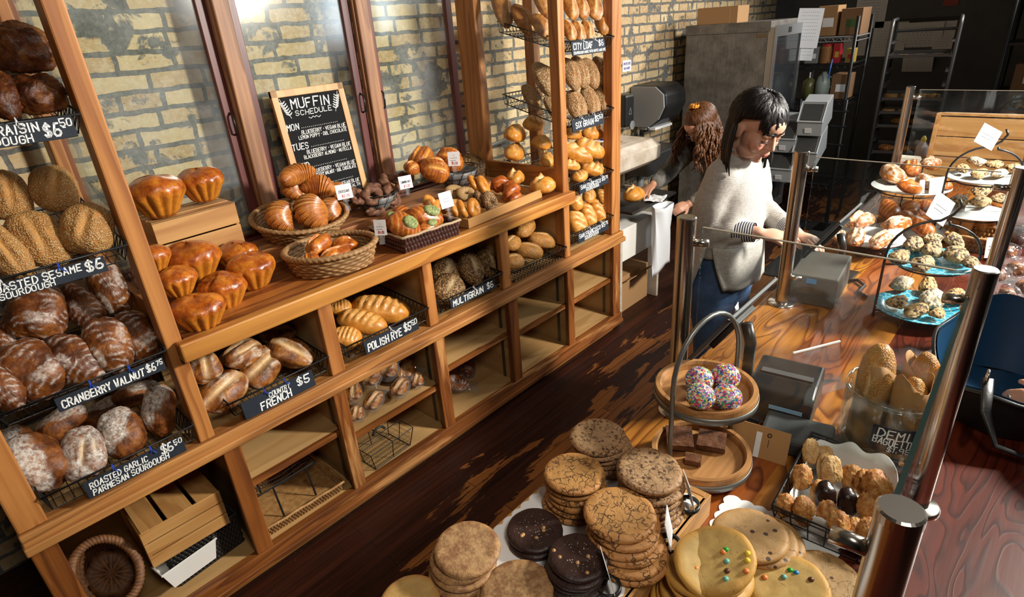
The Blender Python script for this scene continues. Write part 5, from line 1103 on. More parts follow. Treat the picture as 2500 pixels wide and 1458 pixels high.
for (px, py, w, n, wh) in ((1305, 1290, 138, 2, 'nearer the aisle'), (1412, 1357, 150, 5, 'with the price card against it')):
    o = cookie_stack('dark', 'dark salted chocolate cookie', wh, px, py, w, n, PZ, (-0.008, 0.0), (0, -0.04), spread=0.006)
    for k in range(5):
        a = rck.uniform(0, 6.28); r = rck.uniform(0.02, 0.055)
        MB().lathe([(0, 0.003), (0.004, 0.002), (0.005, -0.002)], 8, cap=False).build('nut_chunk', bpy.data.materials.get('nut') or plain('nut', (0.55, 0.30, 0.12), 0.5), o, loc=(r * math.cos(a), r * math.sin(a), 0.013), smooth=True)
cookie_stack('snick', 'cinnamon sugar cookie', 'at the left end', 1140, 1335, 165, 4, PZ, (-0.02, 0.0), (0.0, -0.08))
cookie_stack('snick', 'cinnamon sugar cookie', 'at the bottom edge', 1262, 1438, 182, 2, PZ, (-0.01, 0.0), (0.0, -0.08))
cookie_stack('sugar', 'plain yellow sugar cookie', 'cut by the bottom edge of the photo', 1000, 1462, 150, 1, PZ)
scallop_paper('white paper under the candy cookies on the bare counter', 0.60, 0.99, 0.12, 0.335, CZ + 0.001, 0.08)
PZ2 = CZ + 0.002
CANDY = {k: plain('candy_' + k, c, 0.25) for k, c in dict(green=(0.02, 0.35, 0.04), blue=(0.02, 0.22, 0.50), orange=(0.8, 0.22, 0.05), yellow=(0.75, 0.55, 0.04), brown=(0.12, 0.04, 0.02), teal=(0.15, 0.42, 0.36)).items()}
def candies(o, spots):
    for x, y, c in spots:
        MB().lathe([(0, 0.0035), (0.003, 0.0028), (0.0052, 0.0), (0.004, -0.002)], 12, cap=False).build('candy_' + c, CANDY[c], o, loc=(x, y, 0.0132), smooth=True)
o = cookie_stack('chip', 'chocolate chip cookie', 'behind the yellow candy stack', 1832, 1300, 178, 3, PZ2 + 0.02, (0.03, -0.022), (0.0, -0.05))
o = cookie_stack('candy', 'yellow candy cookie', 'by the pine crate', 1747, 1362, 196, 7, PZ2, (-0.03, 0.02), (-0.22, -0.25))
o.rotation_euler.z = 0; candies(o, [(0.022, -0.012, 'green'), (0.003, -0.022, 'teal'), (-0.026, -0.034, 'teal'), (0.030, -0.045, 'yellow'), (-0.030, 0.016, 'orange'), (-0.012, -0.030, 'brown'), (0.018, 0.056, 'blue'), (0.016, -0.010, 'orange'), (0.018, -0.050, 'yellow'), (0.0, -0.056, 'orange')])
o = cookie_stack('candy', 'pale candy cookie', 'low in front at the bottom edge', 1925, 1428, 190, 3, PZ2, (-0.01, 0.0), (-0.1, -0.15))
o.rotation_euler.z = 0; candies(o, [(0.03, -0.004, 'blue'), (0.012, 0.010, 'teal'), (-0.005, 0.036, 'orange'), (0.03, -0.028, 'brown'), (0.030, 0.006, 'green')])
cookie_stack('chip', 'chocolate chip cookie', 'at the foot of the near steel post', 2012, 1408, 172, 2, PZ2, (0.0, 0.0), (0.0, 0.0))
def wire_coil_card(label, px, py, z, ang, w=0.05, h=0.062):
    p = at(px, py, 2, z); t = thing('card_holder', label, 'price card', p, (0, 0, ang), 'price cards on wire coils')
    m = MB(); pts = []
    for k in range(60):
        a = k / 60 * 2 * PI * 2.2; pts.append((0.020 * math.cos(a), 0.020 * math.sin(a), 0.003 + 0.009 * k / 60))
    pts += [(0.012, 0.006, 0.018), (0.0, 0.0, 0.03)]; m.tube(pts, 0.0028, 6); m.build('wire_coil', M_black, t, smooth=True)
    MB().box(-w / 2, w / 2, 0.0005, 0.002, 0.014, 0.014 + h, rot=(-0.2, 0, 0)).build('card', M_paper, t)
    m = MB()
    for k in range(4): fitw(m, '-' * (5 + k % 3), -w * 0.33, w * 0.33, 0.03 + k * 0.014, 0.008, 0.0005, 0.25)
    m.v = [(x, y - 0.002 - (0.2 * (z - 0.05)) * 0 , z) for x, y, z in m.v]
    m.M = Matrix.Identity(4); m.build('print', M_ink, t); return t
wire_coil_card('price card on a black wire coil at the crate corner by the donut stand', 1680, 1240, PZ, math.radians(42))
wire_coil_card('price card on a black wire coil beside the middle ginger stack', 1632, 1335, PZ, math.radians(25))
wire_coil_card('price card leaning against the dark cookie stack', 1485, 1440, PZ, math.radians(48))
# ------------------------------------------------------------------ donut stand
DX, DY = 1.028, 0.440
M_acacia = wood('acacia_tray', (0.48, 0.235, 0.08), (0.20, 0.08, 0.022), 0, 6, scale=1.3)
M_zinc = plain('zinc_rod', (0.20, 0.20, 0.19), 0.4, 0.7)
ds = thing('tiered_stand', 'two tier round wooden tray stand with an arched grey handle', 'tray stand', (DX, DY, CZ))
for z, R in ((0.022, 0.108), (0.192, 0.105)):
    tr = MB().lathe([(0, 0), (R * 0.97, 0), (R, 0.004), (R, 0.026), (R * 0.985, 0.030), (R * 0.90, 0.030), (R * 0.87, 0.024), (R * 0.85, 0.012), (0, 0.011)], 64, cap=False).build('round_tray', M_acacia, ds, smooth=False, loc=(0, 0, z))
    MB().lathe([(R + 0.0005, 0.001), (R + 0.002, 0.001), (R + 0.002, 0.016), (R + 0.0005, 0.016)], 64, closed=True).build('metal_band', M_zinc, tr, smooth=True)
hd = Vector((0.116, -0.022)).normalized() * 0.1095; A_ = math.atan2(hd.y, hd.x)
pts = [(-hd.x, -hd.y, 0.03), (-hd.x, -hd.y, 0.22)] + [(hd.x * -math.cos(a), hd.y * -math.cos(a), 0.26 + 0.125 * math.sin(a)) for a in [PI * k / 16 for k in range(17)]] + [(hd.x, hd.y, 0.2), (hd.x, hd.y, 0.03)]
MB().tube(pts, 0.0052, 10).build('arched_handle', M_zinc, ds, smooth=True)
for k in range(3):
    a = 2 * PI * k / 3 + 0.6; MB().tube([(0.08 * math.cos(a), 0.08 * math.sin(a), 0.0), (0.08 * math.cos(a), 0.08 * math.sin(a), 0.023)], 0.004, 8).build('foot', M_zinc, ds)
SPC = [plain('sprinkle_%d' % i, c, 0.4) for i, c in enumerate([(0.75, 0.03, 0.25), (0.8, 0.2, 0.02), (0.75, 0.6, 0.1), (0.75, 0.7, 0.62), (0.02, 0.12, 0.45), (0.02, 0.35, 0.2), (0.75, 0.75, 0.7), (0.25, 0.03, 0.3)])]
def sprinkles_mesh(seed, R=0.0285, n=800):
    m = MB(); r = random.Random(seed)
    for k in range(n):
        z = r.uniform(-0.75, 1); a = r.uniform(0, 2 * PI); s = (1 - z * z) ** 0.5; d = Vector((s * math.cos(a), s * math.sin(a), z)); t1 = d.orthogonal().normalized(); t1.rotate(Matrix.Rotation(r.uniform(0, 6.28), 3, d)); t2 = d.cross(t1)
        c = d * R * (0.98 + 0.04 * r.random()); L, w = 0.0027, 0.0012; c.z *= 0.92
        m.add([c + t1 * L * i + t2 * w * j + d * w * k2 for i in (-1, 1) for j in (-1, 1) for k2 in (-1, 1)], [(0, 1, 3, 2), (4, 6, 7, 5), (0, 4, 5, 1), (2, 3, 7, 6), (0, 2, 6, 4), (1, 5, 7, 3)], r.randrange(8))
    return m.mesh('sprinkles', SPC)
SPM = [sprinkles_mesh(i) for i in range(2)]
dbm = MB().lathe([(0.0285 * math.sin(t), -0.0262 * math.cos(t)) for t in [PI * k / 16 for k in range(17)]], 28, cap=False).mesh('donut_ball', plain('white_icing', (0.7, 0.62, 0.58), 0.5), True)
for i, (px, py, lab) in enumerate([(1708, 928, 'left at the back'), (1772, 920, 'right at the back'), (1708, 985, 'left in front'), (1777, 975, 'right in front')]):
    o = linked(dbm, 'donut_ball', None, at(px, py, 2, CZ + 0.192 + 0.037)); o.rotation_euler = (0, 0, i); tag(o, 'round donut covered in rainbow sprinkles, ' + lab + ' on the upper tray', 'donut', 'sprinkle donuts')
    s = linked(SPM[i % 2], 'sprinkles', o); s['kind'] = 'stuff'
M_brown = NT('brownie'); nn = M_brown.noise(M_brown.coord((1, 1, 1), rand=True), 60, 4, 0.7); M_brown.set(col=M_brown.ramp(nn, [(0.3, (0.055, 0.018, 0.008)), (0.7, (0.17, 0.065, 0.028))]), rough=0.4).bump(nn, 0.8, 0.004); M_brown = M_brown.m
def slab_mesh(w, d, h, seed):
    m = MB(); n = 12
    def f(u, v):
        x = (u - 0.5) * w; y = (v - 0.5) * d; return (x, y, h + 0.0015 * nz((x * 60, y * 60, 0), 1, seed))
    m.grid(f, n, n); b = len(m.v)
    per = [(0.5 * w * math.copysign(1, x), 0.5 * d * math.copysign(1, y)) for x, y in ((-1, -1), (1, -1), (1, 1), (-1, 1))]
    m.prism(per, 0, h * 0.96); return m.mesh('brownie', M_brown)
for px, py, w, d, rz, z, lab in [(1655, 1062, 0.078, 0.062, 0.55, 0.036, 'left of the two large ones'), (1738, 1072, 0.062, 0.062, 0.35, 0.036, 'right of the two large ones'), (1693, 1118, 0.026, 0.034, 0.35, 0.036, 'small, between the large ones'), (1722, 1018, 0.05, 0.04, 0.5, 0.036, 'at the back in shade')]:
    tag(linked(slab_mesh(w, d, 0.013, px), 'brownie', None, at(px, py, 2, CZ + z + 0.012) - Vector((0, 0, 0.012)), (0, 0, rz)), 'flat chocolate brownie ' + lab + ' on the lower tray', 'brownie', 'brownies')
# ------------------------------------------------------------------ tablets, printer, card
def tablet(label, c, L, H, tilt, pole):
    t = thing('tablet_stand', label, 'tablet', (c[0], c[1], CZ))
    zc = c[2] - CZ; R = Euler((math.radians(tilt), 0, 0)).to_matrix()
    q = MB(); q.M = Matrix.Translation((0, 0, zc)) @ R.to_4x4(); q.box(-L / 2, L / 2, -0.004, 0.004, -H / 2, H / 2); b = q.build('tablet_body', M_dkgrey, t, bevel=0.002)
    q = MB(); q.M = Matrix.Translation((0, 0, zc)) @ R.to_4x4(); q.box(-L / 2 + 0.008, L / 2 - 0.008, 0.0041, 0.005, -H / 2 + 0.008, H / 2 - 0.008); q.build('screen', plain('dark_screen', (0.01, 0.011, 0.013), 0.08) if 'dark_screen' not in bpy.data.materials else bpy.data.materials['dark_screen'], t)
    q = MB(); q.M = Matrix.Translation((0, 0, zc)) @ R.to_4x4(); q.box(-0.05, 0.05, -0.018, -0.004, -0.05, 0.05); q.build('bracket', M_black, t, bevel=0.003)
    q = MB(); q.M = Matrix.Translation((0, 0, zc)) @ R.to_4x4(); q.box(L / 2 - 0.003, L / 2 + 0.002, -0.004, 0.005, -H / 2, H / 2); q.build('bright_edge', M_steel, t)
    MB().tube([(pole, -0.02, zc - 0.02), (pole, -0.035, zc - 0.07), (pole + 0.01, -0.03, 0.05), (pole + 0.01, -0.03, 0.0)], 0.014, 12).build('stand_pole', M_black, t, smooth=True)
    MB().box(pole - 0.05, pole + 0.07, -0.09, 0.04, 0, 0.008).build('stand_base', M_black, t, bevel=0.002)
    return t
tablet('dark tablet on a black stand behind the donuts', (1.235, 0.485, 1.165), 0.27, 0.19, 33, 0.06)
tablet('dark tablet on a black stand under the hands of the woman', (2.27, 0.545, 1.085), 0.26, 0.18, 33, 0.03)
pr = thing('receipt_printer', 'black receipt printer on the counter behind the donut stand', 'printer', (1.365, 0.375, CZ), (0, 0, math.radians(8)))
m = MB(); n = 12; prof = [(-0.085, 0.0), (-0.088, 0.055), (-0.075, 0.085), (-0.03, 0.10), (0.06, 0.105), (0.085, 0.09), (0.09, 0.0)]
m.add([(x, s * 0.075, z) for s in (-1, 1) for x, z in prof], [tuple(range(6, -1, -1)), tuple(range(7, 14))] + [(i, (i + 1) % 7, 7 + (i + 1) % 7, 7 + i) for i in range(7)]); m.build('printer_body', M_black, pr, bevel=0.006)
MB().box(-0.0905, -0.0885, -0.055, 0.02, 0.045, 0.055).build('label_strip', plain('pale_blue_label', (0.25, 0.42, 0.6), 0.5), pr)
MB().box(-0.02, 0.0, -0.06, 0.06, 0.1005, 0.104).build('paper_slot', M_dkgrey, pr)
tag(MB().box(-0.055, 0.055, -0.075, 0.075, 0, 0.042).build('card_terminal', M_dkgrey, loc=(1.235, 0.300, CZ), rot=(0, 0, math.radians(10)), bevel=0.008), 'flat dark grey card terminal in front of the receipt printer', 'card terminal')
kc = thing('kraft_card', 'brown kraft paper card taped upright to the grey terminal', 'card', (1.135, 0.355, CZ), (0, math.radians(20), math.radians(8)))
MB().box(-0.001, 0.001, -0.065, 0.065, 0, 0.075).build('card', plain('kraft_paper', (0.42, 0.23, 0.085), 0.7), kc); MB().box(-0.002, -0.001, -0.006, 0.006, 0.0, 0.06).build('tape_strip', M_paper, kc)
m = MB(); m.lathe([(0.003, -0.0004), (0.005, -0.0004), (0.005, 0.0004), (0.003, 0.0004)], 20, lambda r, z, a, i: (-0.0018 + z, -0.022 + r * math.cos(a), 0.058 + r * math.sin(a)), closed=True); m.box(-0.002, -0.0012, -0.0225, -0.0215, 0.030, 0.048); m.build('printed_mark', M_ink, kc)
pp = MB(); pp.grid(lambda u, v: (0.10 * u, 0.02 * math.sin(u * 2.5), 0.16 * v + 0.012 * math.sin(u * 5)), 10, 8); tag(pp.build('receipt_paper', M_paper, loc=(1.345, 0.470, 0.985), rot=(math.radians(-8), math.radians(-12), math.radians(25)), solid=0.0008, smooth=True), 'white paper slip standing up from behind the receipt printer', 'paper')
ah = thing('acrylic_holder', 'clear acrylic card holder behind the receipt printer', 'holder', (1.52, 0.345, CZ), (0, 0, math.radians(-30)))
MB().box(-0.075, 0.075, -0.001, 0.001, 0, 0.11, rot=(-0.3, 0, 0)).build('back_sheet', M_bag, ah); MB().box(-0.075, 0.075, -0.05, 0.02, 0, 0.002).build('foot_sheet', M_bag, ah); MB().box(-0.076, 0.076, 0.012, 0.017, 0.104, 0.108).build('bright_rim', M_white, ah)
gb = thing('grey_console', 'grey wedge shaped register console beside the steel post', 'console', (2.12, 0.525, CZ), (0, 0, math.radians(5)))
m = MB(); m.add([(-0.125, -0.075, 0), (-0.125, 0.075, 0), (-0.11, -0.075, 0.10), (-0.11, 0.075, 0.10), (0.125, -0.075, 0), (0.125, 0.075, 0), (0.11, -0.075, 0.115), (0.11, 0.075, 0.115)], [(0, 2, 3, 1), (4, 5, 7, 6), (0, 4, 6, 2), (1, 3, 7, 5), (2, 6, 7, 3), (0, 1, 5, 4)]); m.build('console_body', plain('charcoal_fabric', (0.055, 0.052, 0.048), 0.6), gb, bevel=0.006)
MB().box(-0.127, -0.112, -0.01, 0.02, 0.085, 0.0865, rot=(0, -1.4, 0)).build('blue_sticker', CANDY['blue'], gb); MB().tube([(0.12, -0.07, 0.01), (0.15, -0.10, 0.01), (0.11, -0.13, 0.008), (0.05, -0.12, 0.006), (0.02, -0.15, 0.006)], 0.006, 8).build('cable', M_black, gb, smooth=True)
# ------------------------------------------------------------------ jar of demi baguettes
jc = Vector((1.345, 0.142)); jar = thing('glass_jar', 'large glass jar of bagged baguettes with a black label', 'jar', (jc.x, jc.y, CZ))
JR, JH = 0.098, 0.165
MB().lathe([(0, 0.004), (JR * 0.86, 0.003), (JR * 0.97, 0.012), (JR, 0.03), (JR, JH * 0.80), (JR * 0.97, JH * 0.88), (JR * 0.94, JH * 0.93), (JR * 0.97, JH), (JR * 0.95, JH + 0.004), (JR * 0.91, JH), (JR * 0.90, JH * 0.9), (JR * 0.955, JH * 0.78), (JR * 0.955, 0.03), (JR * 0.85, 0.012), (0, 0.011)], 56, cap=False).build('glass_body', glass_mat('jar_glass', (0.93, 0.97, 0.94), 1.6, 0.05), jar, smooth=True)
MB().lathe([(JR * 0.99, JH * 0.985), (JR * 1.03, JH * 0.97), (JR * 1.03, JH * 0.93), (JR * 0.99, JH * 0.92)], 56, closed=True).build('rim_ring', glass_mat('jar_rim', (0.9, 0.95, 0.92), 3.0, 0.12), jar, smooth=True)
LA = math.radians(197); m = MB()
def lab(u, v): a = LA + (u - 0.5) * 0.92; return ((JR + 0.0015) * math.cos(a), (JR + 0.0015) * math.sin(a), 0.055 + 0.062 * v + 0.004 * (u - 0.5))
m.grid(lab, 14, 3); m.build('black_label', M_board, jar, solid=0.001)
m = MB(); fitw(m, 'DEMI', -0.034, 0.026, 0.036, 0.019, 0); fitw(m, 'BAGUETTE', -0.040, 0.038, 0.018, 0.016, 0); fitw(m, '$1.95', -0.012, 0.032, 0.003, 0.012, 0)
m.v = [((JR + 0.0026) * math.cos(LA + x / JR), (JR + 0.0026) * math.sin(LA + x / JR), 0.055 + z) for x, y, z in m.v]; m.build('lettering', M_chalk, jar)
M_kraft = plain('kraft_bag_paper', (0.36, 0.185, 0.065), 0.7)
for i, (dx, dy, hh, rx, ry, w, lab_) in enumerate([(-0.01, 0.042, 0.252, 0.0, 0.0, 0.036, 'left, tallest, its whole tip out of the bag'), (0.03, -0.034, 0.232, 0.06, 0.03, 0.034, 'right at the back'), (-0.036, -0.030, 0.200, 0.10, -0.06, 0.030, 'in front, mostly inside its bag')]):
    t = thing('baguette_in_bag', 'floured demi baguette in a kraft bag, ' + lab_, 'baguette', (jc.x + dx, jc.y + dy, CZ + 0.014), (rx, ry, i * 1.1), 'demi baguettes in the jar')
    me, l0, w0, h0 = LB['demi']; b = linked(me[0], 'baguette', t, (0, 0, hh - 0.088), (0, math.radians(-90), 0), (0.9, w * 2 / w0, w * 2 / h0))
    m = MB(); top = hh - (0.055 if i == 0 else 0.03 if i == 1 else 0.012)
    def bag(u, v, top=top, w=w): a = u * 2 * PI; q = 1 + 0.06 * math.sin(a * 5 + v * 4); tz = top * v + (0.018 * math.sin(a * 2 + 1) * v); return ((w * 1.15 * q) * math.cos(a), w * 1.0 * q * math.sin(a), tz)
    m.grid(bag, 28, 8, cu=True); m.build('kraft_bag', M_kraft, t, smooth=True, solid=0.0008)
# ------------------------------------------------------------------ macaroon basket
mq = thing('wire_basket', 'rectangular black wire basket of coconut macaroons lined with white paper', 'basket', (1.085, 0.162, CZ), (0, 0, math.radians(3)))
w, d, h = 0.125, 0.085, 0.060; w2, d2 = 0.137, 0.097
m = MB(); lo = [(-w, -d, 0.002), (w, -d, 0.002), (w, d, 0.002), (-w, d, 0.002)]; hi = [(-w2, -d2, h), (w2, -d2, h), (w2, d2, h), (-w2, d2, h)]; mi_ = [((a[0] + b[0]) / 2, (a[1] + b[1]) / 2, h / 2) for a, b in zip(lo, hi)]
m.tube(hi, 0.003, 6, True); m.tube([(x, y, z - 0.008) for x, y, z in hi], 0.0022, 5, True); m.tube(mi_, 0.0016, 5, True); m.tube(lo, 0.0022, 5, True); m.build('rim', M_bw, mq, smooth=True)
m = MB()
for k in range(9):
    f = -1 + 2 * k / 8
    for s in (-1, 1): m.tube([(f * w, s * d, 0.002), (f * w2, s * d2, h)], 0.0015, 5)
for k in range(1, 6):
    f = -1 + 2 * k / 6
    for s in (-1, 1): m.tube([(s * w, f * d, 0.002), (s * w2, f * d2, h)], 0.0015, 5)
m.build('wires', M_bw, mq)
m = MB()
def pap(u, v):
    a = u * 2 * PI; c, s = math.cos(a), math.sin(a); k = 1 / max(abs(c) ** 6 + abs(s) ** 6, 1e-6) ** (1 / 6); e = 0.92 + 0.10 * v
    return (w * 0.94 * c * k * e, d * 0.94 * s * k * e, 0.006 + v * (0.050 + 0.008 * math.sin(a * 9) + 0.018 * max(0, c) ** 2))
m.grid(pap, 72, 5, cu=True); m.box(-w * 0.86, w * 0.86, -d * 0.86, d * 0.86, 0.004, 0.006); m.build('paper_liner', M_paper, mq, smooth=True, solid=0.0006)
for px, py, k, L, W, lab in [(1974, 1113, 'palemac', 62, 46, 'first in the pale row'), (1998, 1113, 'palemac', 66, 46, 'second in the pale row'), (2016, 1139, 'palemac', 68, 48, 'third in the pale row'), (2041, 1153, 'palemac', 72, 50, 'fourth in the pale row'), (2073, 1164, 'macaroon', 70, 52, 'fifth in the back row'), (2106, 1178, 'macaroon', 72, 52, 'sixth in the back row'), (2150, 1198, 'macaroon', 86, 72, 'biggest, at the end of the back row'),
        (1955, 1181, 'macaroon', 66, 46, 'first in the middle row'), (1988, 1196, 'macaroon', 72, 48, 'second in the middle row'), (2022, 1212, 'chocmac', 72, 54, 'dark one left in the middle row'), (2064, 1224, 'chocmac', 70, 52, 'dark one right in the middle row'), (2110, 1238, 'macaroon', 76, 54, 'last in the middle row'),
        (1926, 1252, 'macaroon', 62, 44, 'first in the front row'), (1964, 1262, 'macaroon', 74, 54, 'second in the front row'), (2012, 1270, 'macaroon', 76, 58, 'third in the front row'), (2052, 1292, 'macaroon', 76, 50, 'fourth in the front row'), (2080, 1306, 'macaroon', 78, 52, 'fifth in the front row'), (2112, 1318, 'macaroon', 84, 68, 'last in the front row against the post')]:
    put(k, 'macaroon', ('dark chocolate dipped' if k == 'chocmac' else 'toasted coconut') + ' macaroon ' + lab, 'macaroon', px, py, L, W, 80, 58, -48, 'macaroons in the wire basket', z=CZ + 0.046)
# ------------------------------------------------------------------ black bag and customer
# ------------------------------------------------------------------ pastry plates on the far half of the counter
M_bluep = NT('turquoise_plate'); _v = M_bluep.vor(M_bluep.coord(), 55, 'DISTANCE_TO_EDGE'); M_bluep.set(col=M_bluep.ramp(_v, [(0.0, (0.35, 0.62, 0.68)), (0.12, (0.02, 0.27, 0.42)), (1.0, (0.03, 0.33, 0.48))]), rough=0.2); M_bluep = M_bluep.m
def plate_mesh(R, mat, name='plate'):
    return MB().lathe([(0, 0.0), (R * 0.62, 0.0), (R * 0.70, 0.004), (R * 0.97, 0.013), (R, 0.0155), (R * 0.985, 0.017), (R * 0.72, 0.008), (R * 0.64, 0.005), (0, 0.0045)], 56, cap=False).mesh(name, mat, True)
def plate_stand(label, x, y, z1, z2, R1, R2, mat, ang, toph, hook=True):
    t = thing('plate_stand', label, 'plate stand', (x, y, CZ), (0, 0, ang))
    linked(plate_mesh(R1, mat), 'plate', t, (0, 0, z1 - CZ)); linked(plate_mesh(R2, mat), 'plate', t, (0, 0, z2 - CZ))
    m = MB(); r = R1 + 0.004; zt = toph - CZ
    pts = [(-r, 0, 0), (-r, 0, z1 - CZ + 0.03)] + [(-r * math.cos(a), 0, z1 - CZ + 0.03 + (zt - (z1 - CZ) - 0.05) * math.sin(a)) for a in [PI / 2 * k / 8 for k in range(1, 9)]] + [(0.03, 0, zt), (0.045, 0, zt + 0.025), (0.035, 0, zt + 0.045)]
    m.tube(pts, 0.0042, 8)
    pts = [(r, 0, 0), (r, 0, z1 - CZ + 0.03)] + [(r * math.cos(a), 0, z1 - CZ + 0.03 + (zt - (z1 - CZ) - 0.06) * math.sin(a)) for a in [PI / 2 * k / 8 for k in range(1, 8)]] + [(0.025, 0, zt - 0.022)]
    m.tube(pts, 0.0042, 8)
    for z, R in ((z1 - CZ, R1), (z2 - CZ, R2)): m.tube([(R * 0.72 * math.cos(2 * PI * k / 32), R * 0.72 * math.sin(2 * PI * k / 32), z - 0.0035) for k in range(32)], 0.0032, 6, True); m.tube([(-r, 0, z - 0.003), (-R * 0.7, 0, z - 0.0035)], 0.003, 6); m.tube([(r, 0, z - 0.003), (R * 0.7, 0, z - 0.0035)], 0.003, 6)
    for k in range(4): a = k * PI / 2 + 0.78; m.tube([(R2 * 0.7 * math.cos(a), R2 * 0.7 * math.sin(a), z2 - CZ - 0.0035), (R2 * 0.85 * math.cos(a), R2 * 0.85 * math.sin(a), 0.003)], 0.003, 6)
    m.build('wire_frame', M_black, t, smooth=True); return t
EA = math.atan2(-0.88, 0.47)
plate_stand('two tier stand of turquoise plates holding scones', 2.085, 0.215, 1.085, 0.925, 0.122, 0.128, M_bluep, EA, 1.245)
M_wplate = plain('white_plate', (0.55, 0.58, 0.58), 0.25)
plate_stand('two tier stand of white plates with scones at the back', 2.98, 0.205, 1.145, 1.0, 0.125, 0.125, M_wplate, EA, 1.30)
for px, py, L, W, sp, lab in [(2199, 627, 74, 40, 10, 'left in front'), (2253, 646, 76, 46, 0, 'in the middle in front'), (2236, 597, 80, 40, 30, 'left at the back'), (2283, 609, 86, 42, 25, 'in the middle, largest'), (2328, 622, 86, 56, 30, 'right in front'), (2325, 586, 60, 40, 30, 'right at the back'), (2283, 584, 60, 34, 0, 'small at the back'), (2368, 640, 50, 40, 40, 'at the right rim')]:
    put('greyscone', 'scone', 'pale grey brown scone ' + lab + ' on the upper turquoise plate', 'scone', px, py, L, W, sp, 12, -20, 'scones on the upper turquoise plate', z=1.118)
for k, px, py, L, W, sp, lab in [('whitescone', 2200, 697, 76, 40, 5, 'sugared, left at the back'), ('scone', 2268, 700, 86, 36, 25, 'at the back in the middle'), ('scone', 2193, 736, 66, 34, 10, 'at the left rim'), ('whitescone', 2273, 732, 100, 52, 20, 'sugared and largest, on top'), ('scone', 2238, 758, 80, 36, -10, 'in front at the rim'), ('scone', 2338, 729, 66, 44, 30, 'right'), ('scone', 2290, 764, 50, 26, 10, 'small, at the right front')]:
    put(k, 'scone', 'chocolate chip scone ' + lab + ' of the lower turquoise plate', 'scone', px, py, L, W, sp, 12, -20, 'scones on the lower turquoise plate', z=0.955)
for k, px, py, L, W, sp, z, lab in [('whitescone', 2385, 396, 44, 34, 60, 1.195, 'standing on top left of the white plate'), ('scone', 2430, 402, 50, 26, 0, 1.19, 'on top right of the white plate'), ('scone', 2350, 412, 44, 26, 10, 1.175, 'at the left rim of the upper white plate'), ('scone', 2392, 424, 60, 26, 0, 1.17, 'in front on the upper white plate'), ('whitescone', 2440, 424, 56, 24, 0, 1.17, 'front right on the upper white plate'), ('scone', 2476, 412, 50, 30, -10, 1.175, 'at the right rim of the upper white plate'),
        ('greyscone', 2345, 490, 60, 36, 10, 1.03, 'left on the lower white plate'), ('greyscone', 2398, 466, 70, 34, 5, 1.04, 'at the back of the lower white plate'), ('greyscone', 2395, 494, 60, 34, 0, 1.03, 'in the middle of the lower white plate'), ('greyscone', 2440, 486, 46, 34, 20, 1.03, 'right on the lower white plate')]:
    put(k, 'scone', 'lumpy scone ' + lab, 'scone', px, py, L, W, sp, 12, -20, 'scones on the white plates', z=z)
def scroll_stand(label, x, y, z, R, plate):
    t = thing('wire_stand', label, 'plate stand', (x, y, CZ)); m = MB()
    ring = lambda r, zz: [(r * math.cos(2 * PI * k / 40), r * math.sin(2 * PI * k / 40), zz) for k in range(40)]
    m.tube(ring(R * 0.9, z - CZ - 0.003), 0.003, 6, True); m.build('ring', M_black, t, smooth=True)
    for k in range(6):
        a = 2 * PI * k / 6; c, s = math.cos(a), math.sin(a); h = z - CZ - 0.003
        MB().tube([(R * 0.9 * c, R * 0.9 * s, h), (R * 0.98 * c, R * 0.98 * s, h * 0.6), (R * 0.86 * c, R * 0.86 * s, h * 0.3), (R * 0.95 * c, R * 0.95 * s, 0.003)], 0.003, 6).build('leg', M_black, t, smooth=True)
    m = MB()
    for k in range(10):
        a = 2 * PI * k / 10
        pts = [((R * 0.9) * math.cos(a + 0.022 * (2 + q) * math.cos(q * 0.9)), (R * 0.9) * math.sin(a + 0.022 * (2 + q) * math.cos(q * 0.9)), (z - CZ) * (0.5 + 0.07 * q * math.sin(q * 0.9))) for q in range(7)]
        m.tube([(x_, y_, clamp(z_, 0.003, z - CZ - 0.003)) for x_, y_, z_ in pts], 0.0016, 5)
    m.build('scrolls', M_black, t)
    linked(plate_mesh(R, plate), 'plate', t, (0, 0, z - CZ)); return t
scroll_stand('black scrolled wire stand with a plate of fruit danishes', 3.30, 0.490, 1.0, 0.165, M_wplate)
scroll_stand('black scrolled wire stand with a plate of almond pastries by the tablet', 2.66, 0.505, 0.935, 0.135, M_wplate)
for k, px, py, L, W, sp, ti, lab in [('pastry', 2182, 432, 74, 58, 60, 20, 'dusted with sugar, at the left'), ('bun', 2222, 414, 56, 46, 20, 20, 'rolled in a smooth spiral, at the back'), ('pastry', 2272, 402, 66, 44, -10, 20, 'pale topped, highest at the back'), ('glazed', 2226, 462, 66, 46, -40, 25, 'with red fruit, in front'), ('pastry', 2272, 452, 60, 56, 50, 20, 'white topped, behind the price cards'), ('glazed', 2300, 452, 40, 40, 50, 20, 'with red fruit, at the right rim')]:
    put(k, 'danish', 'fruit danish ' + lab, 'danish', px, py, L, W, sp, ti, -10, 'danishes on the scrolled stand', z=1.035)
for px, py, L, W, sp, z, lab in [(2100, 541, 92, 46, 0, 0.985, 'at the back'), (2188, 549, 84, 40, -15, 0.98, 'at the right, under the drizzled ones'), (2088, 584, 96, 40, 20, 0.97, 'in front, its open end showing'), (2155, 588, 100, 42, 0, 0.97, 'flat, behind the price card'), (2050, 578, 56, 34, 20, 0.97, 'at the left rim')]:
    put('pastry', 'almond_pastry', 'almond flaked pastry ' + lab, 'pastry', px, py, L, W, sp, 12, -10, 'almond pastries', z=z)
tag(linked(plate_mesh(0.14, M_wplate), 'serving_plate', None, (2.93, 0.40, CZ)), 'white plate of drizzled croissants lying on the counter', 'plate')
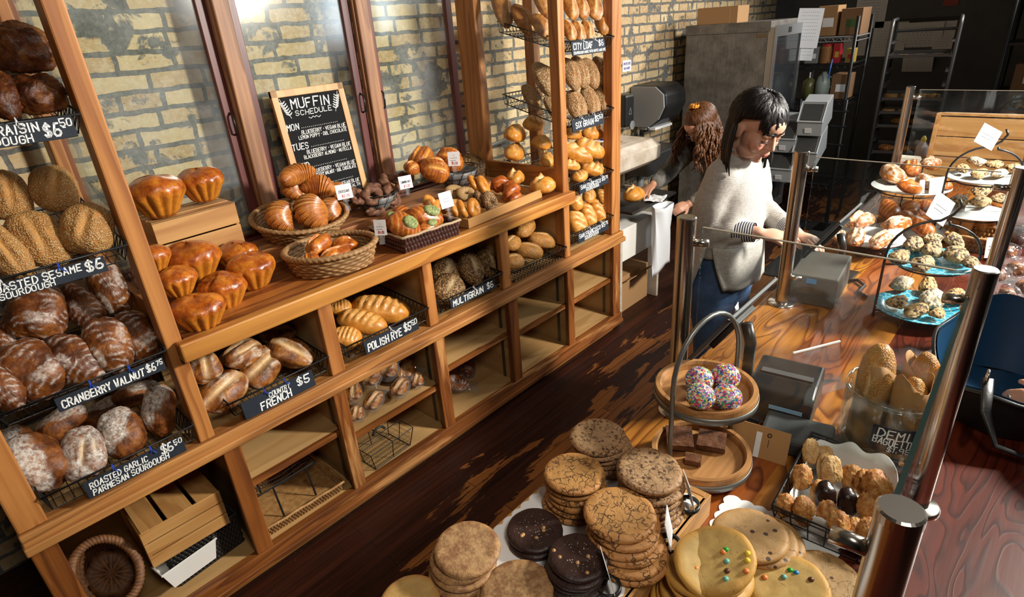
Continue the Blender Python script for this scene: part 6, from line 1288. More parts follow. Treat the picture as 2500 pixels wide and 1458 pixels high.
for px, py, L, W, sp, ti, lab in [(2174, 514, 86, 48, 40, 20, 'long, pointing at the danishes'), (2222, 512, 70, 44, 10, 15, 'sandy topped, in the middle'), (2246, 556, 78, 44, 80, 25, 'hanging nearest the camera'), (2256, 508, 50, 34, 70, 20, 'behind the big price card'), (2212, 535, 66, 36, 30, 15, 'underneath the long one')]:
    put('striped', 'drizzled_croissant', 'drizzled filled croissant ' + lab, 'croissant', px, py, L, W, sp, ti, -10, 'drizzled croissants', z=0.955)
def muffin(label, px, py, w, z):
    p = at(px, py, 2, z); s = w * depth_of(p) / FPX / 0.072
    t = thing('muffin', label, 'muffin', (p.x, p.y, z - 0.04 * s), (0.05, 0.05, px), 'muffins'); t.scale = (s, s, s)
    if 'muffin_top' not in bpy.data.meshes:
        m = MB(); m.lathe([(0.031, 0.040), (0.036, 0.044), (0.036, 0.052), (0.032, 0.060), (0.022, 0.068), (0.010, 0.071), (0, 0.072)], 36, lambda r, z, a, i: (r * math.cos(a) * (1 + 0.06 * nz((math.cos(a) * 2, math.sin(a) * 2, z * 40), 1, 2)), r * math.sin(a) * (1 + 0.06 * nz((math.cos(a) * 2, math.sin(a) * 2, z * 40), 1, 2)), z + 0.003 * nz((r * math.cos(a) * 70, r * math.sin(a) * 70, 0), 1, 2)), colf=lambda r, z, a, i: (0, 0, 0.01, 1), cap=False); m.mesh('muffin_top', CR['muffin'], True)
        m = MB(); m.lathe([(0, 0), (0.024, 0), (0.025, 0.002), (0.0345, 0.044)], 96, lambda r, z, a, i: (r * (1 + (0.04 if i > 1 else 0) * math.cos(a * 24)) * math.cos(a), r * (1 + (0.04 if i > 1 else 0) * math.cos(a * 24)) * math.sin(a), z), cap=False); m.mesh('paper_cup', plain('brown_paper_cup', (0.36, 0.17, 0.06), 0.6), True)
    linked(bpy.data.meshes['muffin_top'], 'top', t); linked(bpy.data.meshes['paper_cup'], 'paper_cup', t); return t
for px, py, w, z, lab in [(2337, 515, 50, 0.965, 'at the back left'), (2392, 512, 46, 0.965, 'at the back in the middle'), (2440, 505, 52, 0.965, 'at the back right'), (2352, 550, 46, 0.955, 'in front left'), (2408, 548, 54, 0.955, 'in front right, largest')]:
    muffin('golden muffin in a brown paper cup, ' + lab + ' of the muffins', px, py, w, z)
p = at(2385, 582, 2, 0.93); rect_basket('woven_basket', 'small straw basket in front of the muffins', (p.x, p.y, CZ), (0, 0, -0.1), 0.16, 0.16, 0.05, M_wicky, M_wicky, 0.014)
price_card('white price card among the almond pastries', 2186, 576, 0, 0.06, 0.058, (0.2, 0, -0.75), z=0.985, stem=0.03)
price_card('white price card tilted on the turquoise stand hook', 2296, 510, 0, 0.085, 0.085, (0.3, 0, -0.75), z=1.205, stem=0, roll=0.6)
price_card('white price card before the danishes, right of the two', 2287, 452, 0, 0.07, 0.07, (0.2, 0, -0.75), z=1.045, stem=0.03)
price_card('small white price card before the danishes, left of the two', 2251, 456, 0, 0.025, 0.06, (0.2, 0, -0.75), z=1.045, stem=0.03)
price_card('white price card on the hook of the white plate stand', 2412, 334, 0, 0.08, 0.075, (0.3, 0, -0.95), z=1.335, stem=0, roll=0.5)
price_card('white price card leaning beside the muffin basket', 2425, 605, 0, 0.05, 0.075, (0.2, 0, -1.0), z=0.985, stem=0)
# crate, bag and bottles at the far end
wc = thing('wooden_crate', 'old wooden crate standing on its side behind the pastries', 'crate', (3.98, 0.325, CZ), (0, math.radians(6), math.radians(0)))
for k in range(3): MB().box(-0.012, 0, -0.20, 0.20, 0.022 + k * 0.105, 0.022 + k * 0.105 + 0.10).build('board', M_crate_y, wc, bevel=0.002)
for a in ((-0.02, 0.10, -0.222, -0.20, 0, 0.35), (-0.02, 0.10, 0.20, 0.222, 0, 0.35), (-0.02, 0.10, -0.20, 0.20, 0.338, 0.352), (-0.02, 0.10, -0.20, 0.20, 0.0, 0.014)): MB().box(*a).build('frame_board', M_crate, wc, bevel=0.002)
bg = thing('bakery_bag', 'white bakery paper bag with red lettering before the crate', 'bag', (3.88, 0.615, CZ), (0, 0, math.radians(-72)))
m = MB(); m.add([(-0.065, -0.03, 0), (0.065, -0.03, 0), (0.065, 0.03, 0), (-0.065, 0.03, 0), (-0.06, -0.02, 0.135), (0.06, -0.02, 0.125), (0.06, 0.02, 0.13), (-0.06, 0.02, 0.14)], [(3, 2, 1, 0), (0, 1, 5, 4), (1, 2, 6, 5), (2, 3, 7, 6), (3, 0, 4, 7), (4, 5, 6, 7)]); m.build('bag_body', plain('cream_paper', (0.55, 0.50, 0.42), 0.6), bg, bevel=0.003)
m = MB(); fitw(m, 'BAKERY', -0.045, 0.045, 0.062, 0.030, 0, 0.14, 0.3); stroke(m, [(-0.05, 0.10), (0, 0.11), (0.05, 0.102)], 0.003, 0); m.v = [(x, -0.0305 + z * 0.075, z) for x, y, z in m.v]; m.build('lettering', M_red, bg)
for i, (dx, c, hh) in enumerate([(0.0, (0.6, 0.45, 0.03), 0.20), (0.09, (0.03, 0.12, 0.6), 0.19), (-0.08, (0.05, 0.05, 0.05), 0.18)]):
    t = thing('squeeze_bottle', 'small bottle with a %s cap behind the white bag' % ('yellow', 'blue', 'black')[i], 'bottle', (4.14, 0.60 - (0.0, 0.13, 0.21)[i], CZ - 0.0), (0, 0, 0), None)
    MB().lathe([(0, 0), (0.028, 0), (0.03, 0.004), (0.03, hh * 0.7), (0.012, hh * 0.82), (0.012, hh * 0.85), (0, hh * 0.85)], 18).build('body', M_grey, t, smooth=True); MB().lathe([(0.014, hh * 0.84), (0.014, hh * 0.93), (0.006, hh), (0, hh)], 14).build('cap', plain('cap_%d' % i, c, 0.4), t, smooth=True)
# ------------------------------------------------------------------ packaged goods on the customer side
def pack(kind, label, px, py, z, L, W, spin, mat=None):
    p = at(px, py, 2, z); k = depth_of(p) / FPX; t = thing('bagged_pastry', label, 'bagged pastry', p, (0, 0, spin), 'clear bags of sweets'); a, b = L * k / 2, W * k / 2; c = b * 0.8
    me, l0, w0, h0 = LB[kind]; linked(me[0], 'pastry', t, (-a * 0.1, 0, -c * 0.25), (0, 0, 0), (a * 1.25 / l0, b * 1.4 / w0, b * 1.2 / h0))
    m = MB()
    def f(u, v):
        x = u * 2 - 1; e = (1 - min(1, abs(x)) ** 3) ** 0.5; fl = sstep(0.6, 1.0, x); w = v * 2 * PI; q = 1 + 0.16 * nz((x * 4, math.cos(w) * 2, math.sin(w) * 2), 1.6, px)
        r = max(0.06, e * (1 - fl) + fl * (0.25 + 0.6 * (x - 0.8) * 4 if x > 0.8 else 0.2))
        return (a * x * (1 + 0.25 * fl), b * r * math.cos(w) * q, c * r * math.sin(w) * q)
    m.grid(f, 30, 26, cv=True); m.build('plastic_bag', M_bag, t, smooth=False); return t
for px, py, z, L, W, sp, lab in [(2455, 610, 0.945, 60, 50, 1.2, 'at the back against the steel post'), (2478, 655, 0.95, 70, 60, 0.4, 'at the right photo edge'), (2440, 668, 0.945, 60, 50, -0.4, 'just right of the turquoise plates'), (2462, 715, 0.945, 76, 56, 0.2, 'behind the clear plastic box'), (2496, 700, 0.955, 60, 60, 1.0, 'cut by the right edge of the photo')]:
    pack('chocmac' if False else 'walnut', 'crinkled clear bag of brown sweets ' + lab, px, py, z, L, W, sp)
cl = thing('clamshell_box', 'clear plastic box of dark sweets with a white label beside the bag', 'plastic box', at(2452, 800, 2, CZ), (0, 0, math.radians(-28)))
m = MB(); A_ = [(-0.07, -0.05), (0.07, -0.05), (0.07, 0.05), (-0.07, 0.05)]
m.add([(x * .86, y * .86, 0) for x, y in A_] + [(x, y, 0.04) for x, y in A_] + [(x * .85, y * .85, 0.06) for x, y in A_], [(3, 2, 1, 0), (0, 1, 5, 4), (1, 2, 6, 5), (2, 3, 7, 6), (3, 0, 4, 7), (4, 5, 9, 8), (5, 6, 10, 9), (6, 7, 11, 10), (7, 4, 8, 11), (8, 9, 10, 11)]); m.build('clear_shell', M_bag, cl, bevel=0.004)
m = MB(); m.tube([(x * 1.04, y * 1.05, 0.04) for x, y in A_], 0.0025, 6, True); m.build('rim', M_bag, cl); MB().box(-0.035, 0.02, -0.02, 0.02, 0.0603, 0.0609).build('label', M_paper, cl)
linked(LB['walnut'][0][1], 'dark_sweets', cl, (0, 0, 0.02), (0, 0, 0), (0.6, 0.55, 0.4))
for px, py, lab in [(2488, 585, 'nearer the post'), (2497, 560, 'at the photo edge')]:
    t = thing('clear_cup', 'clear plastic cup of a chocolate dessert ' + lab, 'cup', at(px, py, 2, CZ + 0.03) - Vector((0, 0, 0.03)), (0, 0, 0), 'dessert cups')
    MB().lathe([(0, 0), (0.034, 0), (0.042, 0.07), (0.040, 0.07), (0.033, 0.003), (0, 0.003)], 28, cap=False).build('cup', M_bag, t, smooth=True); MB().lathe([(0, 0.004), (0.032, 0.004), (0.037, 0.045), (0, 0.05)], 24, cap=False).build('dessert', CR['chocmac'], t, smooth=True); MB().lathe([(0.043, 0.07), (0.041, 0.085), (0, 0.088)], 28, cap=False).build('lid', M_bag, t, smooth=True)
# black shoulder bag with blue lining
M_leather = NT('black_leather'); _n = M_leather.noise(M_leather.coord(), 120, 3); M_leather.set(col=(0.006, 0.006, 0.007), rough=0.42).bump(_n, 0.25, 0.002); M_leather = M_leather.m
M_lining = NT('blue_satin').set(col=(0.008, 0.045, 0.105), rough=0.4).m
hb = thing('shoulder_bag', 'black shoulder bag lying open with a blue satin lining', 'bag', (1.690, -0.04, CZ), (0, 0, math.radians(6)))
def bagf(u, v, inner=False):
    a = u * 2 * PI; s = 1 - 0.03 * inner; rx, ry = 0.205 * s, 0.185 * s
    k = 0.80 + 0.20 * v - 0.10 * v * v; h = 0.155 * v
    x = rx * k * math.cos(a) * (1 + 0.03 * math.sin(3 * a)); y = ry * k * math.sin(a)
    z = 0.004 + (0.008 if inner else 0) + h * (1 - 0.32 * math.cos(a - 2.6)) + 0.012 * math.sin(5 * a) * v
    return (x + 0.02 * v * math.cos(a), y, z)
m = MB(); m.grid(lambda u, v: bagf(u, v), 60, 12, cu=True); m.lathe([(0, 0.004), (0.8, 0.004)], 60, lambda r, z, a, i: (0.205 * r * math.cos(a) * (1 + 0.03 * math.sin(3 * a)), 0.185 * r * math.sin(a), z), cap=False); m.build('outer_shell', M_leather, hb, smooth=True)
m = MB(); m.grid(lambda u, v: bagf(u, v, True), 60, 12, cu=True); m.lathe([(0, 0.012), (0.78, 0.012)], 60, lambda r, z, a, i: (0.20 * r * math.cos(a), 0.18 * r * math.sin(a), z + 0.01 * nz((r * math.cos(a) * 5, r * math.sin(a) * 5, 0), 1, 1)), cap=False); m.build('lining', M_lining, hb, smooth=True)
m = MB(); m.tube([bagf(k / 60, 1.0) for k in range(60)], 0.006, 6, True); m.build('rim_piping', M_leather, hb, smooth=True)
MB().tube([(-0.19, 0.06, 0.16), (-0.23, 0.05, 0.10), (-0.26, 0.02, 0.04), (-0.25, -0.05, 0.02), (-0.20, -0.11, 0.03), (-0.12, -0.15, 0.06), (-0.02, -0.16, 0.12)], 0.012, 8, flat=0.35, up=(0, 0, 1)).build('strap', M_leather, hb, smooth=True)
MB().tube([(-0.19 + 0.014 * math.cos(2 * PI * k / 14), 0.062, 0.165 + 0.014 * math.sin(2 * PI * k / 14)) for k in range(14)], 0.003, 6, True).build('metal_ring', M_steel, hb, smooth=True)
# ------------------------------------------------------------------ kitchen: slicer, dispenser, fridge, shelving, racks
M_cream = NT('cream_enamel'); _n = M_cream.noise(M_cream.coord(), 7, 5, 0.7); M_cream.set(col=M_cream.ramp(_n, [(0.35, (0.40, 0.33, 0.25)), (0.6, (0.58, 0.52, 0.44))]), rough=0.5); M_cream = M_cream.m
M_card = plain('brown_cardboard', (0.36, 0.20, 0.085), 0.8)
sl = thing('bread_slicer', 'cream enamel bread slicing machine beside the right tower', 'bread slicer', (3.0, 1.93, 0))
def extr(mb, poly, x0, x1):
    n = len(poly); mb.add([(x0, y, z) for y, z in poly] + [(x1, y, z) for y, z in poly], [tuple(range(n - 1, -1, -1)), tuple(range(n, 2 * n))] + [(i, (i + 1) % n, n + (i + 1) % n, n + i) for i in range(n)]); return mb
hp = [(0.0, 0.99), (0.0, 1.075), (0.05, 1.115), (0.36, 1.115), (0.44, 1.06), (0.44, 0.95), (0.06, 0.95)]
extr(MB(), hp, 0.0, 0.50).build('top_housing', M_cream, sl, bevel=0.006)
extr(MB(), [(-0.02, 0.0), (-0.02, 0.62), (0.12, 0.78), (0.44, 0.78), (0.44, 0.0), (0.36, 0.0), (0.36, 0.40), (0.06, 0.40), (0.06, 0.0)], 0.0, 0.025).build('side_panel', M_cream, sl, bevel=0.003)
extr(MB(), [(-0.02, 0.0), (-0.02, 0.62), (0.12, 0.78), (0.44, 0.78), (0.44, 0.0), (0.36, 0.0), (0.36, 0.40), (0.06, 0.40), (0.06, 0.0)], 0.475, 0.50).build('side_panel', M_cream, sl, bevel=0.003)
MB().box(0.025, 0.475, 0.0, 0.42, 0.40, 0.62).build('lower_housing', M_white, sl, bevel=0.004)
MB().box(0.0, 0.55, -0.10, 0.30, 0.745, 0.762).build('table_plate', plain('dark_steel_table', (0.10, 0.095, 0.09), 0.3, 0.8), sl, bevel=0.002)
MB().box(0.44, 0.475, 0.26, 0.34, 0.78, 0.95).build('column', M_cream, sl); MB().box(0.02, 0.055, 0.30, 0.38, 0.78, 0.95).build('column', M_cream, sl)
m = MB()
for k in range(26): m.box(0.07 + k * 0.014, 0.072 + k * 0.014, 0.22, 0.235, 0.765, 0.95)
m.build('blades', M_steel, sl)
MB().box(0.03, 0.47, 0.20, 0.42, 0.92, 0.955).build('blade_frame', M_black, sl)
MB().lathe([(0, -0.012), (0.028, -0.012), (0.03, 0), (0.028, 0.012), (0, 0.012)], 20, lambda r, z, a, i: (z - 0.012, 0.04 + r * math.cos(a), 0.50 + r * math.sin(a))).build('knob', M_black, sl, smooth=True)
MB().box(0.06, 0.36, 0.10, 0.30, 1.1155, 1.1165).build('lid_panel', M_cream, sl); MB().box(0.10, 0.30, 0.16, 0.20, 1.1166, 1.1172).build('worn_label', plain('worn_label_print', (0.22, 0.15, 0.09), 0.7), sl)
MB().box(-0.003, 0.0, 0.0, 0.05, 0.10, 0.20).build('notice_sticker', M_paper, sl)
cbx = thing('cardboard_box', 'open cardboard box standing under the slicer', 'box', (3.27, 2.11, 0)); MB().box(-0.18, 0.18, -0.14, 0.14, 0, 0.26).build('box_body', M_card, cbx, bevel=0.003); MB().box(-0.18, 0.18, -0.20, -0.14, 0.24, 0.244, rot=(-0.5, 0, 0)).build('flap', M_card, cbx)
nb = thing('note_box', 'small white paper box lying on top of the slicer', 'box', (3.09, 2.10, 1.117), (0, 0, 0.1)); MB().box(-0.06, 0.06, -0.05, 0.05, 0, 0.045).build('box_body', M_paper, nb, bevel=0.002); MB().lathe([(0, 0.045), (0.02, 0.045), (0.018, 0.058), (0, 0.06)], 14).build('purple_lid', plain('purple_plastic', (0.05, 0.02, 0.15), 0.3), nb)
put('goldball', 'round_loaf', 'round golden loaf lying in the slicer under the hand', 'bread', 1548, 478, 62, 44, 0, 0, 0, None, y=1.90)
pb = thing('plastic_bread_bag', 'long translucent white bread bag hanging from the slicer front', 'bag', (3.30, 1.79, 0.30), (0, 0, 0))
m = MB()
def bgf(u, v):
    a = u * 2 * PI; return (0.105 * math.copysign(abs(math.cos(a)) ** 0.7, math.cos(a)) * (1 - 0.12 * v + 0.06 * (v < 0.05)), 0.035 * math.sin(a) * (0.3 + v) + 0.008 * math.sin(a * 4 + v * 7), 0.44 * v + 0.02 * math.cos(a) * (1 - v))
m.grid(bgf, 40, 16, cu=True); m.build('bag_film', NT('milky_film').set(col=(0.72, 0.74, 0.77), rough=0.35).m, pb, smooth=True, solid=0.001)
pdp = thing('paper_towel', 'white sheet of paper lying in the slicer under the hand', 'paper', at(1600, 488, 2, 0.763), (0, 0, 0.3)); m = MB(); m.grid(lambda u, v: ((u - .5) * 0.15, (v - .5) * 0.12, 0.006 + 0.022 * abs(nz((u * 3, v * 3, 0), 1, 4))), 12, 12); m.build('sheet', M_paper, pdp, smooth=True, solid=0.001)
# wall things
td = thing('towel_dispenser', 'big black paper towel dispenser with grey end on the brick wall', 'dispenser', (4.38, 2.56, 1.0))
prof = [(0.16, 0.0), (-0.02, 0.0), (-0.12, 0.07), (-0.17, 0.17), (-0.16, 0.27), (-0.08, 0.33), (0.16, 0.33)]
extr(MB(), prof, 0.02, 0.36).build('black_cover', M_black, td, bevel=0.02); extr(MB(), [(y * 0.93, z * 0.96 + 0.006) for y, z in prof], 0.0, 0.02).build('grey_end', M_grey, td, bevel=0.004); MB().box(0.05, 0.33, -0.06, 0.10, -0.02, 0.0).build('towel_tip', M_paper, td)
so = thing('soap_dispenser', 'black wall soap dispenser beside the tower', 'dispenser', (4.19, 2.65, 1.02)); MB().box(-0.065, 0.065, -0.06, 0.07, 0.02, 0.27).build('cover', M_black, so, bevel=0.02); MB().lathe([(0, -0.002), (0.035, -0.002), (0.035, 0.004), (0, 0.004)], 24, lambda r, z, a, i: (0.03 + r * math.cos(a), -0.062 + z, 0.03 + r * math.sin(a))).build('push_button', M_grey, so); m = MB(); stroke(m, [(-0.02, 0.12), (0.0, 0.17), (0.02, 0.12), (-0.02, 0.12)], 0.004, 0.0612); m.build('mark', M_grey, so)
ws = thing('wall_sign', 'small white employees must wash hands sign on the bricks', 'sign', (4.33, 2.716, 1.485)); MB().box(-0.062, 0.062, -0.003, 0.003, -0.042, 0.042).build('plate', M_paper, ws); m = MB(); fitw(m, 'EMPLOYEES MUST', -0.054, 0.054, 0.008, 0.018, 0.0036); fitw(m, 'WASH HANDS', -0.045, 0.045, -0.026, 0.018, 0.0036); m.build('lettering', plain('violet_ink', (0.1, 0.05, 0.3), 0.6), ws)
sk = thing('hand_sink', 'steel hand sink with gooseneck tap below the towel dispenser', 'sink', (4.30, 2.50, 0.70)); MB().box(-0.28, 0.28, -0.18, 0.215, 0.0, 0.16).build('basin', plain('sink_steel', (0.09, 0.09, 0.09), 0.35, 0.8), sk, bevel=0.01); MB().box(-0.28, 0.28, 0.19, 0.215, 0.16, 0.22).build('splash', plain('sink_splash', (0.12, 0.12, 0.12), 0.35, 0.8), sk)
MB().tube([(0.10, 0.14, 0.16), (0.10, 0.14, 0.27), (0.10, 0.13, 0.31), (0.10, 0.09, 0.335), (0.10, 0.05, 0.31), (0.10, 0.045, 0.28)], 0.011, 10).build('tap', M_steel, sk, smooth=True); MB().tube([(0, 0.05, 0.0), (0, 0.05, -0.3), (0, 0.20, -0.35)], 0.03, 12).build('drain_pipe', M_grey, sk, smooth=True)
# fridge
M_fr = NT('stained_steel_panel'); _v = M_fr.coord(); _n = M_fr.noise(_v, 6, 6, 0.75); _g = M_fr.noise(M_fr.coord((1, 90, 3)), 1, 2)
M_fr.set(col=M_fr.ramp(M_fr.math('MULTIPLY_ADD', _g, 0.25, _n), [(0.45, (0.085, 0.076, 0.068)), (0.85, (0.25, 0.23, 0.205))]), rough=0.5, metal=0.25); M_fr = M_fr.m
fr = thing('glass_door_fridge', 'tall steel fridge with glass door against the brick wall', 'fridge', (5.0, 1.86, 0))
MB().box(0, 0.62, 0.02, 0.70, 0.10, 1.66).build('side_body', M_fr, fr, bevel=0.004); MB().box(-0.004, 0.624, 0.0, 0.704, 1.66, 1.735).build('top_cap', M_fr, fr, bevel=0.004); MB().box(-0.0045, -0.0015, 0.03, 0.10, 1.625, 1.648).build('badge', plain('brass_badge', (0.18, 0.12, 0.06), 0.5, 0.4), fr)
dr = MB().box(0, 0.62, -0.03, 0.018, 0.16, 1.66).build('door', plain('dark_door_inside', (0.02, 0.022, 0.025), 0.1), fr); m = MB(); m.box(0, 0.05, -0.04, -0.03, 0.16, 1.70); m.box(0.57, 0.62, -0.04, -0.03, 0.16, 1.70); m.box(0.05, 0.57, -0.04, -0.03, 1.62, 1.70); m.box(0.05, 0.57, -0.04, -0.03, 0.16, 0.24); m.build('door_frame', plain('aluminium', (0.42, 0.43, 0.44), 0.3, 0.9), dr); MB().box(0.27, 0.33, -0.043, -0.04, 1.64, 1.68).build('thermometer', M_black, fr); MB().box(-0.002, 0.0, -0.028, 0.016, 0.16, 1.69).build('edge_trim', plain('door_trim', (0.4, 0.41, 0.42), 0.3, 0.9), fr)
for x in (0.06, 0.56):
    for y in (0.08, 0.64): MB().tube([(x, y, 0), (x, y, 0.10)], 0.025, 10).build('leg', M_black, fr)
bx = thing('cardboard_box', 'brown cardboard box on top of the fridge', 'box', (5.12, 2.31, 1.735)); MB().box(-0.10, 0.12, -0.17, 0.17, 0, 0.125).build('box_body', M_card, bx, bevel=0.003); MB().box(-0.101, -0.099, -0.11, -0.105, 0.0, 0.125).build('tape', plain('tape', (0.45, 0.3, 0.14), 0.4), bx)
for i, (py, z0, w, h, lab) in enumerate([(1.79, 1.50, 0.19, 0.30, 'larger printed sheet taped to the fridge front corner'), (1.795, 1.40, 0.12, 0.28, 'narrow printed sheet behind the larger one at the fridge corner')]):
    t = thing('paper_sheet', 'white ' + lab, 'paper', (5.60 + i * 0.03, py - 0.005 * i, z0), (0, math.radians(4), math.radians(-62))); MB().box(-w / 2, w / 2, -0.001, 0.001, 0, h).build('sheet', M_paper, t)
    m = MB()
    for k in range(9): fitw(m, '-' * 9, -w * 0.36, w * 0.36, h * 0.88 - k * 0.026, 0.012, 0.0013, 0.2)
    m.build('print', M_ink, t)
# shelving unit with bins
sh = thing('wire_shelving', 'black wire shelving unit behind the fridge', 'shelf', (5.70, 1.46, 0))
for x in (0, 0.42):
    for y in (-0.02, 0.40): MB().tube([(x, y, 0), (x, y, 1.72)], 0.013, 10).build('post', M_bw, sh, smooth=True)
for z in (1.57, 1.36, 1.07, 0.35):
    m = MB(); m.tube([(0, -0.02, z), (0.42, -0.02, z), (0.42, 0.40, z), (0, 0.40, z)], 0.006, 6, True); m.tube([(0, -0.02, z - 0.035), (0.42, -0.02, z - 0.035), (0.42, 0.40, z - 0.035), (0, 0.40, z - 0.035)], 0.004, 6, True)
    for k in range(1, 18): m.tube([(0.0, -0.02 + k * 0.42 / 18, z), (0.42, -0.02 + k * 0.42 / 18, z)], 0.002, 4)
    for k in range(14): m.tube([(0, -0.02 + 0.03 * k, z - (0.035 if k % 2 else 0)), (0, -0.02 + 0.03 * (k + 1), z - (0 if k % 2 else 0.035))], 0.002, 4)
    m.build('wire_shelf', M_grey if z > 1.5 else M_bw, sh)
def jar_(name, label, x, y, z, r, h, col, lid=None, cat='jar', trans=False):
    t = thing(name, label, cat, (x, y, z + 0.007)); MB().lathe([(0, 0), (r, 0), (r, h * 0.78), (r * 0.75, h * 0.9), (0, h * 0.9)], 20).build('body', plain(name + '_col_%d' % int(y * 1000), col, 0.35), t, smooth=False)
    MB().lathe([(r * 0.8, h * 0.88), (r * 0.8, h), (0, h)], 18).build('lid', lid or M_white, t); return t
def bx_(name, label, x, y, z, sx, sy, sz, mat, cat='box', rz=0.0, extra=None):
    t = thing(name, label, cat, (x, y, z + 0.007), (0, 0, rz)); MB().box(-sx / 2, sx / 2, -sy / 2, sy / 2, 0, sz).build('box_body', mat, t, bevel=0.003)
    MB().box(-sx / 2 - 0.001, -sx / 2, -sy * 0.36, sy * 0.2, sz * 0.3, sz * 0.6).build('label', extra or M_paper, t); return t
M_card2 = plain('dark_cardboard', (0.20, 0.105, 0.045), 0.8)
bx_('cardboard_box', 'brown box with green print, on top of the shelving', 5.93, 1.52, 1.57, 0.25, 0.16, 0.20, M_card2, extra=plain('green_print', (0.06, 0.12, 0.03), 0.7)); bx_('cardboard_box', 'crumpled brown box beside the green printed one', 5.90, 1.70, 1.57, 0.22, 0.15, 0.23, M_card)
bx_('white_tub', 'white square food tub with red lid on the second shelf', 5.80, 1.77, 1.36, 0.13, 0.11, 0.13, M_grey, 'tub'); jar_('spice_jar', 'jar of orange powder on the second shelf', 5.78, 1.66, 1.36, 0.05, 0.15, (0.30, 0.13, 0.04), M_red); bx_('food_packet', 'red and yellow food packet on the second shelf', 5.78, 1.575, 1.36, 0.08, 0.055, 0.15, plain('red_packet', (0.42, 0.02, 0.03), 0.4), 'packet', extra=plain('yellow_print', (0.55, 0.38, 0.04), 0.5)); bx_('food_packet', 'yellow food box at the shelf end', 5.80, 1.475, 1.36, 0.10, 0.06, 0.11, plain('yellow_packet', (0.38, 0.25, 0.04), 0.5), 'packet', extra=M_red)
bt_ = thing('pump_bottle', 'olive pump bottle on the third shelf', 'bottle', (5.78, 1.77, 1.077)); MB().lathe([(0, 0), (0.05, 0), (0.05, 0.14), (0.02, 0.17), (0, 0.17)], 20).build('body', plain('olive_soap', (0.10, 0.10, 0.03), 0.3), bt_, smooth=True); MB().tube([(0, 0, 0.16), (0, 0, 0.21), (-0.03, -0.01, 0.212)], 0.007, 8).build('pump', M_paper, bt_)
jg = thing('plastic_jug', 'translucent plastic jug with side handle on the third shelf', 'jug', (5.78, 1.655, 1.077)); MB().lathe([(0, 0), (0.056, 0), (0.058, 0.13), (0.045, 0.18), (0.02, 0.205), (0.02, 0.22), (0, 0.22)], 24).build('body', plain('milky_green', (0.30, 0.36, 0.32), 0.35), jg, smooth=True); MB().tube([(0, -0.045, 0.18), (0, -0.075, 0.17), (0, -0.078, 0.11), (0, -0.055, 0.09)], 0.009, 8).build('handle', plain('milky_handle', (0.32, 0.37, 0.34), 0.35), jg, smooth=True)
bx_('cardboard_box', 'brown carton on the third shelf by the rack', 5.86, 1.52, 1.07, 0.2, 0.13, 0.20, M_card2)
tag(MB().tube([(5.69, 1.585, 1.40), (5.672, 1.585, 1.335), (5.670, 1.59, 1.25)], 0.006, 6).build('blue_strap', plain('blue_band', (0.02, 0.12, 0.42), 0.4)), 'blue strap hanging from the second shelf edge', 'strap')
M_binbody = plain('clear_grey_plastic', (0.36, 0.38, 0.39), 0.25); M_binlid = NT('smoky_lid').set(col=(0.06, 0.06, 0.06), rough=0.15).m
for px, py, z, lab in [(1925, 330, 0.84, 'upper row left'), (1988, 288, 0.93, 'upper row right'), (1915, 402, 0.58, 'lower row left'), (1975, 362, 0.67, 'lower row right')]:
    p = at(px, py, 0, 5.30); t = thing('ingredient_bin', 'clear tilted ingredient bin, ' + lab + ' on the shelving', 'bin', (p.x, p.y, p.z - 0.09), (0, math.radians(-18), math.radians(4)), 'ingredient bins')
    m = MB(); P = [(-0.12, 0.0), (0.20, 0.0), (0.20, 0.21), (0.02, 0.21), (-0.10, 0.12)]; n = 5
    m.add([(x, s * 0.095, z_) for s in (-1, 1) for x, z_ in P], [(4, 3, 2, 1, 0), (5, 6, 7, 8, 9)] + [(i, (i + 1) % n, n + (i + 1) % n, n + i) for i in range(n)]); m.build('bin_body', M_binbody, t, bevel=0.008)
    m = MB(); m.M = Matrix.Translation((-0.04, 0, 0.166)) @ Euler((0, -math.atan2(0.09, 0.12), 0)).to_matrix().to_4x4(); m.box(-0.07, 0.07, -0.075, 0.075, 0.0, 0.008); m.build('flip_lid', M_binlid, t, bevel=0.003)
    m = MB(); m.M = Matrix.Translation((-0.04, 0, 0.170)) @ Euler((0, -math.atan2(0.09, 0.12), 0)).to_matrix().to_4x4(); m.tube([(-0.085, -0.092, 0), (0.085, -0.092, 0), (0.085, 0.092, 0), (-0.085, 0.092, 0)], 0.009, 6, True); m.build('lid_rim', plain('pale_rim', (0.45, 0.47, 0.48), 0.3) if 'pale_rim' not in bpy.data.materials else bpy.data.materials['pale_rim'], t)
    MB().box(-0.126, -0.119, -0.02, 0.03, 0.03, 0.07).build('name_tag', M_paper, t)
br_ = thing('bin_rack', 'black metal rack holding the clear ingredient bins before the fridge', 'rack', (5.22, 1.36, 0))
for y in (0.06, 0.42): MB().tube([(0.33, y - 0.03, 0), (0.33, y - 0.03, 1.10)], 0.011, 8).build('post', M_bw, br_, smooth=True)
for z in (0.62, 0.74, 0.89, 1.01): MB().tube([(0.318, 0, z), (0.318, 0.50, z)], 0.008, 6).build('hanging_bar', M_bw, br_)
MB().box(0.20, 0.45, 0.02, 0.46, 0, 0.012).build('foot_plate', M_bw, br_)
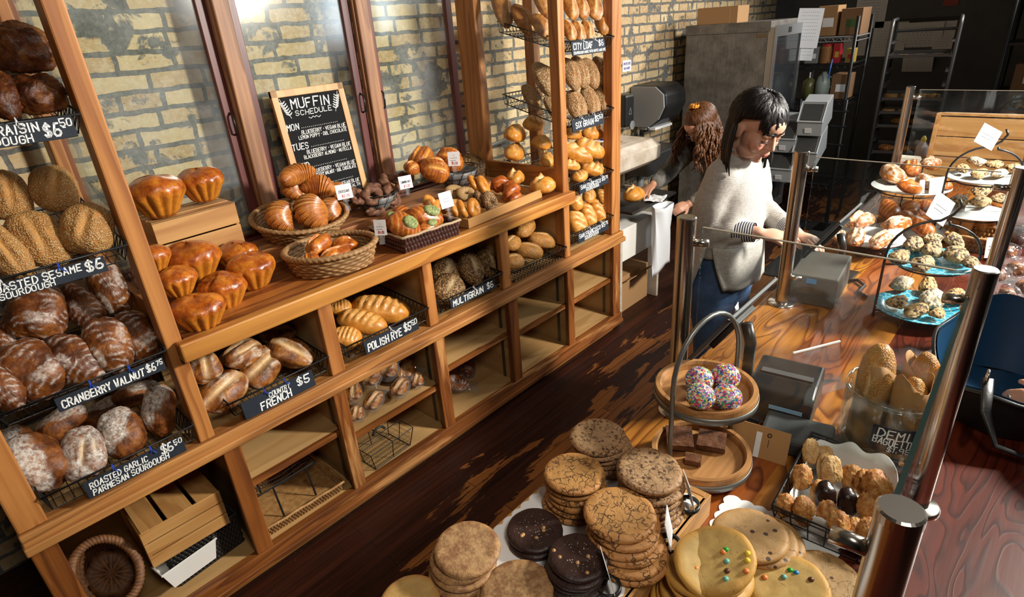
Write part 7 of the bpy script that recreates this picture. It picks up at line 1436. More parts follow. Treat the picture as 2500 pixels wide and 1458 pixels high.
# baking racks
M_rack = plain('rack_aluminium', (0.16, 0.16, 0.16), 0.45, 0.7); M_pan = plain('sheet_pan', (0.20, 0.20, 0.195), 0.35, 0.8)
def rack(label, x, y, yaw, H, pans):
    t = thing('baking_rack', label, 'rack', (x, y, 0), (0, 0, yaw)); W, D = 0.46, 0.52
    for s in (0, 1):
        yy = -s * W; m = MB(); m.tube([(0, yy, 0.08), (0, yy, H - 0.05), (0.05, yy, H), (D - 0.05, yy, H), (D, yy, H - 0.05), (D, yy, 0.08)], 0.014, 8); m.build('side_frame', M_rack, t, smooth=True)
        m = MB()
        for k in range(12): m.box(0, D, yy - 0.004 + (0.0 if s else -0.03), yy + 0.004 + (0.03 if s else 0.0), 0.25 + k * 0.112, 0.254 + k * 0.112)
        m.build('runners', M_rack, t)
        for xx in (0, D): MB().lathe([(0, -0.012), (0.04, -0.012), (0.04, 0.012), (0, 0.012)], 16, lambda r, z, a, i: (xx + r * math.cos(a), yy + z, 0.04 + r * math.sin(a))).build('caster', M_black, t)
    MB().tube([(D, 0, H - 0.1), (D, -W, H - 0.1)], 0.012, 8).build('cross_bar', M_rack, t); MB().tube([(D, 0, 0.12), (D, -W, 0.12)], 0.012, 8).build('cross_bar', M_rack, t)
    for z in pans: pan(label, t, z, W, D, x, y, yaw)
    return t
PN = []
def pan(label, t, z, W, D, x, y, yaw):
    zz = 0.254 + round((z - 0.254) / 0.112) * 0.112
    R = Matrix.Rotation(yaw, 4, 'Z'); c = Vector((x, y, 0)) + R @ Vector((D / 2, -W / 2, zz + 0.001))
    q = thing('sheet_pan', 'dull sheet pan %s in %s' % (['topmost', 'second down', 'third down', 'fourth down', 'fifth down'][len(PN) % 5], 'the left baking rack'), 'sheet pan', c, (0, 0, yaw), 'sheet pans in the rack'); PN.append((c, yaw, zz))
    m = MB(); m.box(-D / 2 + 0.01, D / 2 - 0.01, -W / 2 + 0.02, W / 2 - 0.02, 0, 0.002); m.tube([(-D / 2 + 0.01, -W / 2 + 0.02, 0.022), (D / 2 - 0.01, -W / 2 + 0.02, 0.022), (D / 2 - 0.01, W / 2 - 0.02, 0.022), (-D / 2 + 0.01, W / 2 - 0.02, 0.022)], 0.003, 5, True)
    for a in ((-D / 2 + 0.01, -D / 2 + 0.012, -W / 2 + 0.02, W / 2 - 0.02), (D / 2 - 0.012, D / 2 - 0.01, -W / 2 + 0.02, W / 2 - 0.02), (-D / 2 + 0.01, D / 2 - 0.01, -W / 2 + 0.02, -W / 2 + 0.022), (-D / 2 + 0.01, D / 2 - 0.01, W / 2 - 0.022, W / 2 - 0.02)): m.box(*a, 0, 0.022)
    m.build('pan_body', M_pan, q)
rack('left baking rack of dark metal with pans of cookies and rolls', 6.02, 1.26, math.radians(8), 1.66, (1.33, 1.06, 0.95, 0.80, 0.60))
rp = random.Random(4)
def on_pan(i, kind, ckm, rows, label, cat, grp, sz):
    c, yaw, zz = PN[i]; R = Matrix.Rotation(yaw, 4, 'Z'); nms = ['first', 'second', 'third', 'fourth', 'fifth', 'sixth', 'seventh', 'eighth']
    for k, (dx, dy, st) in enumerate(rows):
        for j in range(st):
            p = c + R @ Vector((dx, dy, 0.003))
            if ckm: o = linked(CKM[ckm][j % 2], kind, None, p + Vector((0, 0, j * 0.0138)), (0, 0, rp.uniform(0, 6)), (sz, sz, 1.0))
            else: o = linked(LB[kind][0][0], 'croissant' if kind == 'croissant' else 'roll', None, p + Vector((0, 0, 0.03 if kind != 'croissant' else 0.0)), (0, 0, rp.uniform(-0.5, 0.5) + 1.5), (sz, sz, sz))
            tag(o, label % nms[k] + (', %s' % ['lowest', 'middle', 'topmost'][j] if st > 1 else ''), cat, grp)
CKR = [(-0.18, 0.15, 3), (-0.18, 0.03, 3), (-0.18, -0.06, 3), (-0.18, -0.15, 3)]
on_pan(1, 'cookie', 'sugar', CKR, 'baked cookie, %s pile from the left on the second rack pan', 'cookie', 'cookies on the second rack pan', 0.75)
on_pan(2, 'cookie', 'sugar', [(-0.18, 0.15, 2), (-0.18, 0.03, 2)], 'baked cookie, %s pile from the left on the third rack pan', 'cookie', 'cookies on the third rack pan', 0.75)
on_pan(0, 'cookie', 'ginger', [(-0.15, 0.12, 1), (-0.15, 0.0, 1), (-0.15, -0.12, 1)], 'thin baked cookie, %s from the left on the highest rack pan', 'cookie', 'cookies on the highest rack pan', 0.8)
on_pan(3, 'demi', None, [(-0.14, 0.05, 1), (-0.14, -0.08, 1)], 'dark roll, %s from the left on the fourth rack pan', 'roll', 'rolls on the fourth rack pan', 0.8)
on_pan(4, 'croissant', None, [(-0.14, 0.10, 1), (-0.14, -0.02, 1), (-0.14, -0.13, 1)], 'baked croissant, %s from the left on the lowest rack pan', 'croissant', 'croissants on the lowest rack pan', 0.9)
# second dark rack with boxes, and papers
r2 = thing('storage_rack', 'dark storage rack in the far right corner', 'rack', (6.15, 0.22, 0), (0, 0, 0))
for x in (0, 0.45):
    for y in (0.28, -0.62): MB().tube([(x, y, 0), (x, y, 1.95)], 0.015, 8).build('post', M_bw, r2, smooth=True)
for z in (0.3, 0.72, 1.08, 1.44, 1.8): MB().box(0, 0.45, -0.62, 0.28, z, z + 0.02).build('shelf_board', M_black, r2)
MB().tube([(-0.02, 0.20, 1.60), (-0.02, -0.05, 1.60)], 0.014, 10).build('bar', M_steel, r2, smooth=True)
for i, (y, z, sx, sy, sz, m_, lab) in enumerate([(0.30, 1.08, 0.3, 0.22, 0.2, M_card2, 'brown box with a white label in the dark storage rack'), (0.05, 1.08, 0.3, 0.2, 0.17, M_dkgrey, 'grey tub with a white label in the dark storage rack'), (0.18, 1.44, 0.3, 0.3, 0.26, M_dkgrey, 'dark tub on the upper rack board'), (-0.18, 1.44, 0.3, 0.24, 0.22, M_card2, 'dim brown box on the upper rack board'), (0.28, 0.72, 0.3, 0.3, 0.22, M_card2, 'dim brown box low in the storage rack')]):
    bx_('storage_box', lab, 6.36, y, z + 0.014, sx, sy, sz, m_)
def wall_paper(label, px, py, w, h, rz=0.0, X=7.395, mat=None):
    p = at(px, py, 0, X); t = thing('paper_notice', label, 'paper', (X, p.y, p.z), (rz, 0, math.radians(-90)), 'paper notices on the grey wall'); MB().box(-w / 2, w / 2, -0.002, 0.002, -h / 2, h / 2).build('sheet', mat or M_paper, t)
    m = MB()
    for k in range(10): fitw(m, '-' * (9 - k % 3), -w * 0.38, w * 0.3, h * 0.36 - k * h * 0.075, h * 0.03, 0.0026, 0.25)
    m.build('print', M_ink, t); return t
wall_paper('large printed sheet pinned highest on the grey wall', 2127, 22, 0.28, 0.36); wall_paper('small typed sheet right of the shelving on the grey wall', 2076, 112, 0.14, 0.23); wall_paper('small typed sheet beside the rack frame on the grey wall', 2106, 108, 0.13, 0.22)
wall_paper('printed sheet seen through the left rack frame', 2170, 95, 0.30, 0.33); wall_paper('big pale sheet behind the top of the left rack', 2242, 100, 0.38, 0.34, 0.12); wall_paper('tilted pale sheet hanging behind the rack pans', 2238, 170, 0.26, 0.30, 0.35); wall_paper('pale sheet behind the right rack frame', 2305, 90, 0.16, 0.28)
wall_paper('red calendar sheet at the top edge of the photo', 2322, 4, 0.12, 0.07, 0, 7.395, plain('red_calendar', (0.35, 0.08, 0.06), 0.7))
tag(MB().box(-0.012, 0, -0.25, 0.25, -0.01, 0.01).build('ticket_rail', M_black, loc=(7.39, 1.25, 1.62)), 'black ticket rail on the grey wall above the rack', 'rail')
mt = tag(MB().box(-0.75, 0.75, -0.28, 0.28, 0, 0.012).build('rubber_mat', plain('black_rubber', (0.012, 0.012, 0.012), 0.8), loc=(5.0, 1.2, 0.0), bevel=0.004), 'black rubber mat on the kitchen floor below the bins', 'mat')
# ------------------------------------------------------------------ people
def ell(mb, c, r, R=None, n=20):
    R = R or Matrix.Identity(3); c = Vector(c); r = (r, r, r) if isinstance(r, (int, float)) else r
    def f(u, v):
        a = u * 2 * PI; b = v * PI
        return c + R @ Vector((r[0] * math.sin(b) * math.cos(a), r[1] * math.sin(b) * math.sin(a), r[2] * math.cos(b)))
    N = n; vs = [f(0, 0)] + [f(i / N, j / (N // 2)) for j in range(1, N // 2) for i in range(N)] + [f(0, 1)]
    fs = [(0, 1 + i, 1 + (i + 1) % N) for i in range(N)]
    for j in range(N // 2 - 2):
        for i in range(N): a = 1 + j * N + i; b = 1 + j * N + (i + 1) % N; fs.append((a, a + N, b + N, b))
    L = len(vs) - 1; o = 1 + (N // 2 - 2) * N
    for i in range(N): fs.append((o + i, L, o + (i + 1) % N))
    mb.add(vs, fs)
def limb(mb, pts, rad, n=18, per=6, flat=1.0):
    """smooth tapered limb with rounded ends"""
    P = [Vector(p) for p in pts]; out = []; rr = []
    for i in range(len(P) - 1):
        p0, p1, p2, p3 = P[max(i - 1, 0)], P[i], P[i + 1], P[min(i + 2, len(P) - 1)]
        for k in range(per):
            t = k / per
            out.append(0.5 * ((2 * p1) + (p2 - p0) * t + (2 * p0 - 5 * p1 + 4 * p2 - p3) * t * t + (3 * p1 - p0 - 3 * p2 + p3) * t ** 3)); rr.append(rad[i] + (rad[i + 1] - rad[i]) * t)
    out.append(P[-1]); rr.append(rad[-1]); mb.tube(out, rr, n, flat=flat)
    ell(mb, P[0], rad[0] * 0.99, n=16); ell(mb, P[-1], rad[-1] * 0.99, n=16)
def loft(mb, rings, n=40, sq=0.9):
    """rings: (cx, cy, z, rx, ry); closed superellipse stack"""
    vs = []; fs = []
    for cx, cy, z, rx, ry in rings:
        for k in range(n):
            a = 2 * PI * k / n; c, s = math.cos(a), math.sin(a)
            vs.append((cx + rx * math.copysign(abs(c) ** sq, c), cy + ry * math.copysign(abs(s) ** sq, s), z))
    for i in range(len(rings) - 1):
        for k in range(n): fs.append((i * n + k, i * n + (k + 1) % n, (i + 1) * n + (k + 1) % n, (i + 1) * n + k))
    fs.append(tuple(range(n - 1, -1, -1))); fs.append(tuple((len(rings) - 1) * n + k for k in range(n))); mb.add(vs, fs)
def fuse(mb, name, mat, voxel, smooth=5, parent=None, maskf=None, disp=None):
    me = bpy.data.meshes.new(name); me.from_pydata(mb.v, [], mb.f); me.update()
    o = bpy.data.objects.new(name, me); C.objects.link(o)
    r = o.modifiers.new('r', 'REMESH'); r.mode = 'VOXEL'; r.voxel_size = voxel; r.use_smooth_shade = True
    if smooth: s = o.modifiers.new('s', 'SMOOTH'); s.factor = 0.5; s.iterations = smooth
    dg = bpy.context.evaluated_depsgraph_get(); nm = bpy.data.meshes.new_from_object(o.evaluated_get(dg)); nm.name = name
    o.modifiers.clear(); o.data = nm; bpy.data.meshes.remove(me)
    nm.materials.clear(); nm.materials.append(mat)
    nm.polygons.foreach_set('use_smooth', [True] * len(nm.polygons))
    if disp:
        for v in nm.vertices: v.co = disp(v.co, v.normal)
    if maskf:
        a = nm.color_attributes.new('mask', 'FLOAT_COLOR', 'POINT'); a.data.foreach_set('color', [x for v in nm.vertices for x in maskf(v.co)])
    if parent: o.parent = parent
    return o
def skin_mat(name, base, blush, lip):
    t = NT(name); a = t.attr(); n = t.noise(t.coord(), 60, 3)
    c = t.mix(t.ramp(n, [(0.3, 0.0), (0.8, 0.25)]), base, blush); c = t.mix(t.math('MULTIPLY', a[1], 0.55), c, blush); c = t.mix(t.math('MULTIPLY', a[0], 0.8), c, lip); c = t.mix(a[2], c, (0.045, 0.02, 0.015))
    t.set(col=c, rough=0.45, sss=0.08); t.b.inputs['Subsurface Radius'].default_value = (0.01, 0.004, 0.002); return t.m
def head_prims(mb, M, ears=True):
    R = M.to_3x3(); T = lambda p: M @ Vector(p)
    E_ = lambda c, r: ell(mb, T(c), r, R, 22)
    E_((0, 0.018, 0.036), (0.074, 0.092, 0.082)); E_((0, -0.026, -0.028), (0.061, 0.060, 0.084)); E_((0, -0.060, -0.092), (0.022, 0.021, 0.018)); E_((0, -0.05, 0.045), (0.058, 0.045, 0.045))
    for s in (-1, 1):
        E_((s * 0.028, -0.077, 0.020), (0.025, 0.013, 0.008)); E_((s * 0.038, -0.056, -0.028), (0.026, 0.026, 0.028)); E_((s * 0.0105, -0.091, -0.031), (0.0085, 0.011, 0.0075)); E_((s * 0.031, -0.0735, 0.002), (0.0145, 0.0115, 0.0105)); E_((s * 0.040, -0.028, -0.075), (0.022, 0.035, 0.022))
        if ears: E_((s * 0.0745, 0.010, -0.010), (0.008, 0.018, 0.029)); E_((s * 0.078, 0.020, 0.0), (0.006, 0.008, 0.018))
    limb(mb, [T((0, -0.083, 0.014)), T((0, -0.093, -0.008)), T((0, -0.101, -0.026))], [0.0078, 0.0080, 0.0098], 14)
    E_((0, -0.0875, -0.0555), (0.022, 0.0085, 0.0055)); E_((0, -0.0855, -0.0655), (0.018, 0.009, 0.0065)); E_((0, -0.082, -0.045), (0.022, 0.010, 0.012))
def head_mask(M):
    I = M.inverted()
    def f(p):
        q = I @ p
        if q.length > 0.2: return (0, 0, 0, 1)
        lip = sstep(0.0, 0.4, 1 - (q.x / 0.023) ** 2 - ((q.z + 0.060) / 0.0105) ** 2) if q.y < -0.07 else 0
        bl = sstep(0, 1, 1 - ((abs(q.x) - 0.042) / 0.03) ** 2 - ((q.z + 0.03) / 0.028) ** 2) if q.y < -0.02 else 0
        bl = max(bl, sstep(0, 1, 1 - (q.x / 0.014) ** 2 - ((q.z + 0.028) / 0.014) ** 2) * 0.7 if q.y < -0.08 else 0)
        ln = 0.9 * sstep(0.0, 0.5, 1 - ((q.x) / 0.020) ** 4 - ((q.z + 0.0605 - 3 * q.x * q.x) / 0.0016) ** 2) if q.y < -0.07 else 0
        return (lip, bl, ln, 1)
    return f
def face_parts(M, parent, mat):
    for s in (-1, 1):
        MB().tube([M @ Vector((s * x, y, z)) for x, y, z in ((0.012, -0.0905, 0.026), (0.026, -0.0915, 0.031), (0.040, -0.083, 0.029), (0.050, -0.070, 0.022))], [0.0022, 0.0030, 0.0026, 0.0012], 8).build('eyebrow', mat, parent, smooth=True)
        MB().tube([M @ Vector((s * x, y, z)) for x, y, z in ((0.017, -0.0805, -0.003), (0.025, -0.0865, -0.0055), (0.033, -0.0860, -0.0065), (0.041, -0.0800, -0.0050), (0.046, -0.0730, -0.002))], [0.0008, 0.0016, 0.0019, 0.0018, 0.0010], 8).build('eyelashes', mat, parent, smooth=True)
def hand_prims(mb, wrist, d, palmn, side, curl=0.35, sp=1.0, s=1.0, thumb=0.6):
    """wrist point, pointing direction d, palm normal, side +1/-1 puts the thumb on +/- (d x palmn)"""
    d = Vector(d).normalized(); n = Vector(palmn); n = (n - d * n.dot(d)).normalized(); x = d.cross(n) * side; w = Vector(wrist); R = Matrix((x, d, n)).transposed()
    ell(mb, w + d * 0.045 * s, (0.037 * s, 0.048 * s, 0.0145 * s), R, 20); ell(mb, w + d * 0.012 * s, (0.025 * s, 0.03 * s, 0.017 * s), R, 16); ell(mb, w + d * 0.03 * s + x * 0.022 * s + n * 0.006 * s, (0.018 * s, 0.028 * s, 0.014 * s), R, 16)
    for k, (ox, L, st) in enumerate(((0.028, 0.070, 0.082), (0.0095, 0.078, 0.087), (-0.009, 0.073, 0.084), (-0.027, 0.058, 0.076))):
        p = w + (x * ox + d * (st - 0.018)) * s; fan = x * ox * 2.6 * sp; pts = [p]; c = 0.06; dd = (d + fan).normalized()
        for j, fr in enumerate((0.20, 0.44, 0.32, 0.24)):
            ang = c if j == 0 else c + curl * (0.4 + 0.35 * j) * (1 + 0.15 * k); pts.append(pts[-1] + (dd * math.cos(ang) + n * math.sin(ang)) * L * fr * s); c = ang
        limb(mb, pts, [0.0095 * s, 0.0092 * s, 0.0084 * s, 0.0076 * s, 0.0064 * s], 12, 4)
    p = w + (x * 0.022 + d * 0.018 + n * 0.004) * s; t1 = (x * 0.75 + d * 0.62 + n * 0.25 * thumb).normalized(); t2 = (x * 0.35 + d * 0.9 + n * 0.35 * thumb).normalized()
    limb(mb, [p, p + t1 * 0.034 * s, p + t1 * 0.034 * s + t2 * 0.028 * s, p + t1 * 0.034 * s + t2 * 0.052 * s], [0.0125 * s, 0.011 * s, 0.0092 * s, 0.0072 * s], 12, 4)
def hair_mat(name, c1, c2, rough=0.3):
    t = NT(name); n = t.noise(t.coord((40, 40, 6)), 3, 3); t.set(col=t.ramp(n, [(0.35, c1), (0.7, c2)]), rough=rough, spec=0.3); t.bump(n, 0.3, 0.004); return t.m
# ---- woman at the register
SK1 = skin_mat('fair_skin', (0.62, 0.36, 0.25), (0.62, 0.22, 0.16), (0.48, 0.12, 0.10))
HM = Matrix.Translation((2.210, 0.835, 1.445)) @ Euler((math.radians(28), 0, math.radians(-20))).to_matrix().to_4x4()
b = MB(); head_prims(b, HM)
NK = Vector((2.245, 0.908, 1.330))
limb(b, [HM @ Vector((0, 0.03, -0.05)), (2.222, 0.888, 1.372), NK, (2.285, 0.935, 1.25)], [0.054, 0.050, 0.056, 0.08])
loft(b, [(2.295, 0.945, 0.80, 0.15, 0.10), (2.295, 0.945, 0.90, 0.145, 0.10), (2.295, 0.94, 1.05, 0.13, 0.09), (2.295, 0.93, 1.18, 0.15, 0.10), (2.295, 0.93, 1.27, 0.15, 0.085), (2.295, 0.925, 1.32, 0.09, 0.06)])
RS, RE, RW_ = Vector((2.145, 0.925, 1.270)), Vector((2.165, 0.975, 1.050)), Vector((2.178, 0.775, 1.062))
LS, LE, LW = Vector((2.455, 0.935, 1.265)), Vector((2.520, 0.905, 1.055)), Vector((2.385, 0.700, 1.010))
limb(b, [RS, RE, RW_], [0.045, 0.036, 0.025]); limb(b, [LS, LE, LW], [0.045, 0.036, 0.025])
limb(b, [(2.21, 0.95, 0.82), (2.215, 0.94, 0.44), (2.215, 0.965, 0.07)], [0.082, 0.054, 0.036]); limb(b, [(2.38, 0.95, 0.82), (2.375, 0.93, 0.44), (2.375, 0.965, 0.07)], [0.082, 0.054, 0.036])
for x in (2.215, 2.375): limb(b, [(x, 0.975, 0.04), (x, 0.85, 0.025)], [0.034, 0.025])
hand_prims(b, RW_, (0.02, -0.96, -0.04), (0.25, -0.05, -1), 1, 0.22, 1.0, 1.0, 0.9); hand_prims(b, LW, (-0.35, -0.75, -0.05), (0.0, 0.1, -1), -1, 0.30, 0.8, 0.98)
W1 = fuse(b, 'person', SK1, 0.0042, 5, None, head_mask(HM)); tag(W1, 'person with black hair in a pale grey sweater working at the register', 'person')
M_knit = NT('pale_grey_knit'); _v = M_knit.coord(); _n = M_knit.noise(_v, 90, 4, 0.7); _w = M_knit.n('ShaderNodeTexWave', wave_type='BANDS', bands_direction='Z'); M_knit.l(_v, _w.inputs['Vector']); _w.inputs['Scale'].default_value = 60; _w.inputs['Distortion'].default_value = 2.5
M_knit.set(col=M_knit.ramp(_n, [(0.3, (0.34, 0.315, 0.29)), (0.7, (0.50, 0.475, 0.44))]), rough=0.9, sheen=0.2).bump(M_knit.math('ADD', _w.outputs['Fac'], _n), 0.35, 0.003); M_knit = M_knit.m
s = MB(); CXw = 2.295
loft(s, [(CXw, 0.935, 0.93, 0.170, 0.118), (CXw, 0.935, 1.02, 0.168, 0.116), (CXw, 0.93, 1.12, 0.165, 0.112), (CXw - 0.005, 0.925, 1.20, 0.165, 0.105), (CXw - 0.01, 0.922, 1.265, 0.158, 0.092), (CXw - 0.025, 0.915, 1.312, 0.110, 0.074), (CXw - 0.045, 0.906, 1.346, 0.070, 0.064), (CXw - 0.055, 0.900, 1.366, 0.060, 0.058)])
limb(s, [RS + Vector((0.02, 0, -0.005)), (2.138, 0.955, 1.16), RE + Vector((-0.003, 0.004, 0)), (2.168, 0.905, 1.048), (2.174, 0.852, 1.054)], [0.068, 0.064, 0.056, 0.053, 0.044]); limb(s, [LS - Vector((0.03, 0, 0)), (2.500, 0.93, 1.17), LE + Vector((0.003, 0.006, 0)), (2.475, 0.84, 1.042), (2.43, 0.765, 1.024)], [0.072, 0.066, 0.058, 0.052, 0.042])
def folds(co, n):
    return co + n * (0.006 * nz(co, 9, 3) + 0.004 * math.sin(co.z * 60 + 12 * nz(co, 5, 1)) * sstep(1.22, 1.0, co.z) * (1 if abs(co.x - CXw) > 0.13 else 0.3))
sw = fuse(s, 'sweater', M_knit, 0.009, 5, W1, None, folds)
for nm, a0, zb, ry in (('sweater_front_panel', -PI / 2, 0.815, 0.146), ('sweater_back_panel', PI / 2, 0.800, 0.148)):
    m = MB()
    def pf(u, v, a0=a0, zb=zb, ry=ry):
        half = 1.50 - 0.42 * v ** 1.3; a = a0 + (u - 0.5) * 2 * half; c, s_ = math.cos(a), math.sin(a); k = 1.0 + 0.10 * v
        return (CXw + 0.178 * k * math.copysign(abs(c) ** 0.9, c) + 0.004 * math.sin(u * 30), 0.937 + ry * 0.84 * k * math.copysign(abs(s_) ** 0.9, s_) + 0.004 * math.sin(u * 22), 0.99 + (zb - 0.99) * v)
    m.grid(pf, 40, 12); m.build(nm, M_knit, W1, smooth=True, solid=0.008)
m = MB(); m.tube([(CXw - 0.055 + 0.058 * math.cos(2 * PI * k / 40), 0.898 + 0.057 * math.sin(2 * PI * k / 40), 1.364 + 0.012 * math.sin(2 * PI * k / 40)) for k in range(40)], 0.010, 8, True); m.build('sweater_collar', M_knit, W1, smooth=True)
M_stripe = [plain('navy_cloth', (0.012, 0.014, 0.035), 0.8), plain('white_cloth', (0.60, 0.58, 0.56), 0.8)]
def cuff(a, b_, r0, r1, par):
    m = MB(); a, b_ = Vector(a), Vector(b_); n = 17; d = (b_ - a)
    e1 = d.orthogonal().normalized(); e2 = d.normalized().cross(e1)
    for i in range(n):
        vs = []
        for f in (i / n, (i + 1) / n):
            for k in range(24): w = 2 * PI * k / 24; vs.append(a + d * f + (e1 * math.cos(w) + e2 * math.sin(w)) * (r0 + (r1 - r0) * f))
        m.add(vs, [(k, (k + 1) % 24, 24 + (k + 1) % 24, 24 + k) for k in range(24)], i % 2)
    m.build('striped_cuff', M_stripe, par, smooth=True, solid=0.002)
cuff((2.168, 0.865, 1.055), (2.177, 0.790, 1.061), 0.042, 0.036, W1); cuff((2.437, 0.775, 1.026), (2.400, 0.722, 1.014), 0.039, 0.034, W1)
M_denim = NT('blue_denim'); _n = M_denim.noise(M_denim.coord(), 11, 5, 0.65); _f = M_denim.noise(M_denim.coord((1, 1, 0.2)), 320, 2); M_denim.set(col=M_denim.mix(M_denim.ramp(_f, [(0.3, 0.0), (0.8, 0.35)]), M_denim.ramp(_n, [(0.3, (0.018, 0.045, 0.13)), (0.72, (0.05, 0.115, 0.26))]), (0.10, 0.17, 0.30)), rough=0.85); M_denim = M_denim.m
s = MB(); loft(s, [(CXw, 0.945, 0.74, 0.168, 0.110), (CXw, 0.945, 0.82, 0.166, 0.110), (CXw, 0.94, 0.90, 0.158, 0.104), (CXw, 0.937, 0.97, 0.148, 0.098)])
limb(s, [(2.21, 0.952, 0.78), (2.213, 0.942, 0.45), (2.215, 0.968, 0.09)], [0.098, 0.068, 0.050]); limb(s, [(2.38, 0.952, 0.78), (2.377, 0.935, 0.45), (2.375, 0.968, 0.09)], [0.098, 0.068, 0.050])
fuse(s, 'jeans', M_denim, 0.010, 5, W1, None, lambda co, n: co + n * 0.003 * nz(co, 14, 2))
s = MB()
for x in (2.215, 2.375): limb(s, [(x, 0.985, 0.045), (x, 0.90, 0.040), (x, 0.845, 0.030)], [0.044, 0.040, 0.030])
fuse(s, 'shoes', M_black, 0.008, 3, W1, None, lambda co, n: Vector((co.x, co.y, max(co.z, 0.001))))
HB = hair_mat('black_hair', (0.005, 0.004, 0.005), (0.014, 0.010, 0.010), 0.45)
def hair(M, parent, mat, part_len, wave=0.0, seed=1, bangs=True, cap=(0.079, 0.098, 0.088), nlock=150, earout=True, thick=0.010, swell=1.0, front=1.02):
    m = MB(); r = random.Random(seed); I = M.to_3x3()
    def scalp(ph, th, k=1.0): return Vector((cap[0] * k * math.sin(th) * math.sin(ph), 0.018 - cap[1] * k * math.sin(th) * math.cos(ph), 0.036 + cap[2] * k * math.cos(th)))
    def edge(ph):
        a = abs(ph)
        return front if a < 0.7 else front + (a - 0.7) * 0.5 if a < 1.5 else min(2.05, front + 0.40 + (a - 1.5) * 1.5)
    m.grid(lambda u, v: M @ scalp((u - 0.5) * 2 * PI, edge((u - 0.5) * 2 * PI) * v + 0.001, 1.0), 64, 16, cu=False)
    for i in range(nlock):
        ph = -PI + 2 * PI * (i + r.random()) / nlock; a = abs(ph); th0 = 0.15 + 0.5 * r.random(); pts = []; rad = []; e = edge(ph)
        bang = a < 0.85 and bangs
        if bang: e = 1.40 + 0.16 * r.random() - 0.12 * (a > 0.6)
        for k in range(7):
            th = th0 + (e - th0) * k / 6; p = scalp(ph, th, 1.03 + 0.03 * r.random() + (0.03 if bang and k > 4 else 0)); pts.append(M @ p)
        if bang:
            for q in range(2): pts.append(pts[-1] + I @ Vector((0, -0.001, -0.011)))
        elif a > (1.70 if earout else 0.8):
            L = part_len * (0.85 + 0.3 * r.random()); out = I @ Vector((math.sin(ph), -math.cos(ph), 0)); out.z = 0; base = pts[-1].copy(); w0 = r.random() * 6
            for q in range(1, 13):
                f = q / 12; d = Vector((0, 0, -L * f)) + out * (0.022 * swell * math.sin(f * 2.0)) + I @ Vector((0, -0.02 * f, 0))
                if wave: d += Vector((math.sin(f * 17 + w0), math.cos(f * 15 + w0), 0)) * wave * (0.35 + f)
                pts.append(base + d)
        n = len(pts); rad = [thick * (0.45 + 0.55 * min(1, 4 * j / n)) * (1 - 0.78 * (j / (n - 1)) ** 3) for j in range(n)]
        m.tube(pts, rad, 7, flat=0.62)
    return m.build('hair', mat, parent, smooth=True)
hair(HM, W1, HB, 0.16, 0.0, 3, thick=0.013, swell=1.5, front=1.12, nlock=190); face_parts(HM, W1, HB)
# ---- woman at the slicer
SK2 = skin_mat('warm_skin', (0.50, 0.25, 0.15), (0.48, 0.16, 0.10), (0.36, 0.09, 0.07))
H2 = Matrix.Translation((3.53, 1.675, 1.205)) @ Euler((math.radians(42), 0, math.radians(-116))).to_matrix().to_4x4()
b = MB(); head_prims(b, H2, False)
limb(b, [H2 @ Vector((0, 0.03, -0.05)), (3.63, 1.668, 1.15), (3.70, 1.655, 1.09)], [0.053, 0.050, 0.052])
loft(b, [(3.90, 1.63, 0.74, 0.10, 0.15), (3.87, 1.635, 0.88, 0.10, 0.145), (3.80, 1.64, 1.00, 0.10, 0.15), (3.74, 1.65, 1.09, 0.075, 0.14), (3.70, 1.655, 1.13, 0.045, 0.07)])
aS, aE, aW = Vector((3.70, 1.80, 1.055)), Vector((3.49, 1.865, 0.905)), Vector((3.315, 1.872, 0.862)); cS, cE, cW = Vector((3.70, 1.515, 1.05)), Vector((3.63, 1.60, 0.80)), Vector((3.475, 1.705, 0.712))
limb(b, [aS, aE, aW], [0.044, 0.036, 0.025]); limb(b, [cS, cE, cW], [0.044, 0.036, 0.025])
for y in (1.55, 1.71): limb(b, [(3.90, y, 0.76), (3.89, y, 0.42), (3.93, y, 0.06)], [0.08, 0.055, 0.038]); limb(b, [(3.94, y, 0.04), (3.81, y, 0.025)], [0.034, 0.025])
hand_prims(b, aW, (-0.95, 0.05, -0.30), (-0.1, 0.0, -1), -1, 0.22, 0.9, 0.98); hand_prims(b, cW, (-0.85, 0.30, -0.10), (-0.2, 0.6, -0.5), 1, 0.75, 0.5, 0.95, 0.9)
W2 = fuse(b, 'person', SK2, 0.0052, 4, None, head_mask(H2)); tag(W2, 'person with long curly brown hair in a dark jacket bending over the bread slicer', 'person')
M_jack = NT('grey_camouflage_jacket'); _n = M_jack.noise(M_jack.coord(), 10, 3, 0.5); M_jack.set(col=M_jack.ramp(_n, [(0.36, (0.06, 0.056, 0.05)), (0.47, (0.16, 0.15, 0.135)), (0.58, (0.09, 0.078, 0.065)), (0.68, (0.22, 0.205, 0.185))]), rough=0.8); M_jack = M_jack.m
s = MB(); loft(s, [(3.90, 1.63, 0.68, 0.135, 0.185), (3.875, 1.635, 0.86, 0.130, 0.180), (3.80, 1.64, 1.00, 0.130, 0.185), (3.745, 1.65, 1.085, 0.10, 0.165), (3.70, 1.655, 1.13, 0.068, 0.085)])
limb(s, [aS, aE + Vector((0.01, 0, 0)), aW + Vector((0.035, 0, 0.006))], [0.075, 0.058, 0.044]); limb(s, [cS, cE, cW + Vector((0.035, -0.022, 0.018))], [0.075, 0.058, 0.044])
fuse(s, 'jacket', M_jack, 0.010, 4, W2, None, lambda co, n: co + n * 0.007 * nz(co, 14, 5))
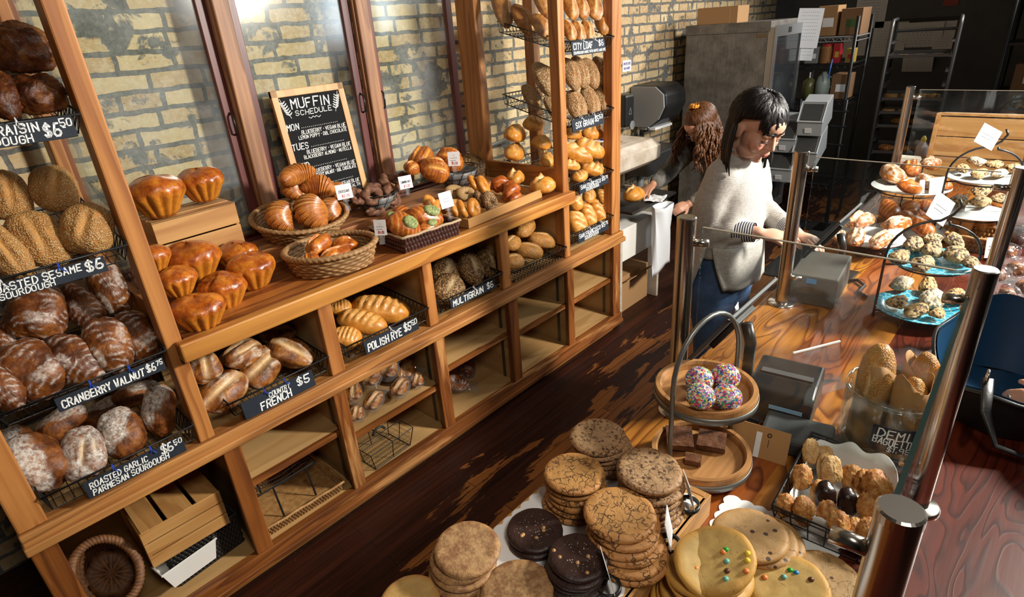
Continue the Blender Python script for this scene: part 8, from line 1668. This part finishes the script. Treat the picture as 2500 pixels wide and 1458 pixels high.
s = MB(); loft(s, [(3.67, 1.655, 1.02, 0.05, 0.05), (3.73, 1.65, 0.90, 0.06, 0.06), (3.79, 1.645, 0.80, 0.055, 0.06)]); fuse(s, 'orange_shirt', plain('rust_shirt', (0.38, 0.10, 0.02), 0.8), 0.010, 3, W2)
s = MB(); loft(s, [(3.905, 1.63, 0.60, 0.115, 0.165), (3.905, 1.63, 0.76, 0.112, 0.16)])
for y in (1.55, 1.71): limb(s, [(3.90, y, 0.70), (3.89, y, 0.42), (3.93, y, 0.08)], [0.095, 0.066, 0.052])
fuse(s, 'trousers', plain('black_trousers', (0.015, 0.015, 0.017), 0.85), 0.012, 4, W2)
s = MB()
for y in (1.55, 1.71): limb(s, [(3.955, y, 0.045), (3.87, y, 0.040), (3.805, y, 0.030)], [0.044, 0.040, 0.030])
fuse(s, 'shoes', M_black, 0.008, 3, W2, None, lambda co, n: Vector((co.x, co.y, max(co.z, 0.001))))
HC = hair_mat('brown_hair', (0.040, 0.014, 0.006), (0.16, 0.062, 0.022), 0.4)
hair(H2, W2, HC, 0.24, 0.018, 7, False, nlock=210, earout=False, thick=0.0105, swell=3.0, front=1.25); face_parts(H2, W2, HC)
m = MB(); cs = H2 @ Vector((0.0, 0.035, 0.125)); m.tube([cs + Vector((0.024 * math.cos(2 * PI * k / 40), 0.024 * math.sin(2 * PI * k / 40), 0.006 * math.sin(10 * PI * k / 20))) for k in range(40)], [0.010 + 0.003 * math.sin(k * 1.9) for k in range(40)], 8, True); m.build('orange_scrunchie', plain('orange_cloth', (0.62, 0.25, 0.02), 0.8), W2, smooth=True)
m = MB()
for s_ in (-1, 1): m.tube([H2 @ Vector((s_ * 0.032 + 0.023 * math.cos(2 * PI * k / 24), -0.098 + 0.004 * abs(math.cos(2 * PI * k / 24)), -0.004 + 0.019 * math.sin(2 * PI * k / 24))) for k in range(24)], 0.0013, 6, True); m.tube([H2 @ Vector((s_ * 0.055, -0.094, 0.0)), H2 @ Vector((s_ * 0.077, -0.02, 0.0))], 0.0013, 6)
m.tube([H2 @ Vector((-0.009, -0.099, 0.0)), H2 @ Vector((0.009, -0.099, 0.0))], 0.0013, 6); m.build('eyeglasses', plain('clear_frames', (0.5, 0.45, 0.42), 0.2), W2, smooth=True)
# ---- customer, only one hand reaches into the picture
SK3 = skin_mat('brown_skin', (0.50, 0.26, 0.16), (0.46, 0.17, 0.11), (0.38, 0.1, 0.08))  # the customer's own brown skin tone
H3 = Matrix.Translation((1.62, -0.66, 1.60)) @ Euler((math.radians(15), 0, PI)).to_matrix().to_4x4()
b = MB(); head_prims(b, H3); limb(b, [H3 @ Vector((0, 0.03, -0.05)), (1.62, -0.71, 1.50), (1.62, -0.74, 1.38)], [0.056, 0.055, 0.08])
loft(b, [(1.62, -0.78, 0.90, 0.15, 0.10), (1.62, -0.77, 1.10, 0.14, 0.10), (1.62, -0.75, 1.28, 0.17, 0.10), (1.62, -0.74, 1.40, 0.15, 0.08), (1.62, -0.735, 1.44, 0.08, 0.06)])
wR = Vector((1.535, -0.135, 1.018)); limb(b, [(1.81, -0.75, 1.38), (1.83, -0.60, 1.12), (1.62, -0.42, 1.03)], [0.045, 0.037, 0.026]); limb(b, [(1.43, -0.75, 1.38), (1.37, -0.50, 1.10), wR + Vector((0, -0.02, 0))], [0.045, 0.037, 0.026])
for x in (1.54, 1.70): limb(b, [(x, -0.78, 0.90), (x, -0.77, 0.47), (x, -0.80, 0.07)], [0.085, 0.058, 0.04]); limb(b, [(x, -0.81, 0.04), (x, -0.68, 0.025)], [0.035, 0.026])
hand_prims(b, wR, (0.10, 0.95, -0.30), (0.6, -0.1, -0.8), -1, 0.6, 0.6, 0.95); hand_prims(b, (1.62, -0.42, 1.03), (-0.6, 0.8, 0.0), (0, 0, -1), -1, 0.6, 0.7, 0.95)
W3 = fuse(b, 'person', SK3, 0.0055, 3, None, head_mask(H3)); tag(W3, 'customer in black at the right edge, one hand reaching to the shoulder bag', 'person')
M_coat = plain('black_coat', (0.006, 0.006, 0.007), 0.85)
s = MB(); loft(s, [(1.62, -0.78, 0.62, 0.21, 0.15), (1.62, -0.78, 0.90, 0.20, 0.145), (1.62, -0.76, 1.15, 0.185, 0.14), (1.62, -0.745, 1.32, 0.20, 0.125), (1.62, -0.735, 1.42, 0.15, 0.095), (1.62, -0.73, 1.455, 0.085, 0.075)])
limb(s, [(1.79, -0.75, 1.36), (1.83, -0.60, 1.12), (1.64, -0.44, 1.032)], [0.085, 0.062, 0.048]); limb(s, [(1.45, -0.75, 1.36), (1.37, -0.50, 1.10), wR + Vector((-0.005, -0.045, 0.0))], [0.085, 0.062, 0.046]); fuse(s, 'coat', M_coat, 0.012, 4, W3)
s = MB(); loft(s, [(1.62, -0.78, 0.80, 0.16, 0.11), (1.62, -0.78, 0.88, 0.16, 0.11)])
for x in (1.54, 1.70): limb(s, [(x, -0.78, 0.84), (x, -0.77, 0.47), (x, -0.80, 0.09)], [0.095, 0.07, 0.052])
fuse(s, 'trousers', plain('dark_trousers', (0.02, 0.02, 0.025), 0.85), 0.014, 3, W3)
s = MB()
for x in (1.54, 1.70): limb(s, [(x, -0.82, 0.045), (x, -0.74, 0.04), (x, -0.675, 0.03)], [0.045, 0.041, 0.031])
fuse(s, 'shoes', M_black, 0.009, 3, W3, None, lambda co, n: Vector((co.x, co.y, max(co.z, 0.001))))
hair(H3, W3, HC, 0.05, 0.0, 9, True, nlock=90); face_parts(H3, W3, HC)
MB().tube([Vector((1.548, -0.045, 0.992)) + Vector((0.0105 * math.cos(2 * PI * k / 14), 0.002 * math.sin(k), 0.0105 * math.sin(2 * PI * k / 14))) for k in range(14)], 0.0016, 6, True).build('ring', M_steel, W3, smooth=True)
# ------------------------------------------------------------------ settle the baked goods against each other (index: dx, dy, dz in mm, size in percent)
SETTLE = {
 'raisin_loaf': '0:-10,11,6,95 1:-15,-5,1,95 2:-10,7,8,95 3:-14,-6,4,95',
 'sesame_loaf': '0:-5,2,0,97 1:5,-2,0,97 2:0,16,0,95 3:-5,-12,4,95 4:-10,-11,5,95',
 'walnut_loaf': '0:-2,-2,16,95 1:15,1,-5,95 2:8,10,-1,96 3:1,14,7,95 4:-3,6,9,95 5:-1,-10,13,95 6:-2,14,6,95 7:-3,-10,12,95 8:-14,4,-7,95',
 'garlic_loaf': '0:-1,11,11,95 1:5,-15,1,95 2:5,11,10,95 3:0,9,13,95 5:-4,-2,4,97 6:2,3,3,98 7:-2,2,-1,98',
 'country_loaf': '0:3,2,7,95 1:6,14,4,95 2:5,2,15,95 3:0,4,15,95 5:-14,-5,5,95',
 'rye_loaf': '0:-7,8,12,95 1:9,-7,8,95 2:-3,-15,4,95 3:3,16,-1,95',
 'multigrain_loaf': '0:2,16,0,95 1:-8,-8,12,95 2:6,-6,10,95 3:-7,2,14,95 4:14,8,-3,95',
 'long_roll': '0:0,1,0,99 1:-8,-2,4,97 2:-6,-4,-2,95 3:-14,1,7,95',
 'city_loaf': '0:9,9,10,95 2:12,9,6,95 3:1,1,0,100 4:0,0,1,100 5:-3,3,7,95 6:-14,0,8,95 7:13,10,1,95 8:-2,-1,0,99 9:1,0,-1,99 10:-2,-4,-7,95',
 'six_grain_loaf': '0:4,6,7,95 1:-8,-1,14,95 2:-4,-4,-3,95 3:-14,-7,1,95 4:1,2,4,95 5:14,7,-2,95 6:12,10,5,95 7:-1,-1,-3,98 8:0,0,-2,98 9:12,11,0,95',
 'sourdough_loaf': '0:-12,-7,8,95 1:-13,-9,-1,95 4:13,9,-2,95 5:-14,-1,9,95 6:11,-6,-7,95 7:11,12,-1,95 8:13,7,2,96 9:-11,1,8,95 10:-14,-8,-2,95 11:-1,0,0,100 12:13,9,-1,95 14:5,5,6,95 15:6,4,3,97 16:-11,1,12,95 17:4,7,11,95 18:-5,9,12,95',
 'brioche': '0:-1,-1,0,99 1:1,1,0,99 2:6,15,-2,95 3:-12,1,11,95 4:-8,-13,5,95 5:-3,-13,8,95 6:4,-8,13,95 7:4,15,-2,95 8:-3,-15,6,95',
 'croissant': '0:-15,4,1,95 1:-5,-15,-3,95 2:-13,6,6,95 3:14,7,-2,95 4:-1,16,1,95 5:-11,-7,10,95 6:9,12,5,95 7:-2,15,0,95 8:-1,4,0,95 9:3,-16,0,95',
 'glazed_roll': '0:2,3,0,99 1:4,5,-1,98 2:0,-3,0,98 3:-6,-5,1,98',
 'cinnamon_twist': '0:14,7,4,95 1:-9,-7,11,95 2:-7,-3,1,97 3:11,11,3,95 5:-13,4,8,95 6:-11,-12,1,95',
 'layered_bun': '0:1,-16,-3,95 1:7,14,1,95 3:-9,10,8,95',
 'seeded_loaf': '0:7,10,11,95',
 'spinach_croissant': '0:-6,2,15,95 1:16,2,3,95 2:0,-15,-5,95 3:3,13,-1,95 4:0,16,-2,95',
 'bagel': '0:12,6,-3,96 1:-10,-4,3,96 2:-1,1,7,97 3:0,-1,1,99 4:0,2,0,99 5:-1,-6,0,98 6:1,6,0,98 7:1,-2,0,99 8:-1,2,0,99 9:-12,-5,10,95 10:13,9,-3,95',
 'braided_roll': '0:10,11,6,95',
 'crusty_roll': '0:15,6,1,95',
 'bagged_loaf': '0:11,11,-2,95 1:6,15,-1,95 2:-3,15,5,95 3:-2,15,5,95 4:8,-12,-7,95 5:-5,-15,1,95 6:-11,-11,2,95 7:-10,-10,8,95 8:10,11,5,95 9:0,-6,13,95 11:9,8,-11,95',
 'donut_ball': '0:-1,0,1,100 1:-1,0,1,100 2:2,0,16,95 3:2,3,2,98',
 'brownie': '0:-10,-9,8,95 3:10,2,-3,97',
 'baguette_in_bag': '0:0,1,0,99 1:1,1,1,98 2:-8,-1,3,98',
 'macaroon': '0:-4,-4,15,95 1:8,-11,-9,95 2:2,0,-3,96 3:-11,7,9,95 4:10,-4,-8,95 5:1,-4,-1,96 6:-9,7,11,95 7:2,1,16,95 8:8,-9,-11,95 9:-9,4,6,95 10:4,-2,-3,95 11:2,-6,-1,96 12:1,9,13,95 13:-1,4,15,95 14:14,-3,0,97 15:-8,4,14,95 16:15,-2,-5,95 17:0,-6,15,95',
 'scone': '1:16,1,-3,95 2:6,6,-2,97 3:2,6,0,95 4:5,-6,-1,95 5:5,-5,-1,97 6:-2,5,0,96 7:-15,-5,3,96 8:5,1,3,98 9:16,4,0,95 11:6,-2,-1,95 12:3,-1,-1,95 13:15,4,2,95 15:0,1,0,100 16:0,-1,0,100 21:-1,2,1,99 23:-3,-1,1,99',
 'danish': '0:4,7,7,95 2:16,1,-1,95 3:-9,10,8,95 4:6,14,5,95 5:16,-4,0,95',
 'almond_pastry': '1:-2,0,1,99 2:9,0,4,97 3:-15,3,4,95 4:1,3,0,98',
 'drizzled_croissant': '0:-14,6,2,95 1:-7,0,1,95 2:2,-1,-1,99 3:-7,-13,5,95',
 'muffin': '3:-11,-2,12,95 4:-5,2,5,95',
 'bagged_pastry': '0:-9,-3,1,98 1:11,-2,-2,97 2:-11,2,2,97 3:-16,2,3,95 4:16,-2,-3,95',
}
for nm, tx in SETTLE.items():
    for it in tx.split():
        i, v = it.split(':'); v = [int(q) for q in v.split(',')]; o = bpy.data.objects.get(nm if i == '0' else '%s.%03d' % (nm, int(i)))
        if o: o.location += Vector(v[:3]) / 1000; o.scale = o.scale * (v[3] / 100)
